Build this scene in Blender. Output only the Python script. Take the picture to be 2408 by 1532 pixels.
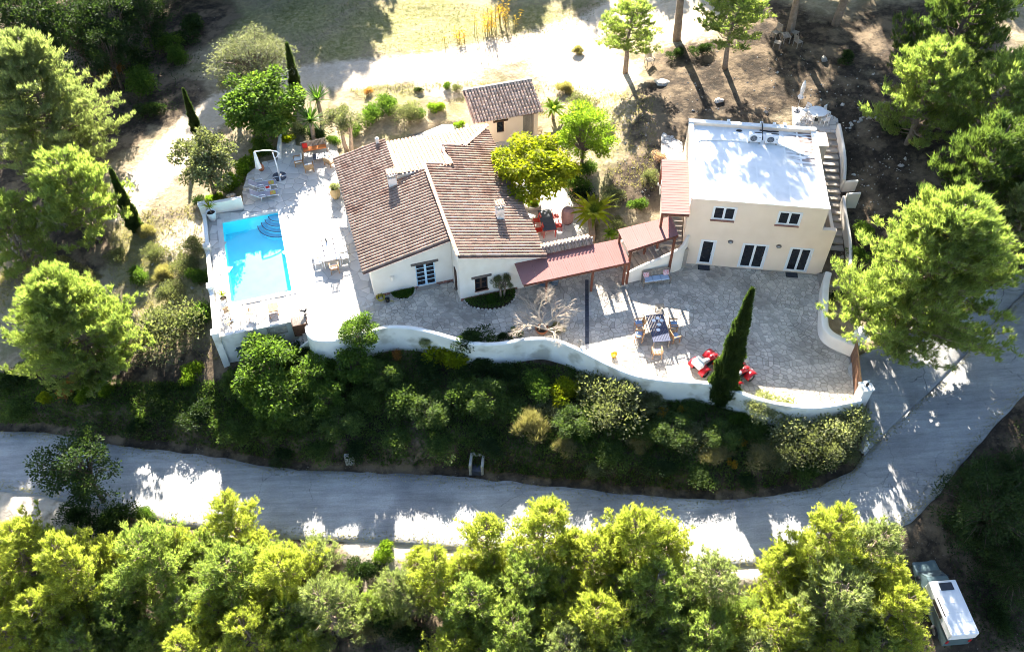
import bpy, math, random
import numpy as np
from mathutils import Vector, Matrix

for _o in list(bpy.data.objects):
    bpy.data.objects.remove(_o, do_unlink=True)
SC = bpy.context.scene
COL = SC.collection
RAD = math.radians

# ------------------------------------------------------------------ camera, sky, sun, exposure
CAM_H, CAM_PITCH, CAM_F = 42.0, 48.5, 2050.0          # metres above the courtyard, degrees down, focal px in a 2408 px wide frame
SUN_EL, SUN_AZ = 28.5, 8.8
cam_d = bpy.data.cameras.new('camera')
cam_d.sensor_width = 36.0
cam_d.lens = CAM_F / 2408.0 * 36.0
cam_d.clip_end = 3000.0
cam = bpy.data.objects.new('camera', cam_d)
cam.location = (0, 0, CAM_H)
cam.rotation_euler = (RAD(90 - CAM_PITCH), 0, 0)
COL.objects.link(cam)
SC.camera = cam

world = bpy.data.worlds.new('World')
SC.world = world
world.use_nodes = True
_nt = world.node_tree
_sky = _nt.nodes.new('ShaderNodeTexSky')
_sky.sky_type = 'NISHITA'
_sky.sun_disc = False
_sky.sun_elevation = RAD(SUN_EL)
_sky.sun_rotation = RAD(-SUN_AZ)
_sky.ozone_density = 1.8
_nt.links.new(_sky.outputs[0], _nt.nodes['Background'].inputs[0])
_nt.nodes['Background'].inputs[1].default_value = 0.06

sun_d = bpy.data.lights.new('sun', 'SUN')
sun_d.energy = 5.0
sun_d.angle = RAD(0.5)
sun_d.color = (1.0, 0.94, 0.84)
sun = bpy.data.objects.new('sun', sun_d)
_sd = Vector((math.sin(RAD(SUN_AZ)) * math.cos(RAD(SUN_EL)), -math.cos(RAD(SUN_AZ)) * math.cos(RAD(SUN_EL)), -math.sin(RAD(SUN_EL))))
sun.rotation_euler = _sd.to_track_quat('-Z', 'Y').to_euler()
sun.location = (-20, 120, 80)
COL.objects.link(sun)

SC.view_settings.view_transform = 'Standard'
SC.view_settings.look = 'None'
SC.view_settings.gamma = 1.0
SC.view_settings.exposure = 2.75
SC.view_settings.use_curve_mapping = False
SC.render.engine = 'CYCLES'
SC.cycles.max_bounces = 6
SC.cycles.diffuse_bounces = 3
SC.cycles.glossy_bounces = 2
SC.cycles.transmission_bounces = 3
SC.cycles.transparent_max_bounces = 8
SC.cycles.use_denoising = True
SC.cycles.use_adaptive_sampling = True
SC.cycles.adaptive_threshold = 0.03
SC.cycles.filter_width = 1.0
SC.cycles.caustics_reflective = False
SC.cycles.caustics_refractive = False

# ------------------------------------------------------------------ plan helpers: a surveyed point of the photo on a level z
_ct, _st = math.cos(RAD(CAM_PITCH)), math.sin(RAD(CAM_PITCH))
def at(x, y, z=0.0):
    u, v = (x - 1204.0) / CAM_F, (y - 766.0) / CAM_F
    d = (u, _ct - v * _st, -_st - v * _ct)
    t = (z - CAM_H) / d[2]
    return Vector((t * d[0], t * d[1], z))
def mpp(x, y, z=0.0):                                   # metres per photo pixel at that point
    p = at(x, y, z)
    return (p.y * _ct - (p.z - CAM_H) * _st) / CAM_F

M_O, M_Y = (-3.39, 39.36), 16.5                         # frame of the villa and pool
G_O, G_Y = (11.7, 42.94), -6.8                          # frame of the guest house
def fr(o, yaw, a, b, z=0.0):
    c, s = math.cos(RAD(yaw)), math.sin(RAD(yaw))
    return Vector((o[0] + c * a - s * b, o[1] + s * a + c * b, z))
def MW(a, b, z=0.0): return fr(M_O, M_Y, a, b, z)
def GW(a, b, z=0.0): return fr(G_O, G_Y, a, b, z)
def inv(o, yaw, p):
    c, s = math.cos(RAD(yaw)), math.sin(RAD(yaw))
    dx, dy = p[0] - o[0], p[1] - o[1]
    return (c * dx + s * dy, -s * dx + c * dy)
def wM(p): return inv(M_O, M_Y, p)
def wG(p): return inv(G_O, G_Y, p)

# ------------------------------------------------------------------ object helpers
def link(o, parent=None):
    COL.objects.link(o)
    if parent is not None:
        o.parent = parent
    return o
def tag(o, label=None, cat=None, group=None, kind=None):
    if label: o['label'] = label
    if cat: o['category'] = cat
    if group: o['group'] = group
    if kind: o['kind'] = kind
    return o
def thing(name, label, cat, loc=(0, 0, 0), rz=0.0, group=None, scale=None):
    o = bpy.data.objects.new(name, None)
    o.empty_display_size = 0.2
    o.location = loc
    o.rotation_euler = (0, 0, rz)
    if scale is not None:
        o.scale = scale if hasattr(scale, '__len__') else (scale,) * 3
    link(o)
    return tag(o, label, cat, group)
def dup(root, loc=None, rz=None, label=None, scale=None):
    r = root.copy()
    COL.objects.link(r)
    if loc is not None: r.location = loc
    if rz is not None: r.rotation_euler = (0, 0, rz)
    if scale is not None: r.scale = scale if hasattr(scale, '__len__') else (scale,) * 3
    if label: r['label'] = label
    for ch in list(root.children):
        c = ch.copy(); COL.objects.link(c); c.parent = r
        for g in list(ch.children):
            d = g.copy(); COL.objects.link(d); d.parent = c
    return r

class MB:
    def __init__(s):
        s.v = []; s.f = []
    def add(s, vs, fs):
        n = len(s.v)
        s.v.extend([tuple(p) for p in vs])
        s.f.extend([tuple(i + n for i in q) for q in fs])
        return s
    def box(s, x0, x1, y0, y1, z0, z1, M=None):
        vs = [Vector((x, y, z)) for z in (z0, z1) for y in (y0, y1) for x in (x0, x1)]
        if M is not None: vs = [M @ p for p in vs]
        return s.add(vs, [(0, 2, 3, 1), (4, 5, 7, 6), (0, 1, 5, 4), (1, 3, 7, 5), (3, 2, 6, 7), (2, 0, 4, 6)])
    def bar(s, p0, p1, w, h=None, up=(0, 0, 1)):
        p0, p1 = Vector(p0), Vector(p1); h = h or w
        d = (p1 - p0).normalized(); u = Vector(up)
        if abs(d.dot(u)) > 0.99: u = Vector((1, 0, 0))
        a = d.cross(u).normalized(); b = a.cross(d).normalized()
        vs = [p + a * (sx * w / 2) + b * (sy * h / 2) for p in (p0, p1) for sx, sy in ((-1, -1), (1, -1), (1, 1), (-1, 1))]
        return s.add(vs, [(3, 2, 1, 0), (4, 5, 6, 7), (0, 1, 5, 4), (1, 2, 6, 5), (2, 3, 7, 6), (3, 0, 4, 7)])
    def prism(s, poly, z0, z1):
        n = len(poly)
        vs = [(p[0], p[1], z0 if not callable(z0) else z0(p)) for p in poly] + [(p[0], p[1], z1 if not callable(z1) else z1(p)) for p in poly]
        return s.add(vs, [tuple(range(n - 1, -1, -1)), tuple(range(n, 2 * n))] + [(i, (i + 1) % n, n + (i + 1) % n, n + i) for i in range(n)])
    def tube(s, pts, rad, n=7, caps=True):
        pts = [Vector(p) for p in pts]; k = len(pts)
        if not hasattr(rad, '__len__'): rad = [rad] * k
        ref = None; vs = []; fs = []
        for i, p in enumerate(pts):
            d = (pts[min(i + 1, k - 1)] - pts[max(i - 1, 0)])
            d = d.normalized() if d.length > 1e-9 else Vector((0, 0, 1))
            if ref is None:
                ref = Vector((1, 0, 0)) if abs(d.x) < 0.9 else Vector((0, 1, 0))
            a = (ref - d * ref.dot(d)).normalized(); ref = a
            b = d.cross(a)
            vs += [p + (a * math.cos(2 * math.pi * j / n) + b * math.sin(2 * math.pi * j / n)) * rad[i] for j in range(n)]
        for i in range(k - 1):
            fs += [(i * n + j, i * n + (j + 1) % n, (i + 1) * n + (j + 1) % n, (i + 1) * n + j) for j in range(n)]
        if caps:
            fs += [tuple(range(n - 1, -1, -1)), tuple((k - 1) * n + j for j in range(n))]
        return s.add(vs, fs)
    def lathe(s, prof, n=20, c=(0, 0, 0), close=True):
        vs = [(c[0] + r * math.cos(2 * math.pi * j / n), c[1] + r * math.sin(2 * math.pi * j / n), c[2] + z) for r, z in prof for j in range(n)]
        fs = [(i * n + j, i * n + (j + 1) % n, (i + 1) * n + (j + 1) % n, (i + 1) * n + j) for i in range(len(prof) - 1) for j in range(n)]
        if close:
            fs += [tuple(range(n - 1, -1, -1)), tuple((len(prof) - 1) * n + j for j in range(n))]
        return s.add(vs, fs)
    def ellipsoid(s, c, r, n=12, m=8):
        prof = [(math.sin(math.pi * i / m), -math.cos(math.pi * i / m)) for i in range(m + 1)]
        prof[0] = (0.02, -1); prof[-1] = (0.02, 1)
        vs = [(c[0] + r[0] * q * math.cos(2 * math.pi * j / n), c[1] + r[1] * q * math.sin(2 * math.pi * j / n), c[2] + r[2] * z) for q, z in prof for j in range(n)]
        fs = [(i * n + j, i * n + (j + 1) % n, (i + 1) * n + (j + 1) % n, (i + 1) * n + j) for i in range(m) for j in range(n)]
        fs += [tuple(range(n - 1, -1, -1)), tuple(m * n + j for j in range(n))]
        return s.add(vs, fs)
    def mesh(s, name, mat, smooth=False):
        me = bpy.data.meshes.new(name)
        me.from_pydata(s.v, [], s.f)
        if smooth:
            me.polygons.foreach_set('use_smooth', [True] * len(me.polygons))
        if mat: me.materials.append(mat)
        me.update()
        return me
    def build(s, name, mat, parent=None, smooth=False, bevel=0.0):
        o = bpy.data.objects.new(name, s.mesh(name, mat, smooth))
        link(o, parent)
        if bevel:
            b = o.modifiers.new('bevel', 'BEVEL'); b.width = bevel; b.segments = 2; b.limit_method = 'ANGLE'
        return o
def soup(name, V, mat):                                  # V: (n faces, k corners, 3) numpy -> mesh of loose faces
    n, k = V.shape[:2]
    me = bpy.data.meshes.new(name)
    me.vertices.add(n * k); me.vertices.foreach_set('co', V.reshape(-1).astype(np.float32))
    me.loops.add(n * k); me.loops.foreach_set('vertex_index', np.arange(n * k, dtype=np.int32))
    me.polygons.add(n); me.polygons.foreach_set('loop_start', np.arange(0, n * k, k, dtype=np.int32))
    me.update(calc_edges=True)
    if mat: me.materials.append(mat)
    return me
def from_mesh(name, me, parent=None, loc=None, rz=None, scale=None):
    o = bpy.data.objects.new(name, me)
    link(o, parent)
    if loc is not None: o.location = loc
    if rz is not None: o.rotation_euler = (0, 0, rz)
    if scale is not None: o.scale = scale if hasattr(scale, '__len__') else (scale,) * 3
    return o

# ------------------------------------------------------------------ materials
MATS = {}
def mat(name, c1, c2=None, scale=3.0, rough=0.8, bump=0.0, bscale=30.0, island=0.0, transl=0.0, spec=0.3, metal=0.0, detail=4.0, coords='Object', c3=None, s3=0.5):
    """procedural material: two base colours mixed by noise, optional per-piece variation, relief and leaf translucency"""
    if name in MATS: return MATS[name]
    m = bpy.data.materials.new(name); m.use_nodes = True
    nt = m.node_tree; N = nt.nodes; L = nt.links
    bs = N['Principled BSDF']; out = N['Material Output']
    bs.inputs['Roughness'].default_value = rough
    bs.inputs['Specular IOR Level'].default_value = spec
    bs.inputs['Metallic'].default_value = metal
    tc = N.new('ShaderNodeTexCoord')
    col = None
    c2 = c2 or tuple(c * 0.8 for c in c1)
    nz = N.new('ShaderNodeTexNoise'); nz.inputs['Scale'].default_value = scale; nz.inputs['Detail'].default_value = detail
    L.new(tc.outputs[coords], nz.inputs['Vector'])
    rp = N.new('ShaderNodeValToRGB')
    rp.color_ramp.elements[0].position = 0.35; rp.color_ramp.elements[0].color = (*c1, 1)
    rp.color_ramp.elements[1].position = 0.65; rp.color_ramp.elements[1].color = (*c2, 1)
    L.new(nz.outputs['Fac'], rp.inputs['Fac'])
    col = rp.outputs['Color']
    if c3:
        n3 = N.new('ShaderNodeTexNoise'); n3.inputs['Scale'].default_value = s3; n3.inputs['Detail'].default_value = 3
        L.new(tc.outputs[coords], n3.inputs['Vector'])
        r3 = N.new('ShaderNodeMapRange'); r3.inputs[1].default_value = 0.52; r3.inputs[2].default_value = 0.66
        L.new(n3.outputs['Fac'], r3.inputs[0])
        mx = N.new('ShaderNodeMixRGB'); L.new(r3.outputs[0], mx.inputs[0]); L.new(col, mx.inputs[1]); mx.inputs[2].default_value = (*c3, 1)
        col = mx.outputs[0]
    if island:
        ge = N.new('ShaderNodeNewGeometry'); oi = N.new('ShaderNodeObjectInfo')
        ad = N.new('ShaderNodeMath'); ad.operation = 'ADD'
        L.new(ge.outputs['Random Per Island'], ad.inputs[0]); L.new(oi.outputs['Random'], ad.inputs[1])
        fc = N.new('ShaderNodeMath'); fc.operation = 'FRACT'; L.new(ad.outputs[0], fc.inputs[0])
        mr = N.new('ShaderNodeMapRange'); mr.inputs[3].default_value = 1 - island; mr.inputs[4].default_value = 1 + island
        L.new(fc.outputs[0], mr.inputs[0])
        hs = N.new('ShaderNodeHueSaturation'); L.new(mr.outputs[0], hs.inputs['Value']); L.new(col, hs.inputs['Color'])
        col = hs.outputs[0]
    L.new(col, bs.inputs['Base Color'])
    if bump:
        bn = N.new('ShaderNodeTexNoise'); bn.inputs['Scale'].default_value = bscale; bn.inputs['Detail'].default_value = 5
        L.new(tc.outputs[coords], bn.inputs['Vector'])
        bp = N.new('ShaderNodeBump'); bp.inputs['Strength'].default_value = bump; bp.inputs['Distance'].default_value = 0.03
        L.new(bn.outputs['Fac'], bp.inputs['Height']); L.new(bp.outputs[0], bs.inputs['Normal'])
    if transl:
        tr = N.new('ShaderNodeBsdfTranslucent'); L.new(col, tr.inputs['Color'])
        gm = N.new('ShaderNodeMixRGB'); gm.blend_type = 'MULTIPLY'; gm.inputs[0].default_value = 1.0
        L.new(col, gm.inputs[1]); gm.inputs[2].default_value = (1.9, 2.05, 1.0, 1)
        L.new(gm.outputs[0], tr.inputs['Color'])
        ms = N.new('ShaderNodeMixShader'); ms.inputs[0].default_value = transl
        L.new(bs.outputs[0], ms.inputs[1]); L.new(tr.outputs[0], ms.inputs[2]); L.new(ms.outputs[0], out.inputs['Surface'])
    MATS[name] = m
    return m

PLASTER = mat('plaster_cream', (0.86, 0.78, 0.68), (0.80, 0.71, 0.60), scale=1.2, rough=0.9, bump=0.15, bscale=18, spec=0.1)
PLASTER_G = mat('plaster_apricot', (0.87, 0.69, 0.53), (0.82, 0.64, 0.48), scale=0.9, rough=0.9, bump=0.15, bscale=18, spec=0.1)
WHITEWASH = mat('whitewash', (0.80, 0.78, 0.73), (0.70, 0.68, 0.62), scale=0.7, rough=0.9, bump=0.2, bscale=14, spec=0.1, c3=(0.50, 0.47, 0.40), s3=0.8)
ROOF_WHITE = mat('roof_membrane', (0.82, 0.82, 0.80), (0.76, 0.77, 0.76), scale=1.5, rough=0.7, bump=0.05)
TILE = mat('clay_tile', (0.25, 0.160, 0.120), (0.32, 0.228, 0.178), scale=5.0, rough=0.85, bump=0.2, bscale=40, island=0.22, c3=(0.19, 0.11, 0.08), s3=1.0)
TILE_PALE = mat('clay_tile_pale', (0.34, 0.20, 0.13), (0.42, 0.28, 0.19), scale=5.0, rough=0.85, bump=0.3, bscale=40, island=0.25)
TILE_OLD = mat('clay_tile_weathered', (0.62, 0.36, 0.24), (0.74, 0.51, 0.37), scale=6.0, rough=0.9, bump=0.3, bscale=40, island=0.3)
CHANNEL = mat('clay_channel', (0.145, 0.085, 0.065), (0.20, 0.125, 0.095), scale=6.0, rough=0.95)
STONE = mat('flagstone', (0.30, 0.275, 0.24), (0.40, 0.365, 0.32), scale=2.2, rough=0.85, bump=0.35, bscale=16, island=0.2, coords='Generated')
STONE_W = mat('flagstone_world', (0.46, 0.405, 0.335), (0.56, 0.50, 0.42), scale=0.9, rough=0.85, bump=0.4, bscale=12, island=0.22, c3=(0.36, 0.315, 0.26), s3=0.35)
STONE_P = mat('terrace_stone', (0.52, 0.48, 0.43), (0.58, 0.54, 0.48), scale=0.9, rough=0.85, bump=0.3, bscale=12, island=0.12)
MORTAR = mat('mortar', (0.17, 0.14, 0.115), (0.42, 0.375, 0.32), scale=0.45, rough=0.95, bump=0.4, bscale=20)
MORTAR_P = mat('mortar_pale', (0.36, 0.33, 0.29), (0.44, 0.41, 0.37), scale=0.8, rough=0.95)
STEPSTONE = mat('step_stone', (0.36, 0.31, 0.25), (0.28, 0.24, 0.20), scale=2.5, rough=0.9, bump=0.4, bscale=14, island=0.15)
PINKMETAL = mat('pink_sheet', (0.30, 0.15, 0.135), (0.28, 0.138, 0.122), scale=1.0, rough=0.9, spec=0.03)
RUSTWOOD = mat('red_brown_timber', (0.16, 0.055, 0.03), (0.11, 0.04, 0.025), scale=8, rough=0.7)
DARKWOOD = mat('dark_timber', (0.10, 0.05, 0.03), (0.055, 0.028, 0.018), scale=10, rough=0.75)
GATEWOOD = mat('gate_timber', (0.22, 0.11, 0.06), (0.14, 0.07, 0.04), scale=7, rough=0.75, island=0.2)
GREYWOOD = mat('grey_timber', (0.32, 0.27, 0.22), (0.24, 0.20, 0.16), scale=9, rough=0.85, island=0.12)
TEAK = mat('teak', (0.44, 0.24, 0.11), (0.34, 0.18, 0.08), scale=8, rough=0.7)
WICKER = mat('wicker', (0.42, 0.29, 0.16), (0.30, 0.19, 0.10), scale=40, rough=0.85, bump=0.5, bscale=80)
LINTEL = mat('lintel_timber', (0.16, 0.13, 0.11), (0.11, 0.09, 0.08), scale=9, rough=0.9, bump=0.4)
WHITE = mat('white_paint', (0.80, 0.80, 0.80), (0.76, 0.76, 0.76), rough=0.5)
BLUEWHITE = mat('pale_blue_paint', (0.55, 0.72, 0.82), (0.50, 0.68, 0.80), rough=0.5)
GLASS = mat('dark_glass', (0.012, 0.014, 0.018), (0.02, 0.02, 0.024), rough=0.08, spec=0.5)
CUSHW = mat('white_cushion', (0.78, 0.76, 0.72), (0.70, 0.68, 0.64), rough=0.95)
CUSHO = mat('orange_cushion', (0.60, 0.20, 0.06), (0.52, 0.16, 0.05), rough=0.95)
CUSHR = mat('red_cushion', (0.62, 0.03, 0.02), (0.5, 0.03, 0.02), rough=0.95)
CUSHB = mat('blue_cushion', (0.26, 0.36, 0.52), (0.22, 0.31, 0.46), rough=0.95)
CUSHBL = mat('light_blue_cushion', (0.46, 0.56, 0.68), (0.40, 0.50, 0.63), rough=0.95)
CUSHF = mat('floral_cushion', (0.75, 0.70, 0.68), (0.62, 0.16, 0.18), scale=14, rough=0.95)
SLING = mat('lilac_sling', (0.36, 0.33, 0.36), (0.32, 0.30, 0.33), rough=0.9)
TOWEL = mat('bright_towel', (0.75, 0.08, 0.06), (0.45, 0.55, 0.10), scale=6, rough=0.95)
BLACK = mat('black_plastic', (0.015, 0.015, 0.017), (0.02, 0.02, 0.022), rough=0.5)
SLATE = mat('dark_slate', (0.05, 0.055, 0.075), (0.075, 0.08, 0.10), scale=5, rough=0.45)
NAVY = mat('navy_slats', (0.035, 0.045, 0.09), (0.05, 0.06, 0.11), scale=8, rough=0.6)
RED = mat('red_bodywork', (0.55, 0.012, 0.02), (0.45, 0.01, 0.015), rough=0.3, spec=0.5)
REDM = mat('red_chair_paint', (0.55, 0.03, 0.015), (0.45, 0.025, 0.015), rough=0.5)
SEATG = mat('grey_seat_vinyl', (0.46, 0.46, 0.45), (0.38, 0.38, 0.37), rough=0.5)
RUBBER = mat('rubber', (0.02, 0.02, 0.02), (0.03, 0.03, 0.03), rough=0.9)
STEEL = mat('steel', (0.45, 0.45, 0.45), (0.38, 0.38, 0.38), rough=0.4, metal=0.6)
TERRA = mat('terracotta', (0.45, 0.17, 0.08), (0.36, 0.13, 0.06), scale=5, rough=0.85, bump=0.2)
PINKJAR = mat('pink_cover', (0.38, 0.22, 0.19), (0.30, 0.17, 0.15), scale=4, rough=0.9)
OCHREJAR = mat('ochre_jar', (0.60, 0.42, 0.20), (0.50, 0.34, 0.16), scale=4, rough=0.85)
CONCRETE = mat('concrete', (0.40, 0.38, 0.34), (0.30, 0.28, 0.25), scale=2.2, rough=0.95, bump=0.4, bscale=14)
ROCK = mat('pale_rock', (0.52, 0.48, 0.42), (0.38, 0.34, 0.29), scale=3, rough=0.95, bump=0.6, bscale=9, island=0.25)
SOILBED = mat('bed_soil', (0.045, 0.03, 0.02), (0.03, 0.022, 0.015), scale=6, rough=1.0, bump=0.5, bscale=12)
BRICK = mat('brick', (0.30, 0.14, 0.10), (0.22, 0.11, 0.085), scale=6, rough=0.9, island=0.25)
BARK = mat('pine_bark', (0.17, 0.12, 0.09), (0.10, 0.075, 0.06), scale=6, rough=1.0, bump=0.8, bscale=10)
BARKP = mat('pale_bark', (0.30, 0.23, 0.17), (0.20, 0.15, 0.11), scale=6, rough=1.0, bump=0.8, bscale=10)
TWIGB = mat('bare_twig', (0.50, 0.42, 0.33), (0.40, 0.32, 0.24), scale=5, rough=0.95)
PINE = [mat('pine_needle_%s' % n, a, b, scale=1.1, rough=0.5, island=0.35, transl=0.55, spec=0.45, coords='Object') for n, a, b in
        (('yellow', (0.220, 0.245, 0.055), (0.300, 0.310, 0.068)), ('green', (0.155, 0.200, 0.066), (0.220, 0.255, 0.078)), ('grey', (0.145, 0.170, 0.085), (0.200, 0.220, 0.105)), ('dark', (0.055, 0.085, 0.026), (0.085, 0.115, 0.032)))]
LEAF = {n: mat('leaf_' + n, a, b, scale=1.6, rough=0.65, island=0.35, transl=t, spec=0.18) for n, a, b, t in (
    ('green', (0.060, 0.105, 0.020), (0.100, 0.150, 0.028), 0.5), ('dark', (0.020, 0.038, 0.012), (0.038, 0.060, 0.016), 0.35),  # dark: deep green, lowered further to stand in for shade
    ('yellow', (0.16, 0.19, 0.012), (0.22, 0.22, 0.012), 0.6), ('lime', (0.105, 0.165, 0.018), (0.150, 0.205, 0.022), 0.6),
    ('olive', (0.125, 0.130, 0.085), (0.165, 0.165, 0.110), 0.35), ('grey', (0.110, 0.120, 0.062), (0.150, 0.155, 0.080), 0.4),
    ('pale', (0.19, 0.20, 0.115), (0.24, 0.24, 0.14), 0.45), ('mid', (0.055, 0.088, 0.024), (0.092, 0.130, 0.032), 0.45), ('cypress', (0.030, 0.052, 0.016), (0.055, 0.080, 0.020), 0.35),
    ('straw', (0.27, 0.23, 0.12), (0.20, 0.175, 0.09), 0.4), ('gold', (0.42, 0.24, 0.03), (0.34, 0.22, 0.03), 0.5),
    ('rust', (0.34, 0.15, 0.04), (0.26, 0.13, 0.05), 0.4), ('pink', (0.42, 0.25, 0.24), (0.30, 0.20, 0.16), 0.4), ('fern', (0.04, 0.09, 0.015), (0.07, 0.12, 0.02), 0.5))}
# ------------------------------------------------------------------ terrain
from mathutils import kdtree
_rs = np.random.RandomState(7)
_perm = _rs.rand(256, 256)
def vnoise(x, y):
    x = np.asarray(x, float); y = np.asarray(y, float)
    xi = np.floor(x).astype(int); yi = np.floor(y).astype(int)
    fx = x - xi; fy = y - yi
    fx = fx * fx * (3 - 2 * fx); fy = fy * fy * (3 - 2 * fy)
    g = lambda i, j: _perm[i & 255, j & 255]
    return (g(xi, yi) * (1 - fx) + g(xi + 1, yi) * fx) * (1 - fy) + (g(xi, yi + 1) * (1 - fx) + g(xi + 1, yi + 1) * fx) * fy
def fbm(x, y, o=4):
    s = 0; a = 0.5
    for i in range(o):
        s = s + a * (vnoise(x * 2 ** i + 17 * i, y * 2 ** i + 31 * i) - 0.5); a *= 0.5
    return s

CTRL = """0,1080,-5.5 300,1110,-5.2 600,1160,-4.8 900,1180,-4.3 1200,1200,-3.7 1500,1230,-3.0 1750,1240,-2.4 1950,1200,-1.8 2100,1130,-1.2 2150,1000,-.7 2100,880,-.3 2250,900,-.2 2400,800,.5 2350,700,.8
0,1200,-6 150,1350,-6.2 0,1500,-6.9 400,1300,-5.6 600,1400,-5.9 500,1520,-6.6 900,1330,-4.9 1000,1450,-5.3 1200,1350,-4.2 1300,1500,-4.9 1600,1400,-3.6 1700,1520,-4.3 1900,1350,-2.9 2000,1500,-3.5 2200,1400,-2.7 2280,1480,-3 2300,1250,-1.8 2400,1300,-2 2400,1050,-.6 2400,1500,-3
600,850,-2.6 760,830,-1.7 900,830,-1.4 1100,850,-1.2 1300,860,-1.1 1500,920,-1.0 1680,950,-.9 1850,990,-.9 2000,980,-.6 2040,1050,-.8
700,980,-3 900,1000,-2.8 1200,1020,-2.4 1500,1060,-1.9 1800,1100,-1.6 500,980,-4 350,950,-3.8 100,950,-4.2 700,1065,-3.2 1000,1085,-2.7 1400,1125,-2.0 1700,1135,-1.6 500,1050,-3.7 300,1030,-3.9 100,990,-4.0 1850,1125,-1.2
520,850,-2.6 490,700,-2.0 470,500,-1.2 350,600,-2.3 200,650,-3 50,650,-3.2 100,850,-4 250,850,-3.6 400,800,-3 330,440,-1.6 200,330,-2 0,300,-2.5 300,250,-1.5 480,300,-1 480,200,-.8 150,100,-2 350,80,-1.5 0,0,-2.5 550,350,-.5
650,230,-.2 700,300,-.1 800,250,.15 950,230,.3 1050,200,.5 800,150,.3 1000,130,.6 1200,130,.9 700,50,0 1000,30,.6 1300,60,1.2 1450,100,2 1300,180,1 1330,250,.9 1420,300,1.9 1450,420,1.7 1430,500,.7 1530,330,2.6 1500,200,2.6 1500,450,1.9
1600,250,3 1750,200,3.5 1700,100,4 1850,100,4.3 1600,30,3.6 2000,50,4.8 2100,150,4.8 2000,200,4.2 2050,300,3.5 2010,400,2.3 2050,500,1.6 2000,590,.7 1990,700,.1 2100,400,3 2300,200,5.2 2400,50,6 2300,450,3.6 2200,600,1.6 2400,500,3.2 2200,750,.4 1965,740,-.1
1300,560,-.4 1000,450,-.4 650,600,-.6 1700,750,-.4 1150,750,-.4 1180,330,-.3 1380,560,-.1"""
_cp = []
for tok in CTRL.split():
    x, y, z = (float(t) for t in tok.split(','))
    _cp.append(tuple(at(x, y, z)))
for q in ((-60, 20, -7), (60, 25, -1), (-60, 60, -3), (60, 70, 7), (-50, 95, -1), (0, 95, 2.5), (50, 95, 7.5), (0, 8, -6.5), (40, 8, -4), (-40, 8, -8)):
    _cp.append(q)
_cp = np.array(_cp, float)
def _phi(r2): return 0.5 * r2 * np.log(r2 + 1e-9)
_n = len(_cp)
_A = np.zeros((_n + 3, _n + 3))
_d2 = ((_cp[:, None, :2] - _cp[None, :, :2]) ** 2).sum(-1)
_A[:_n, :_n] = _phi(_d2) + np.eye(_n) * 2.0
_A[:_n, _n] = 1; _A[:_n, _n + 1:] = _cp[:, :2]; _A[_n:, :_n] = _A[:_n, _n:].T
_w = np.linalg.solve(_A, np.concatenate([_cp[:, 2], np.zeros(3)]))
def tps(x, y):
    x = np.clip(np.asarray(x, float), -62, 62); y = np.clip(np.asarray(y, float), 6, 98)
    sh = x.shape; q = np.stack([x.ravel(), y.ravel()], 1)
    out = np.empty(len(q))
    for i in range(0, len(q), 20000):
        s = q[i:i + 20000]
        d2 = ((s[:, None, :] - _cp[None, :, :2]) ** 2).sum(-1)
        out[i:i + 20000] = _phi(d2) @ _w[:_n] + _w[_n] + s @ _w[_n + 1:]
    return out.reshape(sh)
def inpoly(poly, x, y):
    x = np.asarray(x, float); y = np.asarray(y, float)
    r = np.zeros(x.shape, bool); j = len(poly) - 1
    for i in range(len(poly)):
        xi, yi = poly[i][0], poly[i][1]; xj, yj = poly[j][0], poly[j][1]
        c = ((yi > y) != (yj > y)) & (x < (xj - xi) * (y - yi) / (yj - yi + 1e-12) + xi)
        r ^= c; j = i
    return r

# roads: ribs (photo x, y on the far edge, on the near edge, level of the surface)
ROAD_RIBS = [(-60, 1002, -60, 1140, -5.7), (0, 1013, 0, 1150, -5.6), (90, 1016, 80, 1160, -5.5), (150, 1022, 140, 1172, -5.4), (290, 1048, 270, 1200, -5.2), (400, 1060, 390, 1225, -5.05), (520, 1077, 520, 1245, -4.9), (640, 1096, 650, 1258, -4.7),
             (760, 1106, 770, 1268, -4.5), (880, 1110, 890, 1272, -4.3), (1000, 1116, 1010, 1280, -4.1), (1090, 1122, 1110, 1290, -3.95), (1200, 1132, 1220, 1300, -3.7), (1340, 1147, 1360, 1310, -3.4),
             (1470, 1160, 1490, 1318, -3.1), (1600, 1170, 1620, 1325, -2.8), (1720, 1172, 1745, 1328, -2.5), (1850, 1158, 1880, 1318, -2.15), (1940, 1136, 1990, 1290, -1.85), (2000, 1108, 2090, 1250, -1.5),
             (2030, 1072, 2150, 1215, -1.2), (2090, 1010, 2210, 1150, -.8), (2160, 945, 2262, 1085, -.45), (2240, 868, 2325, 1015, -.1), (2320, 780, 2400, 935, .35), (2408, 690, 2480, 850, .8), (2500, 590, 2560, 760, 1.3)]
DRIVE_RIBS = [(2022, 1060, 2032, 1068, -1.12), (2038, 1000, 2091, 1007, -.78), (2042, 935, 2161, 943, -.43), (2012, 905, 2241, 866, -.08), (2004, 850, 2321, 778, .25), (2090, 800, 2409, 688, .72), (2260, 700, 2501, 588, 1.25)]
def rib_points(ribs):
    L = [at(r[0], r[1], r[4]) for r in ribs]; R = [at(r[2], r[3], r[4]) for r in ribs]
    return L, R
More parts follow.
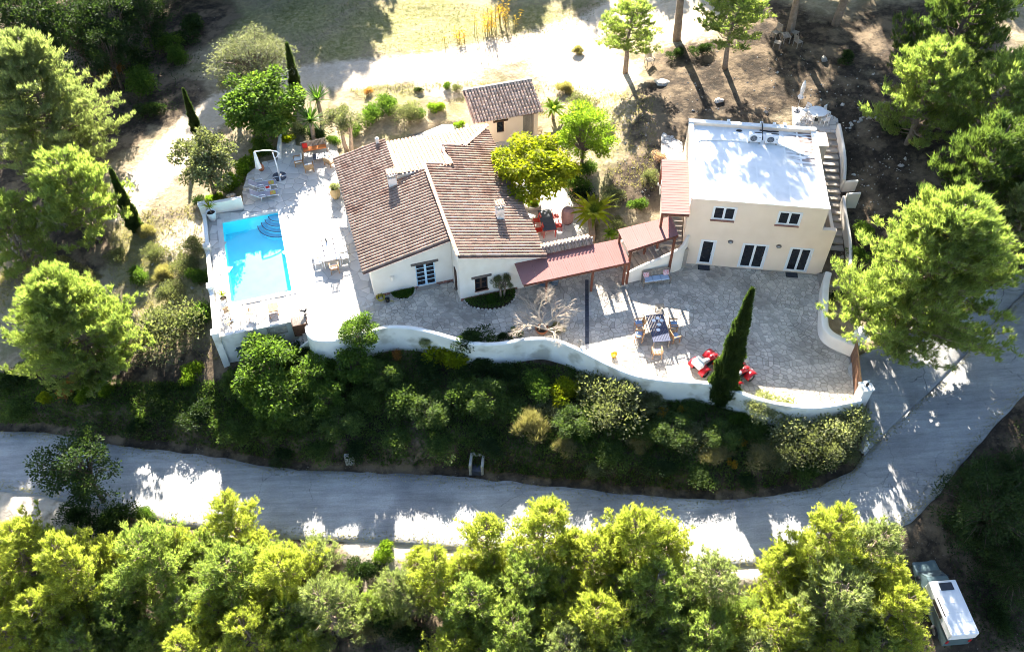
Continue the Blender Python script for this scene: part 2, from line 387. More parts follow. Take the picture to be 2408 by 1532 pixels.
def densify(P, k=6):
    out = []
    n = len(P)
    for i in range(n - 1):
        p0, p1, p2, p3 = P[max(i - 1, 0)], P[i], P[i + 1], P[min(i + 2, n - 1)]
        for j in range(k):
            t = j / k
            out.append(0.5 * ((2 * p1) + (p2 - p0) * t + (2 * p0 - 5 * p1 + 4 * p2 - p3) * t * t + (3 * p1 - p0 - 3 * p2 + p3) * t ** 3))
    out.append(P[-1].copy())
    return out
def ribbon(name, ribs, material, across=14, wob=0.12, skirt=0.35, lift=0.0):
    L, R = rib_points(ribs); L = densify(L, 8); R = densify(R, 8)
    mb = MB(); vs = []; rows = []
    for i, (a, b) in enumerate(zip(L, R)):
        w = (b - a).normalized()
        a2 = a + w * wob * 3 * float(fbm(a.x * 0.9, a.y * 0.9, 3)); b2 = b + w * wob * 3 * float(fbm(b.x * 0.8 + 9, b.y * 0.8, 3))
        row = [a2 - w * 0.15 + Vector((0, 0, -skirt))]
        for j in range(across + 1):
            t = j / across
            p = a2.lerp(b2, t); p.z += 0.05 * (1 - (2 * t - 1) ** 2) + lift
            row.append(p)
        row.append(b2 + w * 0.15 + Vector((0, 0, -skirt)))
        rows.append(row)
    m = len(rows[0])
    for r in rows: vs += r
    fs = [(i * m + j, i * m + j + 1, (i + 1) * m + j + 1, (i + 1) * m + j) for i in range(len(rows) - 1) for j in range(m - 1)]
    mb.add(vs, [tuple(reversed(q)) for q in fs])
    me = mb.mesh(name, material, smooth=True)
    # make sure the sheet faces up
    if me.polygons[m * 3 + 5].normal.z < 0: me.flip_normals()
    o = bpy.data.objects.new(name, me); link(o)
    pts = [p for row in rows for p in row[1:-1]]
    return tag(o, kind='structure'), pts

ASPHALT = mat('old_concrete_road', (0.30, 0.295, 0.285), (0.39, 0.38, 0.36), scale=0.55, rough=0.9, bump=0.5, bscale=9, c3=(0.24, 0.235, 0.23), s3=0.25, detail=8)
DRIVE = mat('driveway_concrete', (0.30, 0.295, 0.285), (0.40, 0.39, 0.365), scale=0.8, rough=0.9, bump=0.4, bscale=9, c3=(0.22, 0.21, 0.20), s3=0.4, detail=8)
def cracks(m, scale, width, dark):
    nt = m.node_tree; N = nt.nodes; L = nt.links; bs = N['Principled BSDF']; src = bs.inputs['Base Color'].links[0].from_socket
    tc = N.new('ShaderNodeTexCoord'); nz = N.new('ShaderNodeTexNoise'); nz.inputs['Scale'].default_value = 1.1; nz.inputs['Detail'].default_value = 6; L.new(tc.outputs['Object'], nz.inputs['Vector'])
    mv = N.new('ShaderNodeMixRGB'); mv.blend_type = 'ADD'; mv.inputs[0].default_value = .9; L.new(tc.outputs['Object'], mv.inputs[1]); L.new(nz.outputs['Color'], mv.inputs[2])
    vo = N.new('ShaderNodeTexVoronoi'); vo.feature = 'DISTANCE_TO_EDGE'; vo.inputs['Scale'].default_value = scale; L.new(mv.outputs[0], vo.inputs['Vector'])
    mr = N.new('ShaderNodeMapRange'); mr.inputs[1].default_value = width; mr.inputs[2].default_value = 0; L.new(vo.outputs['Distance'], mr.inputs[0])
    n2 = N.new('ShaderNodeTexNoise'); n2.inputs['Scale'].default_value = .35; L.new(tc.outputs['Object'], n2.inputs['Vector']); m2 = N.new('ShaderNodeMapRange'); m2.inputs[1].default_value = .45; m2.inputs[2].default_value = .6; L.new(n2.outputs['Fac'], m2.inputs[0])
    mu = N.new('ShaderNodeMath'); mu.operation = 'MULTIPLY'; L.new(mr.outputs[0], mu.inputs[0]); L.new(m2.outputs[0], mu.inputs[1])
    mx = N.new('ShaderNodeMixRGB'); L.new(mu.outputs[0], mx.inputs[0]); L.new(src, mx.inputs[1]); mx.inputs[2].default_value = (*dark, 1)
    mp = N.new('ShaderNodeMapping'); mp.inputs['Rotation'].default_value = (0, 0, RAD(8)); mp.inputs['Scale'].default_value = (.25, 2.2, 1); L.new(tc.outputs['Object'], mp.inputs[0])
    n3 = N.new('ShaderNodeTexNoise'); n3.inputs['Scale'].default_value = 1.3; n3.inputs['Detail'].default_value = 8; n3.inputs['Roughness'].default_value = .7; L.new(mp.outputs[0], n3.inputs['Vector'])
    n4 = N.new('ShaderNodeTexNoise'); n4.inputs['Scale'].default_value = 14; n4.inputs['Detail'].default_value = 4; L.new(tc.outputs['Object'], n4.inputs['Vector'])
    m4 = N.new('ShaderNodeMapRange'); m4.inputs[1].default_value = .3; m4.inputs[2].default_value = .7; m4.inputs[3].default_value = .72; m4.inputs[4].default_value = 1.18; L.new(n3.outputs['Fac'], m4.inputs[0])
    m5 = N.new('ShaderNodeMapRange'); m5.inputs[1].default_value = .3; m5.inputs[2].default_value = .7; m5.inputs[3].default_value = .85; m5.inputs[4].default_value = 1.12; L.new(n4.outputs['Fac'], m5.inputs[0])
    m6 = N.new('ShaderNodeMath'); m6.operation = 'MULTIPLY'; L.new(m4.outputs[0], m6.inputs[0]); L.new(m5.outputs[0], m6.inputs[1])
    hv = N.new('ShaderNodeHueSaturation'); L.new(m6.outputs[0], hv.inputs['Value']); L.new(mx.outputs[0], hv.inputs['Color'])
    L.new(hv.outputs[0], bs.inputs['Base Color'])
cracks(ASPHALT, .5, .010, (.15, .145, .14)); cracks(DRIVE, .3, .010, (.12, .115, .11))
road, road_pts = ribbon('road', ROAD_RIBS, ASPHALT)
drive, drive_pts = ribbon('driveway', DRIVE_RIBS, DRIVE, wob=0.05, lift=0.02)

KD = kdtree.KDTree(len(road_pts) + len(drive_pts))
_allr = road_pts + drive_pts
for i, p in enumerate(_allr): KD.insert(Vector((p.x, p.y, 0)), i)
KD.balance()

# flat areas cut into the slope
def poly_px(s, z=0.0): return [at(*(float(t) for t in q.split(',')), z) for q in s.split()]
GARDEN_WALL = [at(*(float(t) for t in q.split(',')), 0.95) for q in
    "722,766 726,783 742,797 790,797 850,782 905,767 960,768 1010,778 1060,793 1110,805 1170,806 1240,795 1300,797 1365,822 1430,855 1500,882 1580,893 1660,898 1720,912 1770,932 1830,948 1900,956 1960,951 2026,937".split()]
GW_PATH = densify(GARDEN_WALL, 5)
GATE_A, GATE_B = Vector((21.19, 35.01, 0)), Vector((20.58, 31.59, 0))
EAST_WALL = densify([at(*(float(t) for t in q.split(',')), 0) for q in "1940,664 1934,690 1931,740 1931,782 1940,801 1962,816 2006,834".split()], 5)
TERRACE = [MW(-15.5, 1.5), MW(-10.05, 1.5), MW(-10.05, 0.2)] + [Vector((p.x, p.y, 0)) for p in GW_PATH if p.x < MW(-6.0, 0).x] + [MW(-5.36, 1.9), MW(-5.36, 14.3), MW(-5.2, 19.6), MW(-8.35, 19.6), MW(-8.2, 21.5), MW(-9.4, 21.6), MW(-9.75, 18.7), MW(-11.0, 18.6), MW(-12.3, 17.5), MW(-12.85, 15.4), MW(-12.9, 13.2), MW(-15.5, 13.5)]
COURT = [Vector((p.x, p.y, 0)) for p in GW_PATH if p.x >= MW(-6.6, 0).x - 0.6] + [GATE_B, GATE_A] + [Vector((p.x, p.y, 0)) for p in reversed(EAST_WALL)] + [GW(9.35, -0.1), GW(-.3, 0.05), MW(11.0, 0.6), MW(5.5, 0.6), MW(5.5, 0.1), MW(0.05, 0.05), MW(0.05, 2.0), MW(-5.4, 2.0), MW(-6.4, 2.0)]
PATIO = [MW(5.4, 0.5), MW(10.2, 0.5), MW(10.3, 2.7), MW(11.0, 4.9), MW(10.7, 8.0), MW(10.5, 11.5), MW(10.4, 16.2), MW(5.4, 16.2)]
BACK = [MW(-5.0, 13.6), MW(5.4, 14.0), MW(5.4, 18.9), MW(3.4, 19.4), MW(0, 18.2), MW(-3.6, 17.2), MW(-5.0, 16.2)]
GUEST = [GW(-.05, -.4), GW(9.2, -.4), GW(9.2, 8.0), GW(-.05, 8.0)]
STAIR = [MW(10.8, -1.6), MW(15.2, -1.6), MW(15.2, 0.6), MW(10.8, 0.6)]
CARVE = [TERRACE, COURT, PATIO, BACK, GUEST, STAIR, [MW(-5.5, 1.8), MW(0.3, 1.8), MW(0.3, -.2), MW(6, -.2), MW(6, 14.5), MW(-5.5, 14.5)]]

def axis(a, b, step, far, k=10):
    core = list(np.arange(a, b + 1e-6, step))
    g = [step * 1.9 ** (i + 1) for i in range(k)]
    lo = []; hi = []; x = a; y = b
    for d in g:
        x -= d; y += d; lo.append(x); hi.append(y)
        if b + abs(y - b) > b + far: break
    return np.array(list(reversed(lo)) + core + hi)
_gx = axis(-58, 58, 0.42, 500); _gy = axis(10, 96, 0.42, 500)
_X, _Y = np.meshgrid(_gx, _gy)
_Z = tps(_X, _Y)
_Z = _Z + 0.45 * fbm(_X * 0.35, _Y * 0.35, 3) + 0.22 * fbm(_X * 1.3 + 5, _Y * 1.3, 3)
_flat = np.zeros(_X.shape, bool)
for P in CARVE: _flat |= inpoly(P, _X, _Y)
_rd = np.full(_X.shape, 99.0)
for i in range(_X.shape[0]):
    for j in range(_X.shape[1]):
        x, y = _X[i, j], _Y[i, j]
        if -40 < x < 45 and 20 < y < 46:
            co, k, d = KD.find(Vector((x, y, 0)))
            if d < 3.0:
                _rd[i, j] = d
                t = min(1.0, max(0.0, (d - 0.40) / (1.1 if tps(x, y) > _allr[k].z + .3 else 2.2))); t = t * t * (3 - 2 * t)
                _Z[i, j] = (_allr[k].z - (0.16 if d < 0.3 else 0.035)) * (1 - t) + _Z[i, j] * t
_Z[_flat] = np.minimum(_Z[_flat], -0.42)
_Z[inpoly([MW(-15.2, 3.4), MW(-9.9, 3.4), MW(-9.9, 13.1), MW(-15.2, 13.1)], _X, _Y)] = -2.6
def ground(x, y):
    i = np.clip(np.searchsorted(_gx, x) - 1, 0, len(_gx) - 2); j = np.clip(np.searchsorted(_gy, y) - 1, 0, len(_gy) - 2)
    tx = (x - _gx[i]) / (_gx[i + 1] - _gx[i]); ty = (y - _gy[j]) / (_gy[j + 1] - _gy[j])
    return (_Z[j, i] * (1 - tx) + _Z[j, i + 1] * tx) * (1 - ty) + (_Z[j + 1, i] * (1 - tx) + _Z[j + 1, i + 1] * tx) * ty
_paved = np.zeros(_X.shape, bool)
for P in (TERRACE, COURT, PATIO, BACK): _paved |= inpoly(P, _X, _Y)
def floor_z(x, y):
    i = int(np.clip(np.searchsorted(_gx, x), 0, len(_gx) - 1)); j = int(np.clip(np.searchsorted(_gy, y), 0, len(_gy) - 1))
    return 0.0 if _paved[j, i] else float(ground(x, y))
def hit(px, py, up=0.0):                                # where the photo point lies on the ground (or `up` metres above it)
    z = 0.0
    for _ in range(14):
        p = at(px, py, z + up)
        z = 0.5 * z + 0.5 * floor_z(p.x, p.y)
    p = at(px, py, z + up)
    return Vector((p.x, p.y, floor_z(p.x, p.y)))

# what the ground is covered with: R grass, G pale track, B litter, darkened to stand in for shade
_W = np.zeros(_X.shape + (4,), np.float32); _W[..., 3] = 1
def blob(ch, px, py, r, amt=1.0, z=0.0, sx=1.0):
    p = hit(px, py)
    d2 = ((_X - p.x) / sx) ** 2 + (_Y - p.y) ** 2
    _W[..., ch] = np.maximum(_W[..., ch], amt * np.exp(-d2 / (r * r)))
for px, py, r in ((900, 60, 6), (1000, 20, 6), (1100, 60, 5), (800, 110, 4), (1250, 40, 4), (1000, 100, 4), (700, 40, 6), (560, 60, 5)): blob(0, px, py, r, .62)
for px, py, r in ((350, 620, 4), (430, 600, 4), (300, 560, 3), (400, 720, 3.5), (960, 230, 2.5), (1100, 220, 2.5), (1350, 300, 3), (1450, 430, 2.5), (880, 200, 3)): blob(0, px, py, r, 0.55)
TRACK = [(300, 470), (340, 430), (380, 390), (420, 340), (470, 290), (540, 240), (620, 205), (700, 190), (800, 175), (900, 165), (1000, 155), (1100, 140), (1200, 115), (1300, 90), (1400, 55), (1450, 30), (1520, 0)]
for a, b in zip(TRACK, TRACK[1:]):
    for k in range(5):
        blob(1, a[0] + (b[0] - a[0]) * k / 5, a[1] + (b[1] - a[1]) * k / 5, 2.1)
for px, py, r in ((1350, 150, 4), (1420, 180, 3), (1050, 180, 3), (1600, 40, 4), (430, 560, 2), (200, 1195, 2.5), (60, 1175, 2.5), (600, 1260, 2.0), (900, 1290, 2.5), (1300, 1330, 3), (1650, 1345, 3), (1150, 1310, 3), (1760, 1340, 2)): blob(1, px, py, r, 0.9)
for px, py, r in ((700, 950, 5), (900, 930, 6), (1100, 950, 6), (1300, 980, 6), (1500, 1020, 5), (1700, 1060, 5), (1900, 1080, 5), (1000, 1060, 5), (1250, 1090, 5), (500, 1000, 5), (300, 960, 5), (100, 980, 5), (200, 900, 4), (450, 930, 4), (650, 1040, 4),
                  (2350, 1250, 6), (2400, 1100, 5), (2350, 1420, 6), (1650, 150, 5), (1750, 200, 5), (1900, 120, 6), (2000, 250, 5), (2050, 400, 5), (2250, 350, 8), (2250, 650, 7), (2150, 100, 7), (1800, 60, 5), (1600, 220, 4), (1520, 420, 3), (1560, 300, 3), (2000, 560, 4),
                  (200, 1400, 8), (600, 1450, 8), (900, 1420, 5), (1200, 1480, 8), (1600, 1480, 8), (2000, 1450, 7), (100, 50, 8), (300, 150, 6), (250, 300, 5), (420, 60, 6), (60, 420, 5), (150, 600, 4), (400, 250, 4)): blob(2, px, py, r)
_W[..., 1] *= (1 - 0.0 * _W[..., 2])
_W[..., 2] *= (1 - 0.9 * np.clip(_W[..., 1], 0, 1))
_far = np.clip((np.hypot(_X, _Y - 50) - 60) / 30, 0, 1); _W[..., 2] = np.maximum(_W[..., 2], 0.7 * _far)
m_ground = bpy.data.materials.new('ground_soil'); m_ground.use_nodes = True
def _ground_mat():
    nt = m_ground.node_tree; N = nt.nodes; L = nt.links; bs = N['Principled BSDF']
    bs.inputs['Roughness'].default_value = 1.0; bs.inputs['Specular IOR Level'].default_value = 0.1
    tc = N.new('ShaderNodeTexCoord'); va = N.new('ShaderNodeVertexColor'); va.layer_name = 'cover'
    sp = N.new('ShaderNodeSeparateColor'); L.new(va.outputs[0], sp.inputs[0])
    def nz(scale, det=5):
        n = N.new('ShaderNodeTexNoise'); n.inputs['Scale'].default_value = scale; n.inputs['Detail'].default_value = det; n.inputs['Roughness'].default_value = 0.65
        L.new(tc.outputs['Object'], n.inputs['Vector']); return n.outputs['Fac']
    def mix(f, a, b):
        m = N.new('ShaderNodeMixRGB')
        for s, v in ((0, f), (1, a), (2, b)):
            if isinstance(v, tuple): m.inputs[s].default_value = (*v, 1)
            else: L.new(v, m.inputs[s])
        return m.outputs[0]
    def rng(x, a, b):
        m = N.new('ShaderNodeMapRange'); m.inputs[1].default_value = a; m.inputs[2].default_value = b; L.new(x, m.inputs[0]); return m.outputs[0]
    def edge(w, noise, k=0.9):                          # break the edges of each cover up with noise
        a = N.new('ShaderNodeMath'); a.operation = 'MULTIPLY_ADD'; L.new(noise, a.inputs[0]); a.inputs[1].default_value = k; a.inputs[2].default_value = -k / 2
        b = N.new('ShaderNodeMath'); b.operation = 'ADD'; L.new(w, b.inputs[0]); L.new(a.outputs[0], b.inputs[1])
        return rng(b.outputs[0], 0.28, 0.55)
    big, mid, fine = nz(0.5, 6), nz(2.2, 6), nz(9, 4)
    base = mix(rng(mid, 0.35, 0.65), (0.23, 0.18, 0.112), (0.34, 0.275, 0.18))
    base = mix(rng(big, 0.5, 0.62), base, (0.185, 0.165, 0.085))
    grass = mix(rng(mid, 0.4, 0.62), (0.165, 0.165, 0.055), (0.30, 0.255, 0.13))
    track = mix(rng(mid, 0.3, 0.7), (0.44, 0.36, 0.27), (0.54, 0.46, 0.36))
    dark = mix(rng(mid, 0.38, 0.62), (0.032, 0.026, 0.020), (0.075, 0.055, 0.038))  # litter tone lowered to imitate the shaded bank
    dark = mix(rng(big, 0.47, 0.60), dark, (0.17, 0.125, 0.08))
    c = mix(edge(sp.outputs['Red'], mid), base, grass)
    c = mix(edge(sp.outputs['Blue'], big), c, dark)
    c = mix(edge(sp.outputs['Green'], mid, 0.6), c, track)
    c = mix(rng(fine, 0.66, 0.72), c, (0.40, 0.36, 0.30))
    L.new(c, bs.inputs['Base Color'])
    bp = N.new('ShaderNodeBump'); bp.inputs['Strength'].default_value = 0.9; bp.inputs['Distance'].default_value = 0.12
    L.new(mid, bp.inputs['Height']); L.new(bp.outputs[0], bs.inputs['Normal'])
_ground_mat()
def _make_ground():
    h, w = _X.shape
    me = bpy.data.meshes.new('ground')
    idx = np.arange(h * w).reshape(h, w)
    q = np.stack([idx[:-1, :-1], idx[:-1, 1:], idx[1:, 1:], idx[1:, :-1]], -1).reshape(-1, 4)
    me.vertices.add(h * w); me.vertices.foreach_set('co', np.stack([_X, _Y, _Z], -1).reshape(-1).astype(np.float32))
    me.loops.add(q.size); me.loops.foreach_set('vertex_index', q.reshape(-1).astype(np.int32))
    me.polygons.add(len(q)); me.polygons.foreach_set('loop_start', np.arange(0, q.size, 4, dtype=np.int32))
    me.polygons.foreach_set('use_smooth', np.ones(len(q), bool))
    me.update(calc_edges=True)
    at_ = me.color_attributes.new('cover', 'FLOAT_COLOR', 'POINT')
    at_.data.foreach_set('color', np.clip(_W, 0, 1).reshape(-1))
    me.materials.append(m_ground)
    o = bpy.data.objects.new('ground', me); link(o)
    tag(o, kind='structure')
_make_ground()

# ------------------------------------------------------------------ crazy paving
def clip_half(poly, nx, ny, c):
    out = []
    for i in range(len(poly)):
        a, b = poly[i], poly[(i + 1) % len(poly)]
        da = a[0] * nx + a[1] * ny - c; db = b[0] * nx + b[1] * ny - c
        if da <= 0: out.append(a)
        if (da < 0 < db) or (db < 0 < da):
            t = da / (da - db); out.append((a[0] + (b[0] - a[0]) * t, a[1] + (b[1] - a[1]) * t))
    return out
def cells(poly, size, seed, gap, holes=(), jit=0.46, thin=0.24):
    rnd = random.Random(seed)
    x0 = min(p.x for p in poly); x1 = max(p.x for p in poly); y0 = min(p.y for p in poly); y1 = max(p.y for p in poly)
    nx, ny = int((x1 - x0) / size) + 3, int((y1 - y0) / size) + 3
    pts = {}
    for i in range(-1, nx):
        for j in range(-1, ny):
            pts[i, j] = (x0 + (i + 0.5 + rnd.uniform(-jit, jit)) * size, y0 + (j + 0.5 + rnd.uniform(-jit, jit)) * size)
    keys = [k for k in pts]; arr = np.array([pts[k] for k in keys])
    ok = inpoly(poly, arr[:, 0], arr[:, 1])
    for h in holes: ok &= ~inpoly(h, arr[:, 0], arr[:, 1])
    out = []
    drop = {k for k in keys if rnd.random() < thin}
    for k, g in zip(keys, ok):
        if not g or k in drop: continue
        cx, cy = pts[k]
        c = [(cx - size * 1.7, cy - size * 1.7), (cx + size * 1.7, cy - size * 1.7), (cx + size * 1.7, cy + size * 1.7), (cx - size * 1.7, cy + size * 1.7)]
        gg = gap * rnd.uniform(0.6, 1.5)
        for di in (-3, -2, -1, 0, 1, 2, 3):
            for dj in (-3, -2, -1, 0, 1, 2, 3):
                o = pts.get((k[0] + di, k[1] + dj))
                if o is None or (di == 0 and dj == 0) or (k[0] + di, k[1] + dj) in drop: continue
                dx, dy = o[0] - cx, o[1] - cy; l = math.hypot(dx, dy); dx /= l; dy /= l
                c = clip_half(c, dx, dy, dx * (cx + o[0]) / 2 + dy * (cy + o[1]) / 2 - gg / 2)
                if len(c) < 3: break
            if len(c) < 3: break
        if len(c) >= 3: out.append(((cx, cy), c))
    return out
def snap_in(poly, c):
    X = np.array([q[0] for q in c]); Y = np.array([q[1] for q in c]); ok = inpoly(poly, X, Y); out = []
    for q, g in zip(c, ok):
        if g: out.append(q); continue
        best = None
        for i in range(len(poly)):
            ax, ay, bx, by = poly[i][0], poly[i][1], poly[(i + 1) % len(poly)][0], poly[(i + 1) % len(poly)][1]
            l2 = (bx - ax) ** 2 + (by - ay) ** 2 + 1e-12; t = max(0, min(1, ((q[0] - ax) * (bx - ax) + (q[1] - ay) * (by - ay)) / l2))
            p = (ax + t * (bx - ax), ay + t * (by - ay)); d = (p[0] - q[0]) ** 2 + (p[1] - q[1]) ** 2
            if best is None or d < best[0]: best = (d, p)
        out.append(best[1])
    return out
def paving(name, poly, size, seed, gap, base_mat, stone_mat, holes=(), near=300, key=None, z=0.0, slab_bottom=-0.5, boundary=None):
    mb = MB(); b = [(p.x, p.y) for p in (boundary or poly)]
    from mathutils.geometry import tessellate_polygon
    tri = tessellate_polygon([[Vector((q[0], q[1], 0)) for q in b]])
    zz = z - 0.022
    base = MB(); n = len(b)
    base.add([(q[0], q[1], zz) for q in b], [tuple(t) for t in tri])
    o = base.build(name, base_mat)
    for pl in o.data.polygons:
        if pl.normal.z < 0: pl.flip()
    tag(o, kind='structure')
    cs = [(a, snap_in(poly, c)) for a, c in cells(poly, size, seed, gap, holes)]
    rnd = random.Random(seed + 1)
    cs.sort(key=key or (lambda c: c[0][1]))
    rest = MB()
    for i, (ctr, c) in enumerate(cs):
        th = z + rnd.uniform(-0.004, 0.008)
        m = len(c)
        # slightly rounded upper edge: inset top
        top = [(ctr[0] + (q[0] - ctr[0]) * 0.955, ctr[1] + (q[1] - ctr[1]) * 0.955) for q in c]
        tx, ty = rnd.uniform(-.012, .012), rnd.uniform(-.012, .012)
        up = lambda q, d: th + d + (q[0] - ctr[0]) * tx + (q[1] - ctr[1]) * ty
        vs = [(q[0], q[1], z - 0.05) for q in c] + [(q[0], q[1], up(q, -0.008)) for q in c] + [(q[0], q[1], up(q, 0)) for q in top]
        fs = [tuple(range(2 * m, 3 * m))]
        for a in range(m):
            bq = (a + 1) % m
            fs += [(a, bq, m + bq, m + a), (m + a, m + bq, 2 * m + bq, 2 * m + a)]
        if i < near:
            k = MB(); k.add([(v[0] - ctr[0], v[1] - ctr[1], v[2]) for v in vs], fs)
            s = k.build('paving_stone', stone_mat, o); s.location = (ctr[0], ctr[1], 0)
        else:
            rest.add(vs, fs)
    if rest.v:
        s = rest.build('paving_stones', stone_mat, o); tag(s, kind='stuff')
    return o
POOL = [MW(-14.55, 4.1), MW(-10.55, 4.1), MW(-10.55, 12.4), MW(-14.55, 12.4)]
# the pool terrace is laid round the pool in two boundaries joined by a slit
_ti = min(range(len(TERRACE)), key=lambda i: (TERRACE[i] - POOL[0]).length)
_slit = TERRACE[:1] + [POOL[0], POOL[3], POOL[2], POOL[1], POOL[0] + Vector((1e-3, 0, 0)), TERRACE[0] + Vector((1e-3, 0, 0))] + TERRACE[1:]
# ------------------------------------------------------------------ pool terrace, pool, courtyard
POOLBIG = [MW(-14.9, 3.75), MW(-10.2, 3.75), MW(-10.2, 12.75), MW(-14.9, 12.75)]
terrace = paving('pool_terrace', TERRACE, 0.62, 3, 0.03, MORTAR_P, STONE_P, holes=[POOLBIG], near=300, boundary=_slit)
court = paving('courtyard', COURT, 0.275, 5, 0.028, MORTAR, STONE_W, near=300, key=lambda c: -1 * (c[0][0] > 2) * 100 + c[0][1])
patio = paving('rear_patio', PATIO, 0.5, 8, 0.035, MORTAR_P, STONE_P, near=300)
backter = paving('back_terrace', BACK, 0.55, 9, 0.035, MORTAR_P, STONE_P, near=300)

def catrom(P, k=6): return densify(P, k)
# swimming pool
pool = thing('swimming_pool', 'rectangular turquoise swimming pool with curved corner steps', 'swimming pool', MW(-14.55, 4.1), RAD(M_Y))
W_, D_ = 4.0, 8.3
POOLT = mat('pool_mosaic', (0.24, 0.85, 0.95), (0.28, 0.87, 0.96), scale=1.4, rough=0.5)
b = MB()
b.add([(0, 0, -.06), (W_, 0, -.06), (W_, D_, -.06), (0, D_, -.06), (0, 0, -1.45), (W_, 0, -1.45), (W_, D_, -1.2), (0, D_, -1.2)],
      [(4, 5, 6, 7), (0, 1, 5, 4), (1, 2, 6, 5), (2, 3, 7, 6), (3, 0, 4, 7)])
b.build('basin', POOLT, pool)
for i, (r, zt) in enumerate(((0.75, -.28), (1.05, -.50), (1.36, -.74), (1.68, -.98))):
    s = MB(); n = 14
    arc = [(W_ - r * math.cos(math.pi / 2 * j / n), D_ - r * math.sin(math.pi / 2 * j / n)) for j in range(n + 1)]
    s.prism([(W_ - .002, D_ - .002)] + arc, -1.44, zt)
    so = s.build('pool_step', mat('pool_step_tile', (0.10, 0.55, 0.72), (0.13, 0.60, 0.76), rough=0.5), pool)
    e = MB(); e.tube([(x, y, zt + .005) for x, y in arc], 0.03, 5); e.build('nosing', mat('step_edge', (0.01, 0.06, 0.12), (0.015, 0.08, 0.15)), so)
wm = bpy.data.materials.new('pool_water'); wm.use_nodes = True
def _water():
    nt = wm.node_tree; N = nt.nodes; L = nt.links; N.remove(N['Principled BSDF'])
    tr = N.new('ShaderNodeBsdfTransparent'); tr.inputs[0].default_value = (0.62, 0.96, 1.0, 1)
    gl = N.new('ShaderNodeBsdfGlossy'); gl.inputs['Roughness'].default_value = 0.03
    lw_ = N.new('ShaderNodeLayerWeight'); pw_ = N.new('ShaderNodeMath'); pw_.operation = 'POWER'; pw_.inputs[1].default_value = 5.0; L.new(lw_.outputs['Facing'], pw_.inputs[0]); fr_ = N.new('ShaderNodeMath'); fr_.operation = 'MULTIPLY_ADD'; fr_.inputs[1].default_value = .98; fr_.inputs[2].default_value = .02; L.new(pw_.outputs[0], fr_.inputs[0])
    nz = N.new('ShaderNodeTexNoise'); nz.inputs['Scale'].default_value = 3; bp = N.new('ShaderNodeBump'); bp.inputs['Strength'].default_value = 0.25; bp.inputs['Distance'].default_value = 0.03
    tc = N.new('ShaderNodeTexCoord'); L.new(tc.outputs['Object'], nz.inputs['Vector']); L.new(nz.outputs['Fac'], bp.inputs['Height'])
    L.new(bp.outputs[0], gl.inputs['Normal']); L.new(bp.outputs[0], lw_.inputs['Normal'])
    mx = N.new('ShaderNodeMixShader'); L.new(fr_.outputs[0], mx.inputs[0]); L.new(tr.outputs[0], mx.inputs[1]); L.new(gl.outputs[0], mx.inputs[2])
    L.new(mx.outputs[0], N['Material Output'].inputs['Surface'])
_water()
b = MB(); b.add([(0.003, 0.003, -.13), (W_ - .003, 0.003, -.13), (W_ - .003, D_ - .003, -.13), (0.003, D_ - .003, -.13)], [(0, 1, 2, 3)])
b.build('water', wm, pool)
COPING = mat('coping_stone', (0.60, 0.57, 0.52), (0.54, 0.51, 0.46), scale=2, rough=0.8, island=0.06)
def coping(x0, x1, y0, y1, n, along):
    for i in range(n):
        c = MB()
        if along == 'x': c.box(x0 + (x1 - x0) * i / n + .004, x0 + (x1 - x0) * (i + 1) / n - .004, y0, y1, -.10, .03)
        else: c.box(x0, x1, y0 + (y1 - y0) * i / n + .004, y0 + (y1 - y0) * (i + 1) / n - .004, -.10, .03)
        c.build('coping_slab', COPING, pool)
coping(-.34, W_ + .34, -.34, .02, 9, 'x'); coping(-.34, W_ + .34, D_ - .02, D_ + .34, 9, 'x')
coping(-.34, .02, .02, D_ - .02, 16, 'y'); coping(W_ - .02, W_ + .34, .02, D_ - .02, 16, 'y')

# retaining wall of the pool terrace
rw = thing('pool_retaining_wall', 'white retaining wall holding up the pool terrace with square pillars', 'wall', MW(-15.5, 1.5), RAD(M_Y))
w = MB(); w.box(-.02, 5.48, -.22, 0.02, -4.2, 0.05); w.build('front_wall', WHITEWASH, rw)
w = MB(); w.box(-.28, -.03, -.22, 12.2, -4.2, 0.36); w.build('side_wall', WHITEWASH, rw)
w = MB(); w.box(-.28, 2.62, 12.0, 12.28, -2.5, 0.92, ); w.build('end_wall', PLASTER, rw)
for y in (-.25, 4.0, 8.0, 11.95):
    w = MB(); w.box(-.36, .06, y - .16, y + .24, -3.8, .55 if y < 11 else 1.05); w.box(-.40, .10, y - .20, y + .28, .55 if y < 11 else 1.05, .63 if y < 11 else 1.13)
    w.build('pillar', WHITEWASH, rw)
w = MB(); w.box(.75, 1.55, -.26, -.20, -1.95, -1.25); w.build('shutter_panel', mat('slate_blue_panel', (0.06, 0.085, 0.13), (0.05, 0.07, 0.11), rough=0.6), rw)
w = MB()
_r = random.Random(4)
sp = w.box(3.05, 4.2, -.27, -.21, -.82, -.06).build('stone_panel', MORTAR_P, rw)
for ctr, c in cells([Vector((3.05, -.82, 0)), Vector((4.2, -.82, 0)), Vector((4.2, -.06, 0)), Vector((3.05, -.06, 0))], 0.2, 6, 0.025):
    c = clip_half(clip_half(clip_half(clip_half(c, 1, 0, 4.19), -1, 0, -3.06), 0, 1, -.07), 0, -1, .81)
    if len(c) < 3: continue
    s = MB(); m = len(c); y1 = -.275 - _r.uniform(.005, .03)
    s.add([(q[0], -.268, q[1]) for q in c] + [(q[0], y1, q[1]) for q in c], [tuple(range(m, 2 * m))] + [(i, (i + 1) % m, m + (i + 1) % m, m + i) for i in range(m)])
    s.build('stone', ROCK, sp)
w = MB(); w.tube([(2.98, -.25, -.02), (2.97, -.26, -2.2)], .03, 6); w.build('drain_pipe', STEEL, rw)
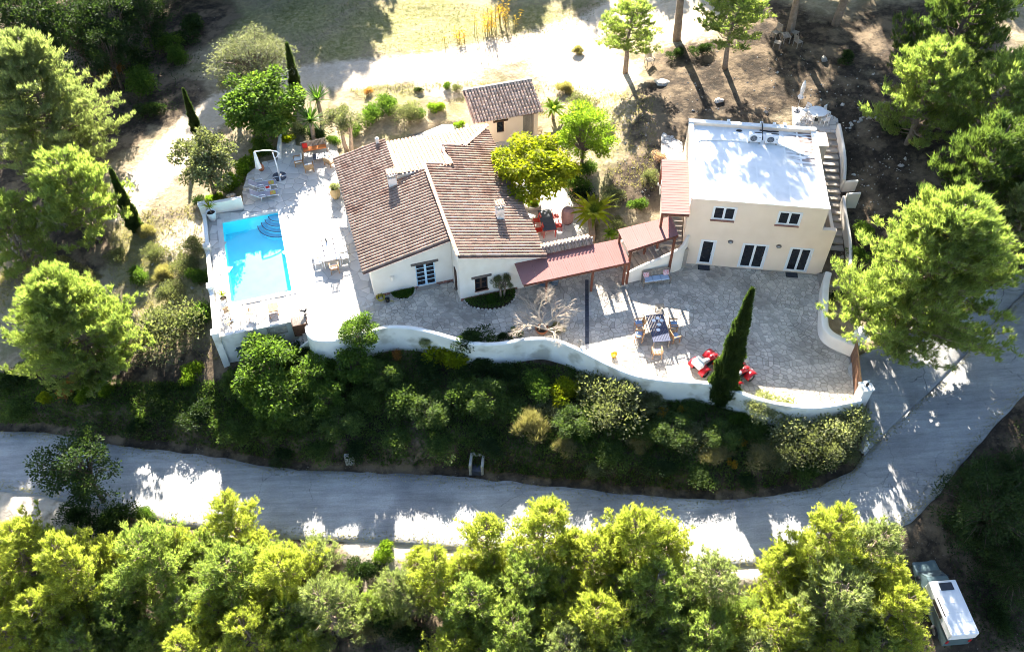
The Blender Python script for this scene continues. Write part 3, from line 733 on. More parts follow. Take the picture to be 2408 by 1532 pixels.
w = MB(); w.tube([(3.32, -.27, -1.05), (3.36, -.33, -1.3), (3.52, -.36, -1.7), (3.55, -.34, -2.3)], .035, 6); w.build('hose_pipe', BLACK, rw)
# cellar hatch
h = thing('cellar_hatch', 'dark wooden cellar hatch with plank lid at the terrace corner', 'hatch', MW(-10.9, .85, 0), RAD(M_Y))
w = MB(); w.box(-.04, .95, -.06, .0, -.9, .10); w.box(-.04, .0, 0, .62, -.9, .22); w.box(.90, .95, 0, .62, -.9, .25); w.build('frame', DARKWOOD, h)
for i in range(6):
    w = MB(); w.box(.01 + i * .148, .148 + i * .148, .0, .6, 0, .04, Matrix.Translation((0, 0, .06)) @ Matrix.Rotation(RAD(12), 4, 'X')); w.build('plank', GREYWOOD, h)
# stair down beside the hatch
st = thing('cellar_steps', 'narrow sloping cellar stair wall under the wooden hatch', 'steps', MW(-10.9, .5, 0), RAD(M_Y))
for i in range(6):
    w = MB(); w.box(.75 - i * .28, 1.03 - i * .28, -.5, .3, -3.0, -.55 - i * .2); w.build('step', CONCRETE, st)
w = MB(); w.add([(1.1, -.56, -.3), (-.9, -.56, -1.7), (-.9, -.56, -3.2), (1.1, -.56, -3.2), (1.1, -.68, -.3), (-.9, -.68, -1.7), (-.9, -.68, -3.2), (1.1, -.68, -3.2)],
             [(0, 1, 2, 3), (7, 6, 5, 4), (0, 4, 5, 1), (1, 5, 6, 2), (2, 6, 7, 3), (3, 7, 4, 0)]); w.build('side_wall', WHITEWASH, st)

# garden wall, gate
def wall_strip(name, path, thick, top, bottom, material, parent=None, origin=None, round_top=True):
    mb = MB(); n = len(path); rows = []
    for i, p in enumerate(path):
        d = path[min(i + 1, n - 1)] - path[max(i - 1, 0)]; d.z = 0; d.normalize(); s = Vector((d.y, -d.x, 0))
        zt = top(p, i / (n - 1)) if callable(top) else top; zb = bottom(p, i / (n - 1)) if callable(bottom) else bottom
        prof = [(-.5, zb), (-.5, zt - .06), (-.36, zt - .015), (-.12, zt), (.12, zt), (.36, zt - .015), (.5, zt - .06), (.5, zb)] if round_top else [(-.5, zb), (-.5, zt), (.5, zt), (.5, zb)]
        o = origin or Vector((0, 0, 0))
        rows.append([(p.x + s.x * a * thick - o.x, p.y + s.y * a * thick - o.y, z - o.z) for a, z in prof])
    m = len(rows[0]); vs = [q for r in rows for q in r]
    fs = [(i * m + j, i * m + j + 1, (i + 1) * m + j + 1, (i + 1) * m + j) for i in range(n - 1) for j in range(m - 1)]
    fs += [tuple(range(m - 1, -1, -1)), tuple((n - 1) * m + j for j in range(m))]
    mb.add(vs, fs)
    me_o = mb.build(name, material, parent, smooth=False)
    import bmesh
    bm = bmesh.new(); bm.from_mesh(me_o.data); bmesh.ops.recalc_face_normals(bm, faces=bm.faces); bm.to_mesh(me_o.data); bm.free()
    return me_o
gw = wall_strip('garden_wall', GW_PATH, .30, lambda p, t: .95 + .03 * math.sin(t * 23), lambda p, t: -2.6, WHITEWASH)
tag(gw, 'long winding white garden wall along the top of the bank', 'wall')
ew = wall_strip('gate_wall', EAST_WALL, .42, 1.0, -.6, PLASTER)
tag(ew, 'thick rounded cream wall curving from the stairs to the gate', 'wall')
gp = thing('gate', 'brown wooden double entrance gate of vertical boards', 'gate', GATE_B, math.atan2(GATE_A.y - GATE_B.y, GATE_A.x - GATE_B.x))
gl = (GATE_A - GATE_B).length
for k in range(2):
    leaf = MB(); x0 = k * gl / 2 + .02; x1 = (k + 1) * gl / 2 - .02
    for zz in (.12, .7, 1.22): leaf.box(x0, x1, -.05, -.01, zz, zz + .1)
    leaf.bar((x0, -.03, .2), (x1, -.03, 1.2), .04, .08); lo = leaf.build('gate_leaf', DARKWOOD, gp)
    nb = 12
    for i in range(nb):
        w = MB(); w.box(x0 + (x1 - x0) * i / nb + .004, x0 + (x1 - x0) * (i + 1) / nb - .004, -.005, .025, .06, 1.36 + .02 * (i % 2)); w.build('board', GATEWOOD, lo)
w = MB(); w.box(0.0, gl, -.03, .04, 1.385, 1.42); w.build('top_rail', TEAK, gp)
for nm, p, lab in (('gate_pillar', Vector((20.72, 31.12, 0)), 'white square gate pillar at the road end of the winding wall'), ('gate_pillar', Vector((21.62, 35.42, 0)), 'white square gate pillar under the big pine beside the gate')):
    t = thing(nm, lab, 'pillar', p, 0.2)
    w = MB(); w.box(-.3, .3, -.3, .3, -1.6, 1.45); w.build('shaft', WHITEWASH, t)
    w = MB(); w.prism([(-.36, -.36), (.36, -.36), (.36, .36), (-.36, .36)], 1.45, 1.55); w.build('cap', WHITEWASH, t)
w = MB(); w.lathe([(.05, 0), (.09, .05), (.09, .2), (.02, .28)], 10); w.tube([(0, 0, .2), (.05, 0, .35), (.15, 0, .36)], .02, 6)
tag(w.build('gate_lamp', BLACK), 'small black lantern on top of the road-end gate pillar', 'lantern').location = (20.72, 31.12, 1.55)
# drain channel across the courtyard
A, B = Vector((5.05, 41.3, .006)), Vector((4.72, 35.25, .006))
d = thing('drain_channel', 'straight dark drain grating running across the courtyard paving', 'drain', A, math.atan2(B.y - A.y, B.x - A.x))
L_ = (B - A).length
w = MB(); w.box(0, L_, -.12, .12, -.02, .008); w.build('channel', BLACK, d)
for i in range(13):
    w = MB(); x0 = i * L_ / 13
    for k in range(5): w.box(x0 + .03 + k * .088, x0 + .09 + k * .088, -.10, .10, .009, .022)
    w.box(x0 + .01, x0 + L_ / 13 - .01, -.115, -.095, .009, .024); w.box(x0 + .01, x0 + L_ / 13 - .01, .095, .115, .009, .024)
    w.build('grate', SLATE, d)
# ------------------------------------------------------------------ buildings
def wall_holes(x0, x1, y0, y1, z0, z1, holes):
    mb = MB()
    xs = sorted({x0, x1, *[h[0] for h in holes], *[h[1] for h in holes]}); zs = sorted({z0, z1, *[h[2] for h in holes], *[h[3] for h in holes]})
    for i in range(len(xs) - 1):
        j = 0
        while j < len(zs) - 1:
            cx = (xs[i] + xs[i + 1]) / 2
            if any(h[0] < cx < h[1] and h[2] < (zs[j] + zs[j + 1]) / 2 < h[3] for h in holes): j += 1; continue
            k = j
            while k + 1 < len(zs) - 1 and not any(h[0] < cx < h[1] and h[2] < (zs[k + 1] + zs[k + 2]) / 2 < h[3] for h in holes): k += 1
            mb.box(xs[i], xs[i + 1], y0, y1, zs[j], zs[k + 1]); j = k + 1
    return mb
def window(parent, x0, x1, z0, z1, y, frame_mat, leaves=2, bars=0, fw=.09, depth=.05, name='window', handle=False):
    """frame set in a hole at depth y (outer face), with panes and glazing bars"""
    f = MB()
    f.box(x0, x0 + fw, y, y + depth, z0, z1); f.box(x1 - fw, x1, y, y + depth, z0, z1)
    f.box(x0 + fw, x1 - fw, y, y + depth, z0, z0 + fw); f.box(x0 + fw, x1 - fw, y, y + depth, z1 - fw, z1)
    iw = (x1 - x0 - 2 * fw)
    for i in range(1, leaves):
        c = x0 + fw + iw * i / leaves; f.box(c - .075, c + .075, y - .004, y + depth, z0 + fw, z1 - fw)
    o = f.build(name, frame_mat, parent)
    for i in range(leaves):
        a = x0 + fw + iw * i / leaves + (.075 if i else 0); b_ = x0 + fw + iw * (i + 1) / leaves - (.075 if i < leaves - 1 else 0)
        g = MB(); g.box(a, b_, y + .02, y + .035, z0 + fw, z1 - fw); g.build('pane', GLASS, o)
        for k in range(1, bars + 1):
            zz = z0 + fw + (z1 - z0 - 2 * fw) * k / (bars + 1)
            r = MB(); r.box(a, b_, y + .002, y + .03, zz - .025, zz + .025); r.build('glazing_bar', frame_mat, o)
    return o

# barrel tiles ------------------------------------------------------
def tile_mesh(name, L, r0, r1, material, n=6, th=.014):
    mb = MB(); vs = []
    for x, r in ((0, r0), (L, r1)):
        for k in range(n + 1):
            a = math.pi * k / n; vs.append((x, r * math.cos(a), r * math.sin(a) * .92))
    for k in range(n + 1):
        a = math.pi * k / n; vs.append((L, (r1 - th) * math.cos(a), (r1 - th) * math.sin(a) * .92))
    m = n + 1
    fs = [(k, k + 1, m + k + 1, m + k) for k in range(n)] + [(m + k, m + k + 1, 2 * m + k + 1, 2 * m + k) for k in range(n)]
    mb.add(vs, [tuple(reversed(f)) for f in fs])
    me = mb.mesh(name, material)
    me.polygons.foreach_set('use_smooth', [i < n for i in range(len(me.polygons))])
    return me
def tile_roof(parent, o, u, v, lu, lv, mask, material, name='roof', individual=300, near_key=None, pitch=.28, step=.40, seed=1, channel_mat=None, r=.118):
    """o: top corner of the slope, u: unit vector down the slope, v: unit vector across it; mask(s,t) says where tiles lie"""
    o, u, v = Vector(o), Vector(u).normalized(), Vector(v).normalized(); nrm = u.cross(v).normalized()
    if nrm.z < 0: nrm = -nrm
    rnd = random.Random(seed)
    nv, nu = int(lv / pitch), int(math.ceil(lu / step))
    ch = MB()                                           # the channel tiles under the covers, as troughs that follow each column
    spots = []
    for j in range(nv):
        t = (j + .5) * pitch
        runs = []
        for i in range(nu):
            s = i * step
            if s + step * .5 > lu or not mask(s + step * .5, t): continue
            spots.append((s, t)); runs.append(i)
        if runs:
            s0 = min(runs) * step; s1 = min((max(runs) + 1) * step, lu) + .03
            prof = [(-.15, .05), (-.085, .014), (0, 0), (.085, .014), (.15, .05)]
            vs = [o + u * s + v * (t - pitch / 2 + a) + nrm * (z - .035) for s in (s0, s1) for a, z in prof]
            ch.add(vs, [(k, k + 1, 5 + k + 1, 5 + k) for k in range(4)])
    deck = ch.build(name, channel_mat or CHANNEL, parent)
    for pl in deck.data.polygons:
        if pl.normal.dot(nrm) < 0: pl.flip()
    me = tile_mesh('tile', step * 1.16, r * .88, r, material)
    R = Matrix((u, v, nrm)).transposed().to_4x4()
    if R.determinant() < 0: R = Matrix((u, -v, nrm)).transposed().to_4x4()
    spots.sort(key=near_key or (lambda q: q[1]))
    V = np.array([q.co[:] for q in me.vertices]); F = [tuple(p.vertices) for p in me.polygons]
    rest = MB()
    for k, (s, t) in enumerate(spots):
        p = o + u * (s - step * .02) + v * (t + rnd.uniform(-.008, .008)) + nrm * (.012 + rnd.uniform(0, .006))
        J = Matrix.Translation(p) @ R @ Matrix.Rotation(rnd.uniform(-.02, .02), 4, 'Z') @ Matrix.Rotation(.035 + rnd.uniform(-.01, .01), 4, 'Y')
        if k < individual:
            q = bpy.data.objects.new('tile', me); link(q, deck); q.matrix_local = J
        else:
            rest.add([J @ Vector(c) for c in V], F)
    if rest.v:
        rr = rest.mesh('roof_tiles', material); rr.polygons.foreach_set('use_smooth', [(i % 12) < 6 for i in range(len(rr.polygons))])
        tag(from_mesh('roof_tiles', rr, deck), kind='stuff')
    return deck
def ridge(parent, a, b, material, r=.12, step=.34, name='ridge_tile', along=True):
    a, b = Vector(a), Vector(b); d = (b - a); n = max(1, int(d.length / step)); d.normalize()
    side = d.cross(Vector((0, 0, 1))).normalized(); up = side.cross(d).normalized()
    me = tile_mesh(name, step * 1.18, r * .9, r, material)
    R = Matrix((d, -side, up)).transposed().to_4x4()
    if R.determinant() < 0: R = Matrix((d, side, up)).transposed().to_4x4()
    for i in range(n):
        q = bpy.data.objects.new(name, me); link(q, parent); q.matrix_local = Matrix.Translation(a + d * (i * step) + up * (.01 * (i % 2))) @ R

# ---- villa, local frame M
villa = thing('villa', 'low cream villa with two brown barrel tiled roofs beside the pool', 'house', MW(0, 0), RAD(M_Y))
LE, LR, RR, RE = 2.50, 3.90, 4.16, 2.60                  # left eave, left high edge, right high edge, right eave
lw = wall_holes(-5.36, -.02, 1.95, 2.3, -.3, 2.42, [(-2.47, -1.17, .08, 2.12)])
lw.build('front_wall', PLASTER, villa)
lg = MB(); lg.add([(-5.36, 1.95, 2.42), (-.02, 1.95, 2.42), (-.02, 1.95, LR - .04), (-5.36, 1.95, LE + .02), (-5.36, 2.3, 2.42), (-.02, 2.3, 2.42), (-.02, 2.3, LR - .04), (-5.36, 2.3, LE + .02)],
                  [(0, 1, 2, 3), (7, 6, 5, 4), (3, 2, 6, 7), (0, 3, 7, 4), (1, 5, 6, 2)]); lg.build('gable', PLASTER, villa)
w = MB(); w.box(-5.36, -5.06, 2.3, 14.1, -.3, 2.52); w.build('side_wall', PLASTER, villa)
rwl = wall_holes(0, 5.6, 0, .3, -.3, 2.5, [(1.02, 1.90, .62, 1.78)]); rwl.build('front_wall', PLASTER, villa)
rg = MB(); rg.add([(0, 0, 2.5), (5.6, 0, 2.5), (5.6, 0, 2.64), (0, 0, RR - .06), (0, .3, 2.5), (5.6, .3, 2.5), (5.6, .3, 2.64), (0, .3, RR - .06)],
                  [(0, 1, 2, 3), (7, 6, 5, 4), (3, 2, 6, 7), (0, 3, 7, 4), (1, 5, 6, 2)]); rg.build('gable', PLASTER, villa)
w = MB(); w.box(0, .3, .3, 9.6, -.3, RR - .06); w.build('spine_wall', PLASTER, villa)
w = MB(); w.box(5.3, 5.6, .3, 14.0, -.3, 2.66); w.build('side_wall', PLASTER, villa)
w = MB(); w.box(-5.06, 5.3, 13.75, 14.05, -.3, 2.62); w.build('back_wall', PLASTER, villa)
# dark sheets in place of unlit rooms, so that openings do not look through
w = MB(); w.box(-4.9, -.1, 2.6, 2.62, -.2, 2.4); w.box(.4, 5.2, .6, .62, -.2, 2.4); w.build('dark_backing', DARKWOOD, villa)
fd = window(villa, -2.47, -1.17, .08, 2.12, 2.05, BLUEWHITE, 2, 4, .07, name='french_door')
w = MB(); w.box(-2.75, -.92, 1.88, 2.0, 2.12, 2.30); w.build('lintel', LINTEL, villa, bevel=.015)
w = MB(); w.box(-2.55, -1.05, 1.62, 1.96, -.05, .08); w.build('doorstep', STEPSTONE, villa)
window(villa, 1.02, 1.90, .62, 1.78, .14, DARKWOOD, 2, 1, .07)
w = MB(); w.box(.80, 2.14, -.08, .06, 1.80, 1.97); w.build('lintel', LINTEL, villa, bevel=.015)
w = MB(); w.box(.98, 1.94, -.05, .14, .54, .62); w.build('sill', BRICK, villa)
w = MB(); w.lathe([(.10, 0), (.13, .05), (.13, .28), (.10, .34)], 12, (-4.05, 1.90, 1.30)); w.build('wall_lamp', PLASTER, villa)
# side window of the left block and door of the right block's flank
w = MB(); w.box(-.06, 0.0, .75, 1.25, .3, 2.0); w.build('flank_window', DARKWOOD, villa)
# brick plinth
for k in range(22):
    a0 = -5.30 + k * .243
    if -2.6 < a0 < -1.2: continue
    w = MB(); w.box(a0, a0 + .225, 1.90, 1.952, 0, .17); w.build('brick', BRICK, villa)
for k in range(16):
    a0 = .03 + k * .243
    w = MB(); w.box(a0, a0 + .225, -.05, .002, 0, .19); w.build('brick', BRICK, villa)
# roofs
sl = math.hypot(5.85, LR - LE)
uL = Vector((-5.85, 0, LE - LR)) / sl; uR = Vector((5.95, 0, RE - RR)); sr = uR.length; uR /= sr
tile_roof(villa, (0, 1.80, LR), uL, (0, 1, 0), sl, 12.45, lambda s, t: (t < 7.55 or s > 1.9), TILE, near_key=lambda q: q[1], seed=11)
def mR(s, t):
    a = s * uR.x; bb = -.16 + t
    return bb < 9.55 if a < 1.75 else (bb < 11.8 if a < 3.4 else bb < 7.93 + 1.11 * a)
tile_roof(villa, (0, -.16, RR), uR, (0, 1, 0), sr, 15.0, mR, TILE, near_key=lambda q: q[1], seed=12)
zb = lambda bb: 2.65 + .225 * (14.6 - bb)
uB = Vector((0, 5.35, zb(14.6) - zb(9.25))); sb = uB.length; uB /= sb
def mB(s, t):
    a = -1.85 + t; bb = 9.25 + s * uB.y
    return True if a < 1.95 else (bb > 11.85 if a < 3.4 else bb > 7.93 + 1.11 * a)
tile_roof(villa, (-1.85, 9.25, zb(9.25)), uB, (1, 0, 0), sb, 8.0, mB, TILE_PALE, near_key=lambda q: -q[0], individual=0, seed=13, channel_mat=mat('clay_channel_pale', (0.26, 0.15, 0.10), (0.32, 0.20, 0.14), scale=6, rough=0.95))
ridge(villa, (0.0, -.14, RR + .03), (0.0, 9.4, RR + .03), TILE_PALE)
ridge(villa, (-1.85, 9.25, zb(9.25) + .04), (-1.85, 14.3, zb(14.3) + .06), TILE_PALE)
ridge(villa, (3.4, 11.72, 3.33), (6.05, 14.62, 2.68), TILE_OLD)
ridge(villa, (1.75, 11.82, 3.72), (3.4, 11.78, 3.32), TILE_OLD)
# white step walls where the back slope stands above the others
w = MB(); w.add([(-2.0, 9.2, 3.0), (0.0, 9.2, 3.6), (0.0, 9.2, zb(9.2) - .03), (-2.0, 9.2, zb(9.2) - .03), (-2.0, 9.36, 3.0), (0.0, 9.36, 3.6), (0.0, 9.36, zb(9.2) - .03), (-2.0, 9.36, zb(9.2) - .03)],
                [(0, 1, 2, 3), (7, 6, 5, 4), (3, 2, 6, 7), (0, 3, 7, 4), (1, 5, 6, 2)]); w.build('step_wall', WHITEWASH, villa)
w = MB(); w.box(-2.02, -1.86, 9.36, 14.0, 2.4, 2.98 + .0); w.build('step_wall', WHITEWASH, villa)
w = MB(); w.add([(1.68, 9.4, 3.5), (1.68, 11.8, 3.1), (1.68, 11.8, 3.74), (1.68, 9.4, 3.76), (1.8, 9.4, 3.5), (1.8, 11.8, 3.1), (1.8, 11.8, 3.72), (1.8, 9.4, 3.74)],
                [(0, 1, 2, 3), (7, 6, 5, 4), (3, 2, 6, 7), (0, 3, 7, 4), (1, 5, 6, 2)]); w.build('step_wall', WHITEWASH, villa)
w = MB(); w.box(0.0, 1.7, 9.42, 9.55, 3.2, 3.80); w.build('step_wall', WHITEWASH, villa)
def chimney(parent, a, bq, zbase, ztop, wd):
    w = MB(); w.box(a - wd / 2, a + wd / 2, bq - wd / 2, bq + wd / 2, zbase, ztop); c = w.build('chimney', WHITEWASH, parent)
    q = MB()
    for sx in (-1, 1):
        for sy in (-1, 1): q.box(a + sx * wd * .42 - .05, a + sx * wd * .42 + .05, bq + sy * wd * .42 - .05, bq + sy * wd * .42 + .05, ztop, ztop + .30)
    q.box(a - .04, a + .04, bq - wd * .47, bq - wd * .37, ztop, ztop + .3)
    q.box(a - wd * .3, a + wd * .3, bq - wd * .3, bq + wd * .3, ztop, ztop + .05); q.build('pot_pillars', CONCRETE, c)
    q = MB(); q.box(a - wd * .62, a + wd * .62, bq - wd * .62, bq + wd * .62, ztop + .30, ztop + .37); q.build('cap', WHITEWASH, c)
    for k in range(4):
        q = MB(); q.tube([(a - wd * .5 + k * wd * .33, bq - wd * .55, ztop + .40), (a - wd * .5 + k * wd * .33, bq + wd * .55, ztop + .40)], .07, 8); q.build('cap_tile', TILE_PALE, c)
chimney(villa, -2.42, 8.95, 3.0, 4.05, .56)
chimney(villa, 3.80, 3.78, 2.9, 4.02, .52)
w = MB(); w.lathe([(.11, 0), (.11, 1.1), (.15, 1.1), (.15, 1.25), (.05, 1.32)], 10, (-2.55, 13.9, 2.5)); w.build('flue', WHITEWASH, villa)

# ---- outbuilding
ob = thing('outbuilding', 'small cream outbuilding with a weathered tiled lean-to roof behind the villa', 'outbuilding', MW(0, 0), RAD(M_Y))
wall_holes(5.45, 10.35, 15.85, 16.1, -.3, 2.30, [(7.0, 7.6, .85, 1.88), (9.12, 10.02, 0.02, 2.08)]).build('front_wall', PLASTER_G, ob)
w = MB()
for a0, a1 in ((5.45, 5.7), (10.1, 10.35)):
    w.add([(a0, 16.1, -.3), (a1, 16.1, -.3), (a1, 18.6, -.3), (a0, 18.6, -.3), (a0, 16.1, 2.36), (a1, 16.1, 2.36), (a1, 18.6, 3.0), (a0, 18.6, 3.0)], [(3, 2, 1, 0), (4, 5, 6, 7), (0, 1, 5, 4), (1, 2, 6, 5), (2, 3, 7, 6), (3, 0, 4, 7)])
w.box(5.7, 10.1, 18.35, 18.6, -.3, 2.95); w.build('side_wall', PLASTER_G, ob)
window(ob, 7.0, 7.6, .85, 1.88, 15.93, DARKWOOD, 1, 0, .07)
w = MB(); w.box(6.72, 7.9, 15.76, 15.95, 1.90, 2.04); w.build('lintel', DARKWOOD, ob)
w = MB(); w.box(8.9, 10.25, 15.74, 15.95, 2.10, 2.26); w.build('lintel', DARKWOOD, ob)
door = MB().box(9.12, 10.02, 15.97, 16.0, .02, 2.08).build('door', DARKWOOD, ob)
for k in range(5):
    w = MB(); w.box(9.14 + k * .178, 9.30 + k * .178, 15.94, 15.97, .03, 2.07); w.build('plank', GREYWOOD, door)
u3 = Vector((0, -3.25, -.80)); s3 = u3.length; u3 /= s3
tile_roof(ob, (5.2, 18.78, 3.16), u3, (1, 0, 0), s3, 5.5, lambda s, t: True, TILE_OLD, pitch=.25, step=.34, r=.105, seed=14)
w = MB(); w.box(5.15, 10.75, 18.74, 18.95, 3.05, 3.27); w.build('ridge_kerb', CONCRETE, ob)

# ---- guest house, local frame G
guest = thing('guest_house', 'two storey apricot guest house with flat white roof and white windows', 'house', GW(0, 0), RAD(G_Y))
WIN = [(1.30, 2.72, 4.12, 5.18), (5.42, 6.84, 4.12, 5.18)]
DOOR = [(1.0, 1.9, .08, 2.22), (3.75, 5.34, .06, 2.2), (6.86, 8.26, .08, 2.18)]
wall_holes(-.25, 8.40, 0, .3, -.4, 5.70, WIN + DOOR).build('front_wall', PLASTER_G, guest)
w = MB(); w.box(8.40, 9.32, 0, .3, -.4, 3.94); w.build('annex_wall', PLASTER_G, guest)
w = MB(); w.box(9.10, 9.32, .3, 8.2, -.4, 3.62); w.build('balcony_parapet', PLASTER_G, guest)
w = MB(); w.box(8.40, 9.10, .3, 8.2, 2.6, 2.9); w.build('balcony_floor', STEPSTONE, guest)
w = MB(); w.box(8.12, 8.40, .3, 8.5, -.4, 5.62); w.build('side_wall', PLASTER_G, guest)
w = MB(); w.box(-.25, .03, .3, 8.5, -.4, 5.66); w.build('side_wall', PLASTER_G, guest)
w = MB(); w.box(.03, 8.12, 8.22, 8.5, -.4, 5.74); w.build('back_wall', PLASTER_G, guest)
RW = bpy.data.materials.new('roof_sheet'); RW.use_nodes = True
def _rw():
    nt = RW.node_tree; N = nt.nodes; L = nt.links; bs = N['Principled BSDF']; bs.inputs['Roughness'].default_value = .6
    tc = N.new('ShaderNodeTexCoord'); mp = N.new('ShaderNodeMapping'); mp.inputs['Scale'].default_value = (.45, 3.0, 1); L.new(tc.outputs['Object'], mp.inputs[0])
    n1 = N.new('ShaderNodeTexNoise'); n1.inputs['Scale'].default_value = 1.6; n1.inputs['Detail'].default_value = 7; L.new(mp.outputs[0], n1.inputs[0])
    sx = N.new('ShaderNodeSeparateXYZ'); L.new(tc.outputs['Object'], sx.inputs[0])
    def rg(x, a, b):
        m = N.new('ShaderNodeMapRange'); m.inputs[1].default_value = a; m.inputs[2].default_value = b; L.new(x, m.inputs[0]); return m.outputs[0]
    def mul(a, b):
        m = N.new('ShaderNodeMath'); m.operation = 'MULTIPLY'; L.new(a, m.inputs[0]); L.new(b, m.inputs[1]); return m.outputs[0]
    # rust and algae where water stands in the far right corner
    f = mul(mul(rg(sx.outputs[0], 6.0, 7.3), rg(sx.outputs[1], 3.6, 5.6)), rg(n1.outputs['Fac'], .47, .54))
    n2 = N.new('ShaderNodeTexNoise'); n2.inputs['Scale'].default_value = 1.1; n2.inputs['Detail'].default_value = 6; L.new(tc.outputs['Object'], n2.inputs[0])
    m0 = N.new('ShaderNodeMixRGB'); L.new(rg(n2.outputs['Fac'], .4, .7), m0.inputs[0]); m0.inputs[1].default_value = (.80, .80, .79, 1); m0.inputs[2].default_value = (.68, .69, .68, 1)
    m1 = N.new('ShaderNodeMixRGB'); L.new(f, m1.inputs[0]); L.new(m0.outputs[0], m1.inputs[1]); m1.inputs[2].default_value = (.10, .055, .045, 1)
    L.new(m1.outputs[0], bs.inputs['Base Color'])
_rw()
w = MB(); w.box(.03, 8.12, .3, 8.22, 5.2, 5.50); w.build('flat_roof', RW, guest)
for k in range(1, 8):
    w = MB(); w.box(.04 + k * 1.01, .16 + k * 1.01, .31, 8.21, 5.501, 5.512); w.build('roof_seam', ROOF_WHITE, guest)
CAPW = mat('parapet_coat', (0.80, 0.79, 0.76), (0.74, 0.73, 0.70), scale=1.5, rough=0.7)
for q in ((-.30, 8.45, -.03, .30, 5.70, 5.74), (-.30, .06, .30, 8.28, 5.66, 5.71), (8.10, 8.45, .30, 8.28, 5.62, 5.68), (-.30, 8.45, 8.20, 8.55, 5.74, 5.80)):
    w = MB(); w.box(*q); w.build('parapet_cap', CAPW, guest)
for a in (2.45, 4.72, 5.6, 6.3):
    w = MB(); w.box(a - .1, a + .1, 8.42, 8.62, 5.60, 5.92); w.build('vent_stub', CAPW, guest)
w = MB(); w.box(.1, 8.0, .62, .64, -.2, 5.1); w.build('dark_backing', BLACK, guest)  # black sheet standing in for the dark interior behind the openings
for q in WIN:
    o = window(guest, *q, .03, WHITE, 2, 0, .10, .07)
    w = MB(); w.box(q[0] - .10, q[1] + .02, -.09, .03, q[2] - .10, q[2] - .004); w.build('sill', BRICK, o)
    w = MB(); w.box(q[0] - .05, q[1] + .05, -.022, -.002, q[3], q[3] + .05); w.box(q[0] - .05, q[0], -.022, -.002, q[2], q[3]); w.box(q[1], q[1] + .05, -.022, -.002, q[2], q[3]); w.build('frame', WHITE, o)
for k, q in enumerate(DOOR):
    o = window(guest, *q, .04, WHITE, 1 if k == 0 else 2, 0, .12, .07, name='door')
    w = MB(); w.box(q[0] - .07, q[1] + .07, -.025, -.002, q[3], q[3] + .07); w.box(q[0] - .07, q[0], -.025, -.002, q[2], q[3]); w.box(q[1], q[1] + .07, -.025, -.002, q[2], q[3]); w.build('frame', WHITE, o)
    w = MB(); w.box(q[1] - .16, q[1] - .12, -.0, .045, 1.0, 1.16); w.build('handle', STEEL, o)
for a, z in ((2.85, 2.32), (6.02, 2.26)):
    w = MB(); n = 14
    w.add([(a + .17 * math.cos(2 * math.pi * j / n), y, z + .13 * math.sin(2 * math.pi * j / n)) for y in (0, -.09) for j in range(n)], [tuple(range(n, 2 * n))] + [(j, (j + 1) % n, n + (j + 1) % n, n + j) for j in range(n)])
    w.build('bulkhead_lamp', mat('lamp_bronze', (.16, .12, .10), (.12, .09, .08), rough=.5), guest)
    w = MB(); w.ellipsoid((a, -.09, z), (.10, .05, .06), 10, 6); w.build('lamp_lens', mat('frosted', (.5, .5, .48), (.45, .45, .43), rough=.4), guest)
# chimney-like stair housing at the back right corner
w = MB(); w.box(8.45, 9.35, 7.6, 9.0, 2.0, 4.9); w.box(8.42, 9.42, 7.5, 9.1, 4.9, 5.05); w.build('stair_porch', PLASTER_G, guest)
def mat_px(lab, a0, a1, b0, b1):
    t = thing('door_mat', lab, 'door mat', GW(a0, b0, .012), RAD(G_Y))
    w = MB(); w.box(0, a1 - a0, 0, b1 - b0, 0, .02); w.build('rubber_base', BLACK, t, bevel=.006)
    w = MB()
    for i in range(5): w.box(.06, a1 - a0 - .06, .06 + i * .08, .10 + i * .08, .021, .03)
    w.build('ribs', SLATE, t)
mat_px('black door mat in front of the single left door', 1.05, 1.85, -.55, -.08)
mat_px('black door mat in front of the right hand double doors', 6.95, 7.75, -.55, -.08)
# air conditioning units
def ac(lab, a, bq):
    t = thing('air_conditioner', lab, 'air conditioner', GW(a, bq, 5.5), RAD(G_Y), group='air conditioners on the flat roof')
    w = MB(); w.box(-.42, .42, -.16, .16, .12, .72); w.build('casing', WHITE, t, bevel=.02)
    for x in (-.35, .35):
        w = MB(); w.box(x - .05, x + .05, -.18, .18, .0, .12); w.build('foot', CONCRETE, t)
    n = 18; f = MB(); f.add([(-.1, -.170, .42)] + [(-.1 + .23 * math.cos(2 * math.pi * j / n), -.170, .42 + .23 * math.sin(2 * math.pi * j / n)) for j in range(n)], [(0, 1 + j, 1 + (j + 1) % n) for j in range(n)]); fo = f.build('fan_opening', SLATE, t)
    f = MB()
    for r in (.08, .15, .23): f.tube([(-.1 + r * math.cos(2 * math.pi * j / n), -.185, .42 + r * math.sin(2 * math.pi * j / n)) for j in range(n + 1)], .012, 5, caps=False)
    for j in range(6): f.bar((-.1, -.185, .42), (-.1 + .23 * math.cos(j * math.pi / 3), -.185, .42 + .23 * math.sin(j * math.pi / 3)), .012)
    f.build('grille', STEEL, fo)
    f = MB(); f.box(-.1, .40, .03, .15, .722, .727); f.build('top_grille', BLACK, t)
    f = MB(); f.box(.27, .34, -.168, -.162, .45, .52); f.build('badge', SLATE, t)
ac('left white air conditioner on the flat white roof', 4.15, 6.75)
ac('right white air conditioner on the flat white roof', 5.28, 6.72)
t = thing('roof_pipes', 'white pipes and black cable running over the flat white roof', 'pipe', GW(0, 0, 5.5), RAD(G_Y))
w = MB(); w.tube([(3.75, 6.6, .06), (2.6, 6.7, .04), (1.2, 6.55, .04), (.55, 6.5, .04), (.35, 6.35, .04)], .035, 6); w.build('pipe', CAPW, t)
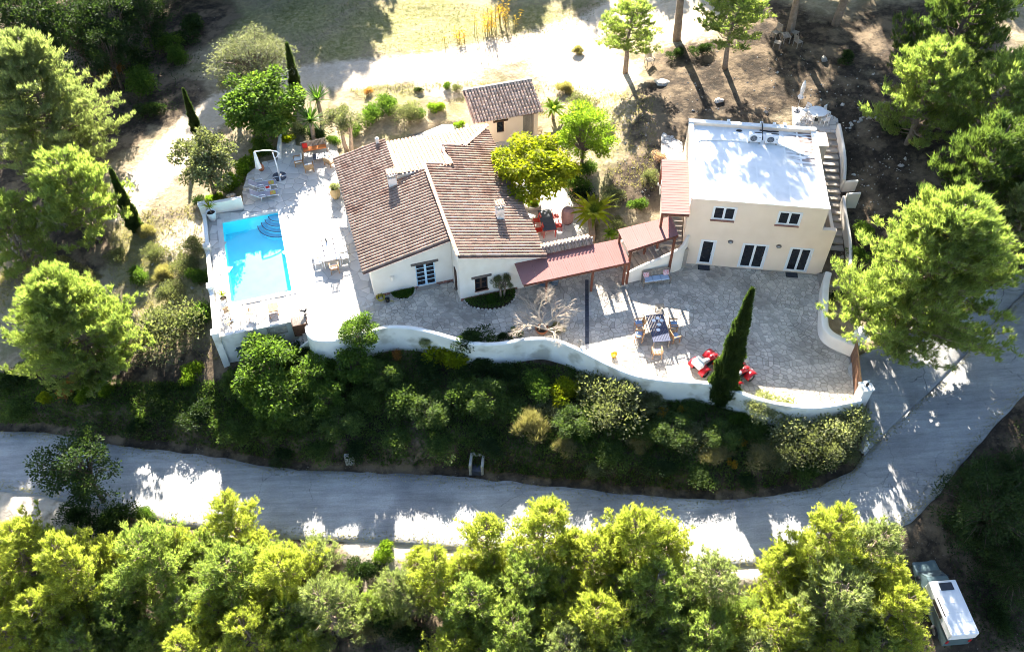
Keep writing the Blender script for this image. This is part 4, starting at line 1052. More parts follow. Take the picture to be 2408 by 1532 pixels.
w = MB(); w.tube([(5.7, 6.6, .08), (6.3, 6.3, .05), (7.0, 5.8, .05), (7.6, 5.55, .05), (8.3, 5.5, .16)], .045, 6); w.build('pipe', CAPW, t)
w = MB(); w.tube([(4.72, 6.9, .1), (4.72, 8.0, .5), (4.72, 8.5, .45)], .04, 6); w.tube([(4.6, 8.0, .12), (5.2, 7.95, .1), (5.9, 8.0, .1)], .05, 6); w.build('cable', BLACK, t)
w = MB(); w.ellipsoid((3.2, 7.9, .03), (.22, .12, .08), 10, 6); w.build('drain_cover', BLACK, t)
# ------------------------------------------------------------------ covered walkway, stairs and porches
def sheet_roof(name, lab, corners, rib_dir, ribs, post_list=(), origin=None, beam=True):
    """pink sheet roof on red-brown timber posts; corners (world): back-left, back-right, front-right, front-left"""
    o = Vector(origin); t = thing(name, lab, 'canopy', o)
    c = [Vector(p) - o for p in corners]
    n = (c[1] - c[0]).cross(c[3] - c[0]).normalized()
    if n.z < 0: n = -n
    k = ribs
    a, b, e, d = (c[0], c[1], c[2], c[3]) if rib_dir == 'depth' else (c[3], c[0], c[1], c[2])
    for i in range(k):
        p0, p1 = a.lerp(b, i / k), a.lerp(b, (i + 1) / k); q0, q1 = d.lerp(e, i / k), d.lerp(e, (i + 1) / k)
        p1 = p1.lerp(p0, .012); q1 = q1.lerp(q0, .012)
        w = MB(); vs = [p0, p1, q1, q0]
        top = [v + n * .03 for v in vs]
        w.add(top + vs, [(0, 1, 2, 3), (7, 6, 5, 4), (0, 4, 5, 1), (1, 5, 6, 2), (2, 6, 7, 3), (3, 7, 4, 0)])
        m = 7
        for j in range(1, m):
            s0, s1 = p0.lerp(p1, j / m), q0.lerp(q1, j / m); w.bar(s0 + n * .034, s1 + n * .034, .025, .012, up=n)
        sh = w.build('roof_sheet', PINKMETAL, t)
        import bmesh
        bm = bmesh.new(); bm.from_mesh(sh.data); bmesh.ops.recalc_face_normals(bm, faces=bm.faces); bm.to_mesh(sh.data); bm.free()
    if beam:
        for p, q in ((c[0], c[1]), (c[3], c[2])):
            w = MB(); w.bar(p + n * -.08 + (q - p) * .01, q + n * -.08 - (q - p) * .01, .09, .14); w.build('beam', RUSTWOOD, t)
        for i in range(5):
            w = MB(); w.bar(c[0].lerp(c[1], (i + .5) / 5) - n * .05, c[3].lerp(c[2], (i + .5) / 5) - n * .05, .06, .09); w.build('rafter', RUSTWOOD, t)
    for p, zt, zb_ in post_list:
        p = Vector(p) - o
        w = MB(); w.box(p.x - .075, p.x + .075, p.y - .075, p.y + .075, zb_ - o.z, zt - o.z); w.build('post', RUSTWOOD, t)
        w = MB(); w.box(p.x - .12, p.x + .12, p.y - .12, p.y + .12, zb_ - o.z, zb_ - o.z + .15); w.build('post_base', CONCRETE, t)
    return t
sheet_roof('walkway_canopy', 'long pink sheet canopy on brown posts joining the villa to the stairs', [MW(3.7, .22, 2.42), MW(11.05, .22, 2.42), MW(11.05, -1.85, 2.22), MW(3.7, -1.85, 2.22)], 'depth', 7,
           [(MW(5.35, -1.72), 2.15, 0), (MW(8.5, -1.72), 2.15, 0), (MW(10.75, -1.72), 2.15, 0), (MW(9.9, .1), 2.35, 0)], origin=MW(7, -1))
sheet_roof('stair_canopy', 'pink sheet canopy sloping over the lower outside stairs', [MW(10.74, .02, 3.5), MW(14.55, .12, 3.62), MW(14.3, -1.68, 3.62), MW(10.64, -2.05, 3.5)], 'depth', 4,
           [(MW(11.02, -1.72), 3.4, 0), (MW(14.1, -1.62), 3.5, 0), (MW(12.9, -.05), 3.45, .6), (MW(10.9, -.1), 3.4, 0)], origin=MW(12.8, -.3))
sheet_roof('porch_canopy', 'pink sheet canopy along the left side of the guest house', [GW(-2.05, 4.85, 4.9), GW(-.26, 4.85, 4.98), GW(-.26, -.75, 4.98), GW(-2.05, -.75, 4.9)], 'width', 3,
           [(GW(-1.95, -.6), 4.8, 1.6), (GW(-1.95, 4.7), 4.8, 2.8)], origin=GW(-1.1, 2))
# wall behind the walkway with tiled cap
t = thing('tiled_wall', 'cream wall capped with barrel tiles behind the covered walkway', 'wall', MW(5.65, .4), RAD(M_Y))
w = MB(); w.box(0, 3.6, -.0, .3, -.3, 2.62); w.build('wall', PLASTER, t)
me_c = tile_mesh('cap_tile', .52, .10, .115, TILE_PALE); me_f = tile_mesh('cap_tile', .52, .10, .115, TILE)  # sunward tiles paler, front tiles darker: sun and shade put into the clay
for i in range(14):
    for sgn, me in ((1, me_c), (-1, me_f)):
        q = bpy.data.objects.new('cap_tile', me); link(q, t)
        q.matrix_local = Matrix.Translation((.14 + i * .25, .15, 2.78)) @ Matrix.Rotation(math.pi / 2 * sgn, 4, 'Z') @ Matrix.Rotation(RAD(24), 4, 'Y')
w = MB(); w.box(-.0, 3.6, .1, .2, 2.62, 2.80); w.build('ridge_mortar', CONCRETE, t)
w = MB(); w.box(3.62, 5.45, .02, .28, -.3, .55); w.build('low_wall', PLASTER, t)
# brown garden wall edging the patio
pw = wall_strip('planter_wall', [MW(10.25, 2.8), MW(10.6, 4.0), MW(10.95, 5.2), MW(10.75, 7.5), MW(10.6, 10.0), MW(10.5, 12.5)], .34, .75, -.4, mat('earth_wall', (.34, .23, .15), (.26, .17, .11), scale=2.5, rough=.95, bump=.6, bscale=9), round_top=False)
tag(pw, 'low brown stone planter wall edging the shaded patio', 'wall')

# outside stairs -----------------------------------------------------
sa = thing('outside_stairs', 'stone stairs climbing under pink canopies to the guest house porch', 'stairs', MW(11.3, -1.32), RAD(M_Y))
for i in range(10):
    w = MB(); w.box(i * .32, i * .32 + .36 if i < 9 else 4.2, 0, 1.75, -.3, .17 * (i + 1)); w.build('step', STEPSTONE, sa, bevel=.02)
gq = GW(-1.75, -.45); rl = wM(gq); yaw = RAD(G_Y - M_Y)
for i in range(7):
    Mx = Matrix.Translation((rl[0] - 11.3, rl[1] + 1.32, 0)) @ Matrix.Rotation(yaw, 4, 'Z')
    w = MB(); w.box(0, 1.42, .15 + i * .31, 8.0 if i == 6 else .15 + (i + 1) * .31 + .03, -.3, 1.7 + .157 * (i + 1), Mx); w.build('step', STEPSTONE, sa, bevel=.02)
FW = [at(*q) for q in (((1750 + 1268 / 3.405) / 1.44444, (750 + 712 / 3.405) / 1.44444, 0), ((1750 + 1420 / 3.405) / 1.44444, (750 + 676 / 3.405) / 1.44444, 0), ((1750 + 1640 / 3.405) / 1.44444, (750 + 625 / 3.405) / 1.44444, 0), ((1750 + 1830 / 3.405) / 1.44444, (750 + 580 / 3.405) / 1.44444, 0), ((1750 + 1900 / 3.405) / 1.44444, (750 + 545 / 3.405) / 1.44444, 0), ((1750 + 1940 / 3.405) / 1.44444, (750 + 480 / 3.405) / 1.44444, 0))]
sw = wall_strip('stair_wall', densify(FW, 5), .2, lambda p, q: .85 + 1.75 * min(1, q * 1.15), -.3, PLASTER)
tag(sw, 'curved cream side wall rising along the lower outside stairs', 'wall')
w = MB(); w.box(-.02, 1.9, 1.78, 1.98, -.3, 1.9); w.box(1.9, 3.6, 1.78, 1.98, -.3, 2.7); w.build('inner_wall', PLASTER, sa)
# rear left terrace of the guest house at first floor level
gt = MB(); n = 12
ring = [GW(-.3, 12.0), GW(-.3, 4.7), GW(-1.85, 4.7), GW(-1.85, 10.2)] + [GW(-.3 - 1.55 * math.cos(a), 10.2 + 1.8 * math.sin(a)) for a in np.linspace(.1, 1.5, n)]
POR = [Vector((p.x, p.y, 0)) for p in ring]
por = paving('porch_terrace', POR, .42, 21, .035, MORTAR, STONE_P, z=2.82, near=300)
w = MB(); w.prism([(p.x, p.y) for p in reversed(ring)], .2, 2.79); o = w.build('retaining_wall', PLASTER, por)
tb = thing('porch_bench', 'small white table in the sun behind the porch canopy', 'table', GW(-.75, 5.5, 2.83), RAD(G_Y))
w = MB(); w.box(-.4, .45, -.3, .3, .68, .72); w.build('top', WHITE, tb)
for sx in (-.35, .4):
    for sy in (-.25, .25):
        w = MB(); w.box(sx - .025, sx + .025, sy - .025, sy + .025, 0, .68); w.build('leg', WHITE, tb)

# long stairs on the right of the guest house
ls = thing('side_stairs', 'long stone stairs rising along the right side of the guest house', 'stairs', GW(9.34, 0), RAD(G_Y))
NS = 20
def stz(bq): return 3.3 * max(0, min(1, bq / 11.4))
for i in range(NS):
    b0, b1 = .15 + 11.3 * i / NS, .15 + 11.3 * (i + 1) / NS
    w = MB(); w.box(0, 1.58, b0, b1 + .04, -.4, 3.3 * (i + 1) / NS); w.build('step', STEPSTONE, ls, bevel=.02)
def swall(name, lab, b0, b1, off=0):
    pts = [GW(11.02 + .12 * math.sin(q * .9), q) for q in np.linspace(b0, b1, 9)]
    o = wall_strip(name, pts, .22, lambda p, t_: .95 + stz(b0 + (b1 - b0) * t_) * .95, lambda p, t_: -.5, PLASTER)
    tag(o, lab, 'wall'); return o
swall('stair_side_wall', 'sloping cream wall along the upper half of the long side stairs', 6.85, 11.7)
swall('stair_side_wall', 'sloping cream wall along the lower half of the long side stairs', -.1, 5.5)
for bq, lab in ((6.85, 'short cream wing wall turning right above the stair landing'), (5.5, 'short cream wing wall turning right below the stair landing')):
    o = wall_strip('wing_wall', [GW(11.05, bq), GW(11.4, bq + .02), GW(11.95, bq + .05)], .2, lambda p, t_: 2.65 + .15 * t_, lambda p, t_: .3, PLASTER); tag(o, lab, 'wall')
UP = [GW(7.9, 11.5), GW(11.15, 11.5), GW(11.2, 14.2), GW(10.7, 14.6), GW(7.9, 14.5)]
up = paving('upper_patio', [Vector((p.x, p.y, 0)) for p in UP], .45, 31, .035, MORTAR, STONE_P, z=3.42)
w = MB(); w.prism([(p.x, p.y) for p in UP], 2.0, 3.395); w.build('retaining_wall', CONCRETE, up)
# flight of stairs has its own edge steps by the gate wall
cs = thing('corner_steps', 'two worn stone steps at the foot of the long side stairs', 'steps', GW(9.1, -1.35), RAD(G_Y))
for i in range(2):
    w = MB(); w.box(i * .35, .4 + i * .35 if i == 0 else 1.5, 0, 1.4, -.1, .1 + .09 * i); w.build('step', STEPSTONE, cs, bevel=.02)

pwl = wall_strip('path_wall', densify([MW(-9.72, 18.6), MW(-9.6, 19.6), MW(-9.4, 20.6), MW(-9.2, 21.4)], 4), .28, .5, -.4, WHITEWASH)
tag(pwl, 'low white wall along the path behind the terrace bench', 'wall')
# ------------------------------------------------------------------ vegetation
def rot_to(d):                                           # (n,3) directions -> two perpendicular unit vectors each
    a = np.where(np.abs(d[:, 2:3]) < .9, np.array([[0, 0, 1.0]]), np.array([[1.0, 0, 0]]))
    s = np.cross(d, a); s /= np.linalg.norm(s, axis=1, keepdims=True) + 1e-9
    return s, np.cross(s, d)
def unit(v): return v / (np.linalg.norm(v, axis=1, keepdims=True) + 1e-9)
def needles(R, P, D, per, ln, wd, spread):               # tufts at P pointing along D, each a fan of thin blades
    n = len(P); P = np.repeat(P, per, 0); D = np.repeat(D, per, 0)
    D = unit(D + R.normal(0, spread, D.shape))
    s, t = rot_to(D); a = R.uniform(0, 6.283, (len(P), 1)); w = s * np.cos(a) + t * np.sin(a)
    L = ln * R.uniform(.6, 1.2, (len(P), 1)); B = P + R.normal(0, .03, P.shape)
    return np.stack([B - w * wd / 2, B + w * wd / 2, B + D * L], 1)
def leaves(R, P, D, ln, wd, droop=.3):                   # one folded leaf (quad) at each P
    D = unit(D); s, t = rot_to(D); a = R.uniform(0, 6.283, (len(P), 1)); w = s * np.cos(a) + t * np.sin(a)
    k = R.uniform(.65, 1.25, (len(P), 1)); L = ln * k; W = wd * k
    mid = P + D * L * .5
    tip = P + D * L + np.array([[0, 0, -1.0]]) * L * droop * .5
    return np.stack([P, mid + w * W / 2, tip, mid - w * W / 2], 1)
def ball(R, n, up=0.0):
    v = unit(R.normal(0, 1, (n, 3))); v[:, 2] += up; return unit(v)

def pine_variant(seed, H=7.0, Rr=2.7, crown0=.30, branches=48, lean=.25, material=None, twigs=11, tufts=6, gap=.15):
    """umbrella pine: limbs spring from the trunk, twigs from the limbs, upright needle tufts from the twig ends"""
    R = np.random.RandomState(seed); rd = random.Random(seed)
    tr = MB(); lx, ly = rd.uniform(-lean, lean), rd.uniform(-lean, lean)
    axis_ = lambda t: Vector((lx * H * .3 * t * t + .12 * math.sin(t * 5 + seed), ly * H * .3 * t * t + .12 * math.cos(t * 4 + seed), H * t))
    tr.tube([axis_(t) + Vector((0, 0, -.3 if t == 0 else 0)) for t in np.linspace(0, .95, 10)], [max(.02, .17 * (H / 7) * (1 - .9 * t)) for t in np.linspace(0, .95, 10)], 8)
    P = []; D = []
    sect = [rd.uniform(.72, 1.15) for _ in range(7)]                   # uneven outline round the crown
    for i in range(branches):
        t = crown0 + (1 - crown0) * ((i + rd.random()) / branches) ** .85
        prof = (max(.06, 1 - ((t - crown0) / (1 - crown0)) ** 1.7)) ** .75 * (.55 + .45 * min(1, (t - crown0 + .1) / .3))
        az = i * 2.399 + rd.uniform(-.6, .6); rr = Rr * prof * rd.uniform(.55, 1.08) * sect[int((az % 6.283) / 6.283 * 7) % 7] + .25
        if rd.random() < gap: continue
        b0 = axis_(max(.12, t - .10)); rise = rd.uniform(.12, .42) * rr + .25
        d = Vector((math.cos(az), math.sin(az), 0)); pts = [b0]
        for k in range(1, 6):
            q = k / 5; pts.append(b0 + d * rr * q + Vector((rd.uniform(-.1, .1), rd.uniform(-.1, .1), rise * q * q + .05 * rr * q)) + d.cross(Vector((0, 0, 1))) * .12 * rr * math.sin(q * 3 + i))
        tr.tube(pts, [.05 * (H / 7) * (1.1 - t) + .022, .034, .026, .02, .014, .008], 4, caps=False)
        nt = int(twigs * (.5 + .6 * rr / Rr))
        for k in range(nt):
            q = .22 + .78 * (k + rd.random()) / nt; s0 = pts[min(4, int(q * 5))].lerp(pts[min(5, int(q * 5) + 1)], q * 5 - int(q * 5))
            sd = rd.choice((-1, 1)); tl = rd.uniform(.35, .85) * (1.15 - .5 * q) * (H / 7) ** .4
            e = s0 + (d * rd.uniform(.2, .9) + d.cross(Vector((0, 0, 1))) * sd * rd.uniform(.2, 1.0) + Vector((0, 0, rd.uniform(.1, .8)))).normalized() * tl
            tr.tube([s0, s0.lerp(e, .5) + Vector((0, 0, -.03)), e], [.013, .010, .006], 3, caps=False)
            for j in range(tufts):
                f = .3 + .7 * (j + rd.random()) / tufts; c = s0.lerp(e, f)
                P.append((c.x + rd.gauss(0, .09), c.y + rd.gauss(0, .09), c.z + rd.gauss(0, .05))); D.append(((e - s0).x * .5 + rd.gauss(0, .12), (e - s0).y * .5 + rd.gauss(0, .12), .75))
    P = np.array(P); D = unit(np.array(D))
    return tr.mesh('trunk', BARK if material is PINE[3] else BARKP, True), soup('crown', needles(R, P, D, 9, .27, .040, .36), material)
def leafy_variant(seed, H=4.0, Rr=2.0, rz=1.4, cz=2.6, clumps=40, per=170, ln=.17, wd=.09, material=None, stem=.10, bark=None, up=.35, droop=.4, hollow=.55, stems=1, clr=.62):
    R = np.random.RandomState(seed); rd = random.Random(seed)
    tr = MB(); F = []; tops = []
    for s in range(stems):
        a = s * 6.283 / stems + rd.random(); k = 0 if stems == 1 else .25 * Rr
        b = Vector((math.cos(a) * k * .4, math.sin(a) * k * .4, -.25)); m_ = Vector((math.cos(a) * k, math.sin(a) * k, cz * .55)); e = Vector((math.cos(a) * k * 1.6, math.sin(a) * k * 1.6, cz + rz * .3))
        tr.tube([b, b.lerp(m_, .5) + Vector((rd.uniform(-.08, .08), rd.uniform(-.08, .08), 0)), m_, e], [stem, stem * .85, stem * .65, stem * .25], 7); tops.append(m_)
    for i in range(clumps):
        d = ball(R, 1, .15)[0]; k = rd.uniform(hollow, 1.0) ** .7
        lump = 1 + .22 * math.sin(3 * math.atan2(d[1], d[0]) + seed) * rd.random()
        c = np.array([0, 0, cz]) + d * np.array([Rr, Rr, rz]) * k * lump * .88
        tr.tube([rd.choice(tops), Vector(c) * .6 + Vector((0, 0, cz * .36)), Vector(c)], [stem * .35, stem * .2, stem * .08], 4, caps=False)
        q = clr * Rr * rd.uniform(.32, .52); n = int(per * rd.uniform(.7, 1.2))
        v = ball(R, n, .1); p = c + v * np.array([q, q, q * .8]) * R.uniform(.35, 1.05, (n, 1))
        F.append(leaves(R, p, v * .7 + R.normal(0, .45, v.shape) + np.array([[0, 0, up]]), ln, wd, droop))
    return tr.mesh('trunk', bark or BARK, True), soup('crown', np.concatenate(F), material)
def shrub_variant(seed, Rr=1.0, rz=.8, n=2600, ln=.11, wd=.06, material=None, up=.5, grass=False, lobes=9):
    R = np.random.RandomState(seed); rd = random.Random(seed); F = []; st = MB()
    for i in range(lobes):
        a = rd.uniform(0, 6.283); k = rd.uniform(.1, .75) * Rr; q = Rr * rd.uniform(.32, .55)
        c = np.array([math.cos(a) * k, math.sin(a) * k, rz * rd.uniform(.45, .95) * (1 - .35 * k / Rr)])
        st.tube([(math.cos(a) * .08, math.sin(a) * .08, -.15), tuple(c * .6), tuple(c)], [.03, .02, .008], 4, caps=False)
        m_ = n // lobes; v = ball(R, m_, .25); p = c + v * np.array([q, q, q * .85 * rz / Rr]) * R.uniform(.4, 1.05, (m_, 1)); p[:, 2] = np.maximum(p[:, 2], .03)
        if grass: F.append(np.concatenate([needles(R, p[: m_ // 2], unit(v[: m_ // 2] * .5 + np.array([[0, 0, 1.0]])), 4, ln * 2.2, wd * .5, .3)]))
        else: F.append(leaves(R, p, v * .6 + R.normal(0, .45, v.shape) + np.array([[0, 0, up]]), ln, wd, .25))
    return st.mesh('stem', BARK, False), soup('foliage', np.concatenate(F), material)
def cypress_variant(seed, H=6.0, r=.42, n=9000, material=None):
    R = np.random.RandomState(seed); st = MB(); st.tube([(0, 0, -.3), (0, 0, H * .3), (0, 0, H * .92)], [.11, .08, .02], 7)
    core = MB(); prof = lambda t: r * (1 - t) ** .78 * (0.55 + .45 * min(1, t / .12))
    t = R.uniform(0.02, 1, n) ** 1.15; t = 1 - (1 - t) * .99
    t = R.beta(1.1, 1.5, n); az = R.uniform(0, 6.283, n)
    rr = np.array([prof(x) for x in t]) * (R.uniform(.55, 1.06, n)) * (1 + .17 * np.sin(az * 3 + t * 20) + .17 * np.sin(az * 4 - t * 33) + .14 * np.sin(az * 7 + t * 57) + .22 * (R.rand(n) < .05))
    P = np.stack([np.cos(az) * rr, np.sin(az) * rr, .15 + t * (H - .2)], 1)
    D = np.stack([np.cos(az) * .38, np.sin(az) * .38, np.ones(n)], 1)
    return st.mesh('trunk', BARK, True), soup('crown', needles(R, P, unit(D), 5, .21, .06, .2), material)
def fronds_variant(seed, n=26, L=1.3, wd=.10, material=None, up=.6, trunk=1.0, r=.11, feather=True, curl=.9):
    R = np.random.RandomState(seed); rd = random.Random(seed); tr = MB()
    tr.tube([(0, 0, -.2), (.02, .01, trunk * .5), (0, 0, trunk)], [r * 1.15, r, r * .9], 9)
    F = []
    for i in range(n):
        az = i * 2.399; el = up + rd.uniform(-.25, .55) - .35 * (i / n); d = Vector((math.cos(az) * math.cos(el), math.sin(az) * math.cos(el), math.sin(el)))
        pts = []; p = Vector((0, 0, trunk)); m_ = 9; l = L * rd.uniform(.8, 1.1)
        for k in range(m_ + 1):
            pts.append(p.copy()); p = p + d * (l / m_); d = (d + Vector((0, 0, -.13 * curl))).normalized()
        side = Vector((-math.sin(az), math.cos(az), 0))
        for k in range(m_):
            if feather:
                for q in (0, .5):
                    b = pts[k].lerp(pts[k + 1], q); ax = (pts[k + 1] - pts[k]).normalized(); w_ = l * .30 * math.sin(math.pi * (.12 + .85 * (k + q) / m_)) 
                    for sg in (-1, 1):
                        t_ = b + (side * sg * .9 + ax * .55 + Vector((0, 0, .28))) * w_; c = ax * wd * .28
                        F.append([b - c, b + c, t_ + c * .2, t_ - c * .2])
            else:
                w0 = wd * (1 - (k / m_) ** 2) * .5 + .004; w1 = wd * (1 - ((k + 1) / m_) ** 2) * .5 + .002
                F.append([pts[k] - side * w0, pts[k] + side * w0, pts[k + 1] + side * w1, pts[k + 1] - side * w1])
    V = np.array([[tuple(v) for v in f] for f in F])
    return tr.mesh('trunk', BARKP, True), soup('fronds', V, material)

VAR = {}
for i, (H, Rr, c0, nb, mt, tw, gp) in enumerate(((7.0, 2.7, .16, 70, 0, 11, .12), (6.5, 2.9, .14, 74, 1, 11, .12), (7.6, 2.3, .16, 66, 0, 11, .18), (6.0, 2.7, .12, 70, 1, 11, .15), (7.0, 2.6, .16, 60, 2, 9, .22), (6.5, 2.7, .14, 70, 3, 11, .1), (8.0, 2.6, .42, 52, 1, 11, .15), (9.5, 4.6, .10, 240, 1, 15, .05), (10.0, 4.8, .10, 220, 2, 15, .08))):
    VAR['pine%d' % i] = pine_variant(40 + i, H, Rr, c0, nb, .25, PINE[mt], tw, 6, gp)
VAR['olive'] = leafy_variant(60, Rr=2.0, rz=1.5, cz=2.4, clumps=60, per=260, ln=.12, wd=.045, material=LEAF['olive'], stem=.16)
VAR['olive_small'] = leafy_variant(61, Rr=1.0, rz=.62, cz=2.0, clumps=26, per=190, ln=.10, wd=.04, material=LEAF['grey'], stem=.13, bark=BARKP, stems=2)
VAR['citrus'] = leafy_variant(62, Rr=1.7, rz=1.6, cz=2.1, clumps=60, per=200, ln=.17, wd=.10, material=LEAF['green'], stem=.12)
VAR['broad'] = leafy_variant(63, Rr=1.5, rz=1.4, cz=2.2, clumps=44, per=170, ln=.15, wd=.08, material=LEAF['grey'], stem=.11, hollow=.4)
VAR['mulberry'] = leafy_variant(64, Rr=2.2, rz=1.2, cz=3.1, clumps=62, per=230, hollow=.35, clr=.52, ln=.20, wd=.11, material=LEAF['yellow'], stem=.12, bark=BARKP, droop=.8, up=.1)
VAR['limetree'] = leafy_variant(65, Rr=1.3, rz=1.6, cz=2.2, clumps=44, per=260, ln=.15, wd=.045, material=LEAF['lime'], stem=.10, up=.8)
VAR['darktree'] = leafy_variant(66, Rr=1.8, rz=2.1, cz=3.0, clumps=46, per=190, ln=.13, wd=.075, material=LEAF['dark'], stem=.13, hollow=.3)
VAR['darkbig'] = leafy_variant(68, Rr=3.4, rz=2.6, cz=3.0, clumps=110, per=210, ln=.14, wd=.075, material=LEAF['dark'], stem=.16, hollow=.3, clr=.45)  # dark leaf colour replaces shade that does not reach these trees
VAR['bankbush'] = leafy_variant(67, Rr=1.6, rz=1.3, cz=1.5, clumps=42, per=150, ln=.20, wd=.085, material=LEAF['green'], stem=.07, stems=3, droop=.6)
VAR['shrub_green'] = shrub_variant(70, n=3200, material=LEAF['green']); VAR['shrub_dark'] = shrub_variant(71, n=3200, material=LEAF['dark'])
VAR['shrub_mid'] = shrub_variant(90, n=3400, material=LEAF['mid'], lobes=13); VAR['bank_mid'] = leafy_variant(91, Rr=1.6, rz=1.2, cz=1.3, clumps=46, per=150, ln=.18, wd=.08, material=LEAF['mid'], stem=.06, stems=3, droop=.6, hollow=.3)
VAR['shrub_grey'] = shrub_variant(72, n=3600, ln=.09, wd=.045, material=LEAF['grey']); VAR['shrub_lime'] = shrub_variant(73, n=3000, ln=.13, wd=.075, material=LEAF['lime'])
VAR['shrub_pale'] = shrub_variant(74, n=4200, ln=.10, wd=.055, material=LEAF['pale']); VAR['shrub_yellow'] = shrub_variant(75, n=3000, ln=.14, wd=.08, material=LEAF['yellow'])
VAR['shrub_straw'] = shrub_variant(76, n=2600, ln=.16, wd=.05, material=LEAF['straw'], grass=True); VAR['shrub_gold'] = shrub_variant(77, Rr=.8, n=700, ln=.16, wd=.06, material=LEAF['gold'], lobes=6)
VAR['shrub_fern'] = shrub_variant(78, n=2800, ln=.16, wd=.06, material=LEAF['fern'], up=.7); VAR['shrub_rust'] = shrub_variant(79, Rr=.8, n=900, ln=.12, wd=.06, material=LEAF['rust'])
VAR['shrub_pink'] = shrub_variant(80, Rr=.8, n=1400, ln=.12, wd=.08, material=LEAF['pink'])
VAR['grass_tuft'] = shrub_variant(81, Rr=.9, rz=.5, n=1800, ln=.2, wd=.05, material=LEAF['grey'], grass=True)
VAR['cypress_big'] = cypress_variant(82, 10.0, .78, 20000, LEAF['cypress']); VAR['cypress'] = cypress_variant(83, 6.0, .48, 9000, LEAF['cypress'])
VAR['yucca'] = fronds_variant(84, 60, .95, .075, LEAF['fern'], .75, 1.5, .12, False, .35)
VAR['palm'] = fronds_variant(85, 24, 1.5, .27, LEAF['yellow'], .62, .7, .14, False, .8)
VAR['banana'] = fronds_variant(86, 24, 1.25, .34, LEAF['lime'], .8, .9, .12, False, 1.1)
VAR['sapling'] = fronds_variant(87, 22, .7, .06, LEAF['yellow'], .7, .5, .03, False, .6)

_vr = random.Random(99)
def plant(name, cat, var, label, px, py, rpx=None, lift=None, scale=None, group=None, zs=1.0, base=None, rz=None):
    """stand a plant so that its crown (lift metres over the ground) covers the photo point px,py with radius rpx photo pixels"""
    tr, cr = VAR[var]
    V = cr
    if not hasattr(plant, 'ext'): plant.ext = {}
    if var not in plant.ext:
        a = np.empty(len(cr.vertices) * 3, np.float32); cr.vertices.foreach_get('co', a); a = a.reshape(-1, 3)
        plant.ext[var] = (float(np.percentile(np.hypot(a[:, 0], a[:, 1]), 93)), float(np.median(a[:, 2])))
    R0, C0 = plant.ext[var]
    if base is not None:
        p = base if isinstance(base, Vector) else hit(*base)
        if scale is None: scale = rpx * mpp(px, py, p.z) / R0
    else:
        p = hit(px, py)
        for _ in range(4):
            if rpx is not None: scale = rpx * mpp(px, py, p.z + (lift or 0)) / R0
            l = lift if lift is not None else C0 * scale * zs
            p = hit(px, py, l)
    t = thing(name, label, cat, (p.x, p.y, p.z - .05), _vr.uniform(0, 6.28) if rz is None else rz, group, (scale, scale, scale * zs))
    from_mesh('trunk' if name.endswith(('tree', 'pine', 'cypress', 'palm')) else 'stem', tr, t)
    from_mesh('crown' if name.endswith(('tree', 'pine', 'cypress', 'palm')) else 'foliage', cr, t)
    return t
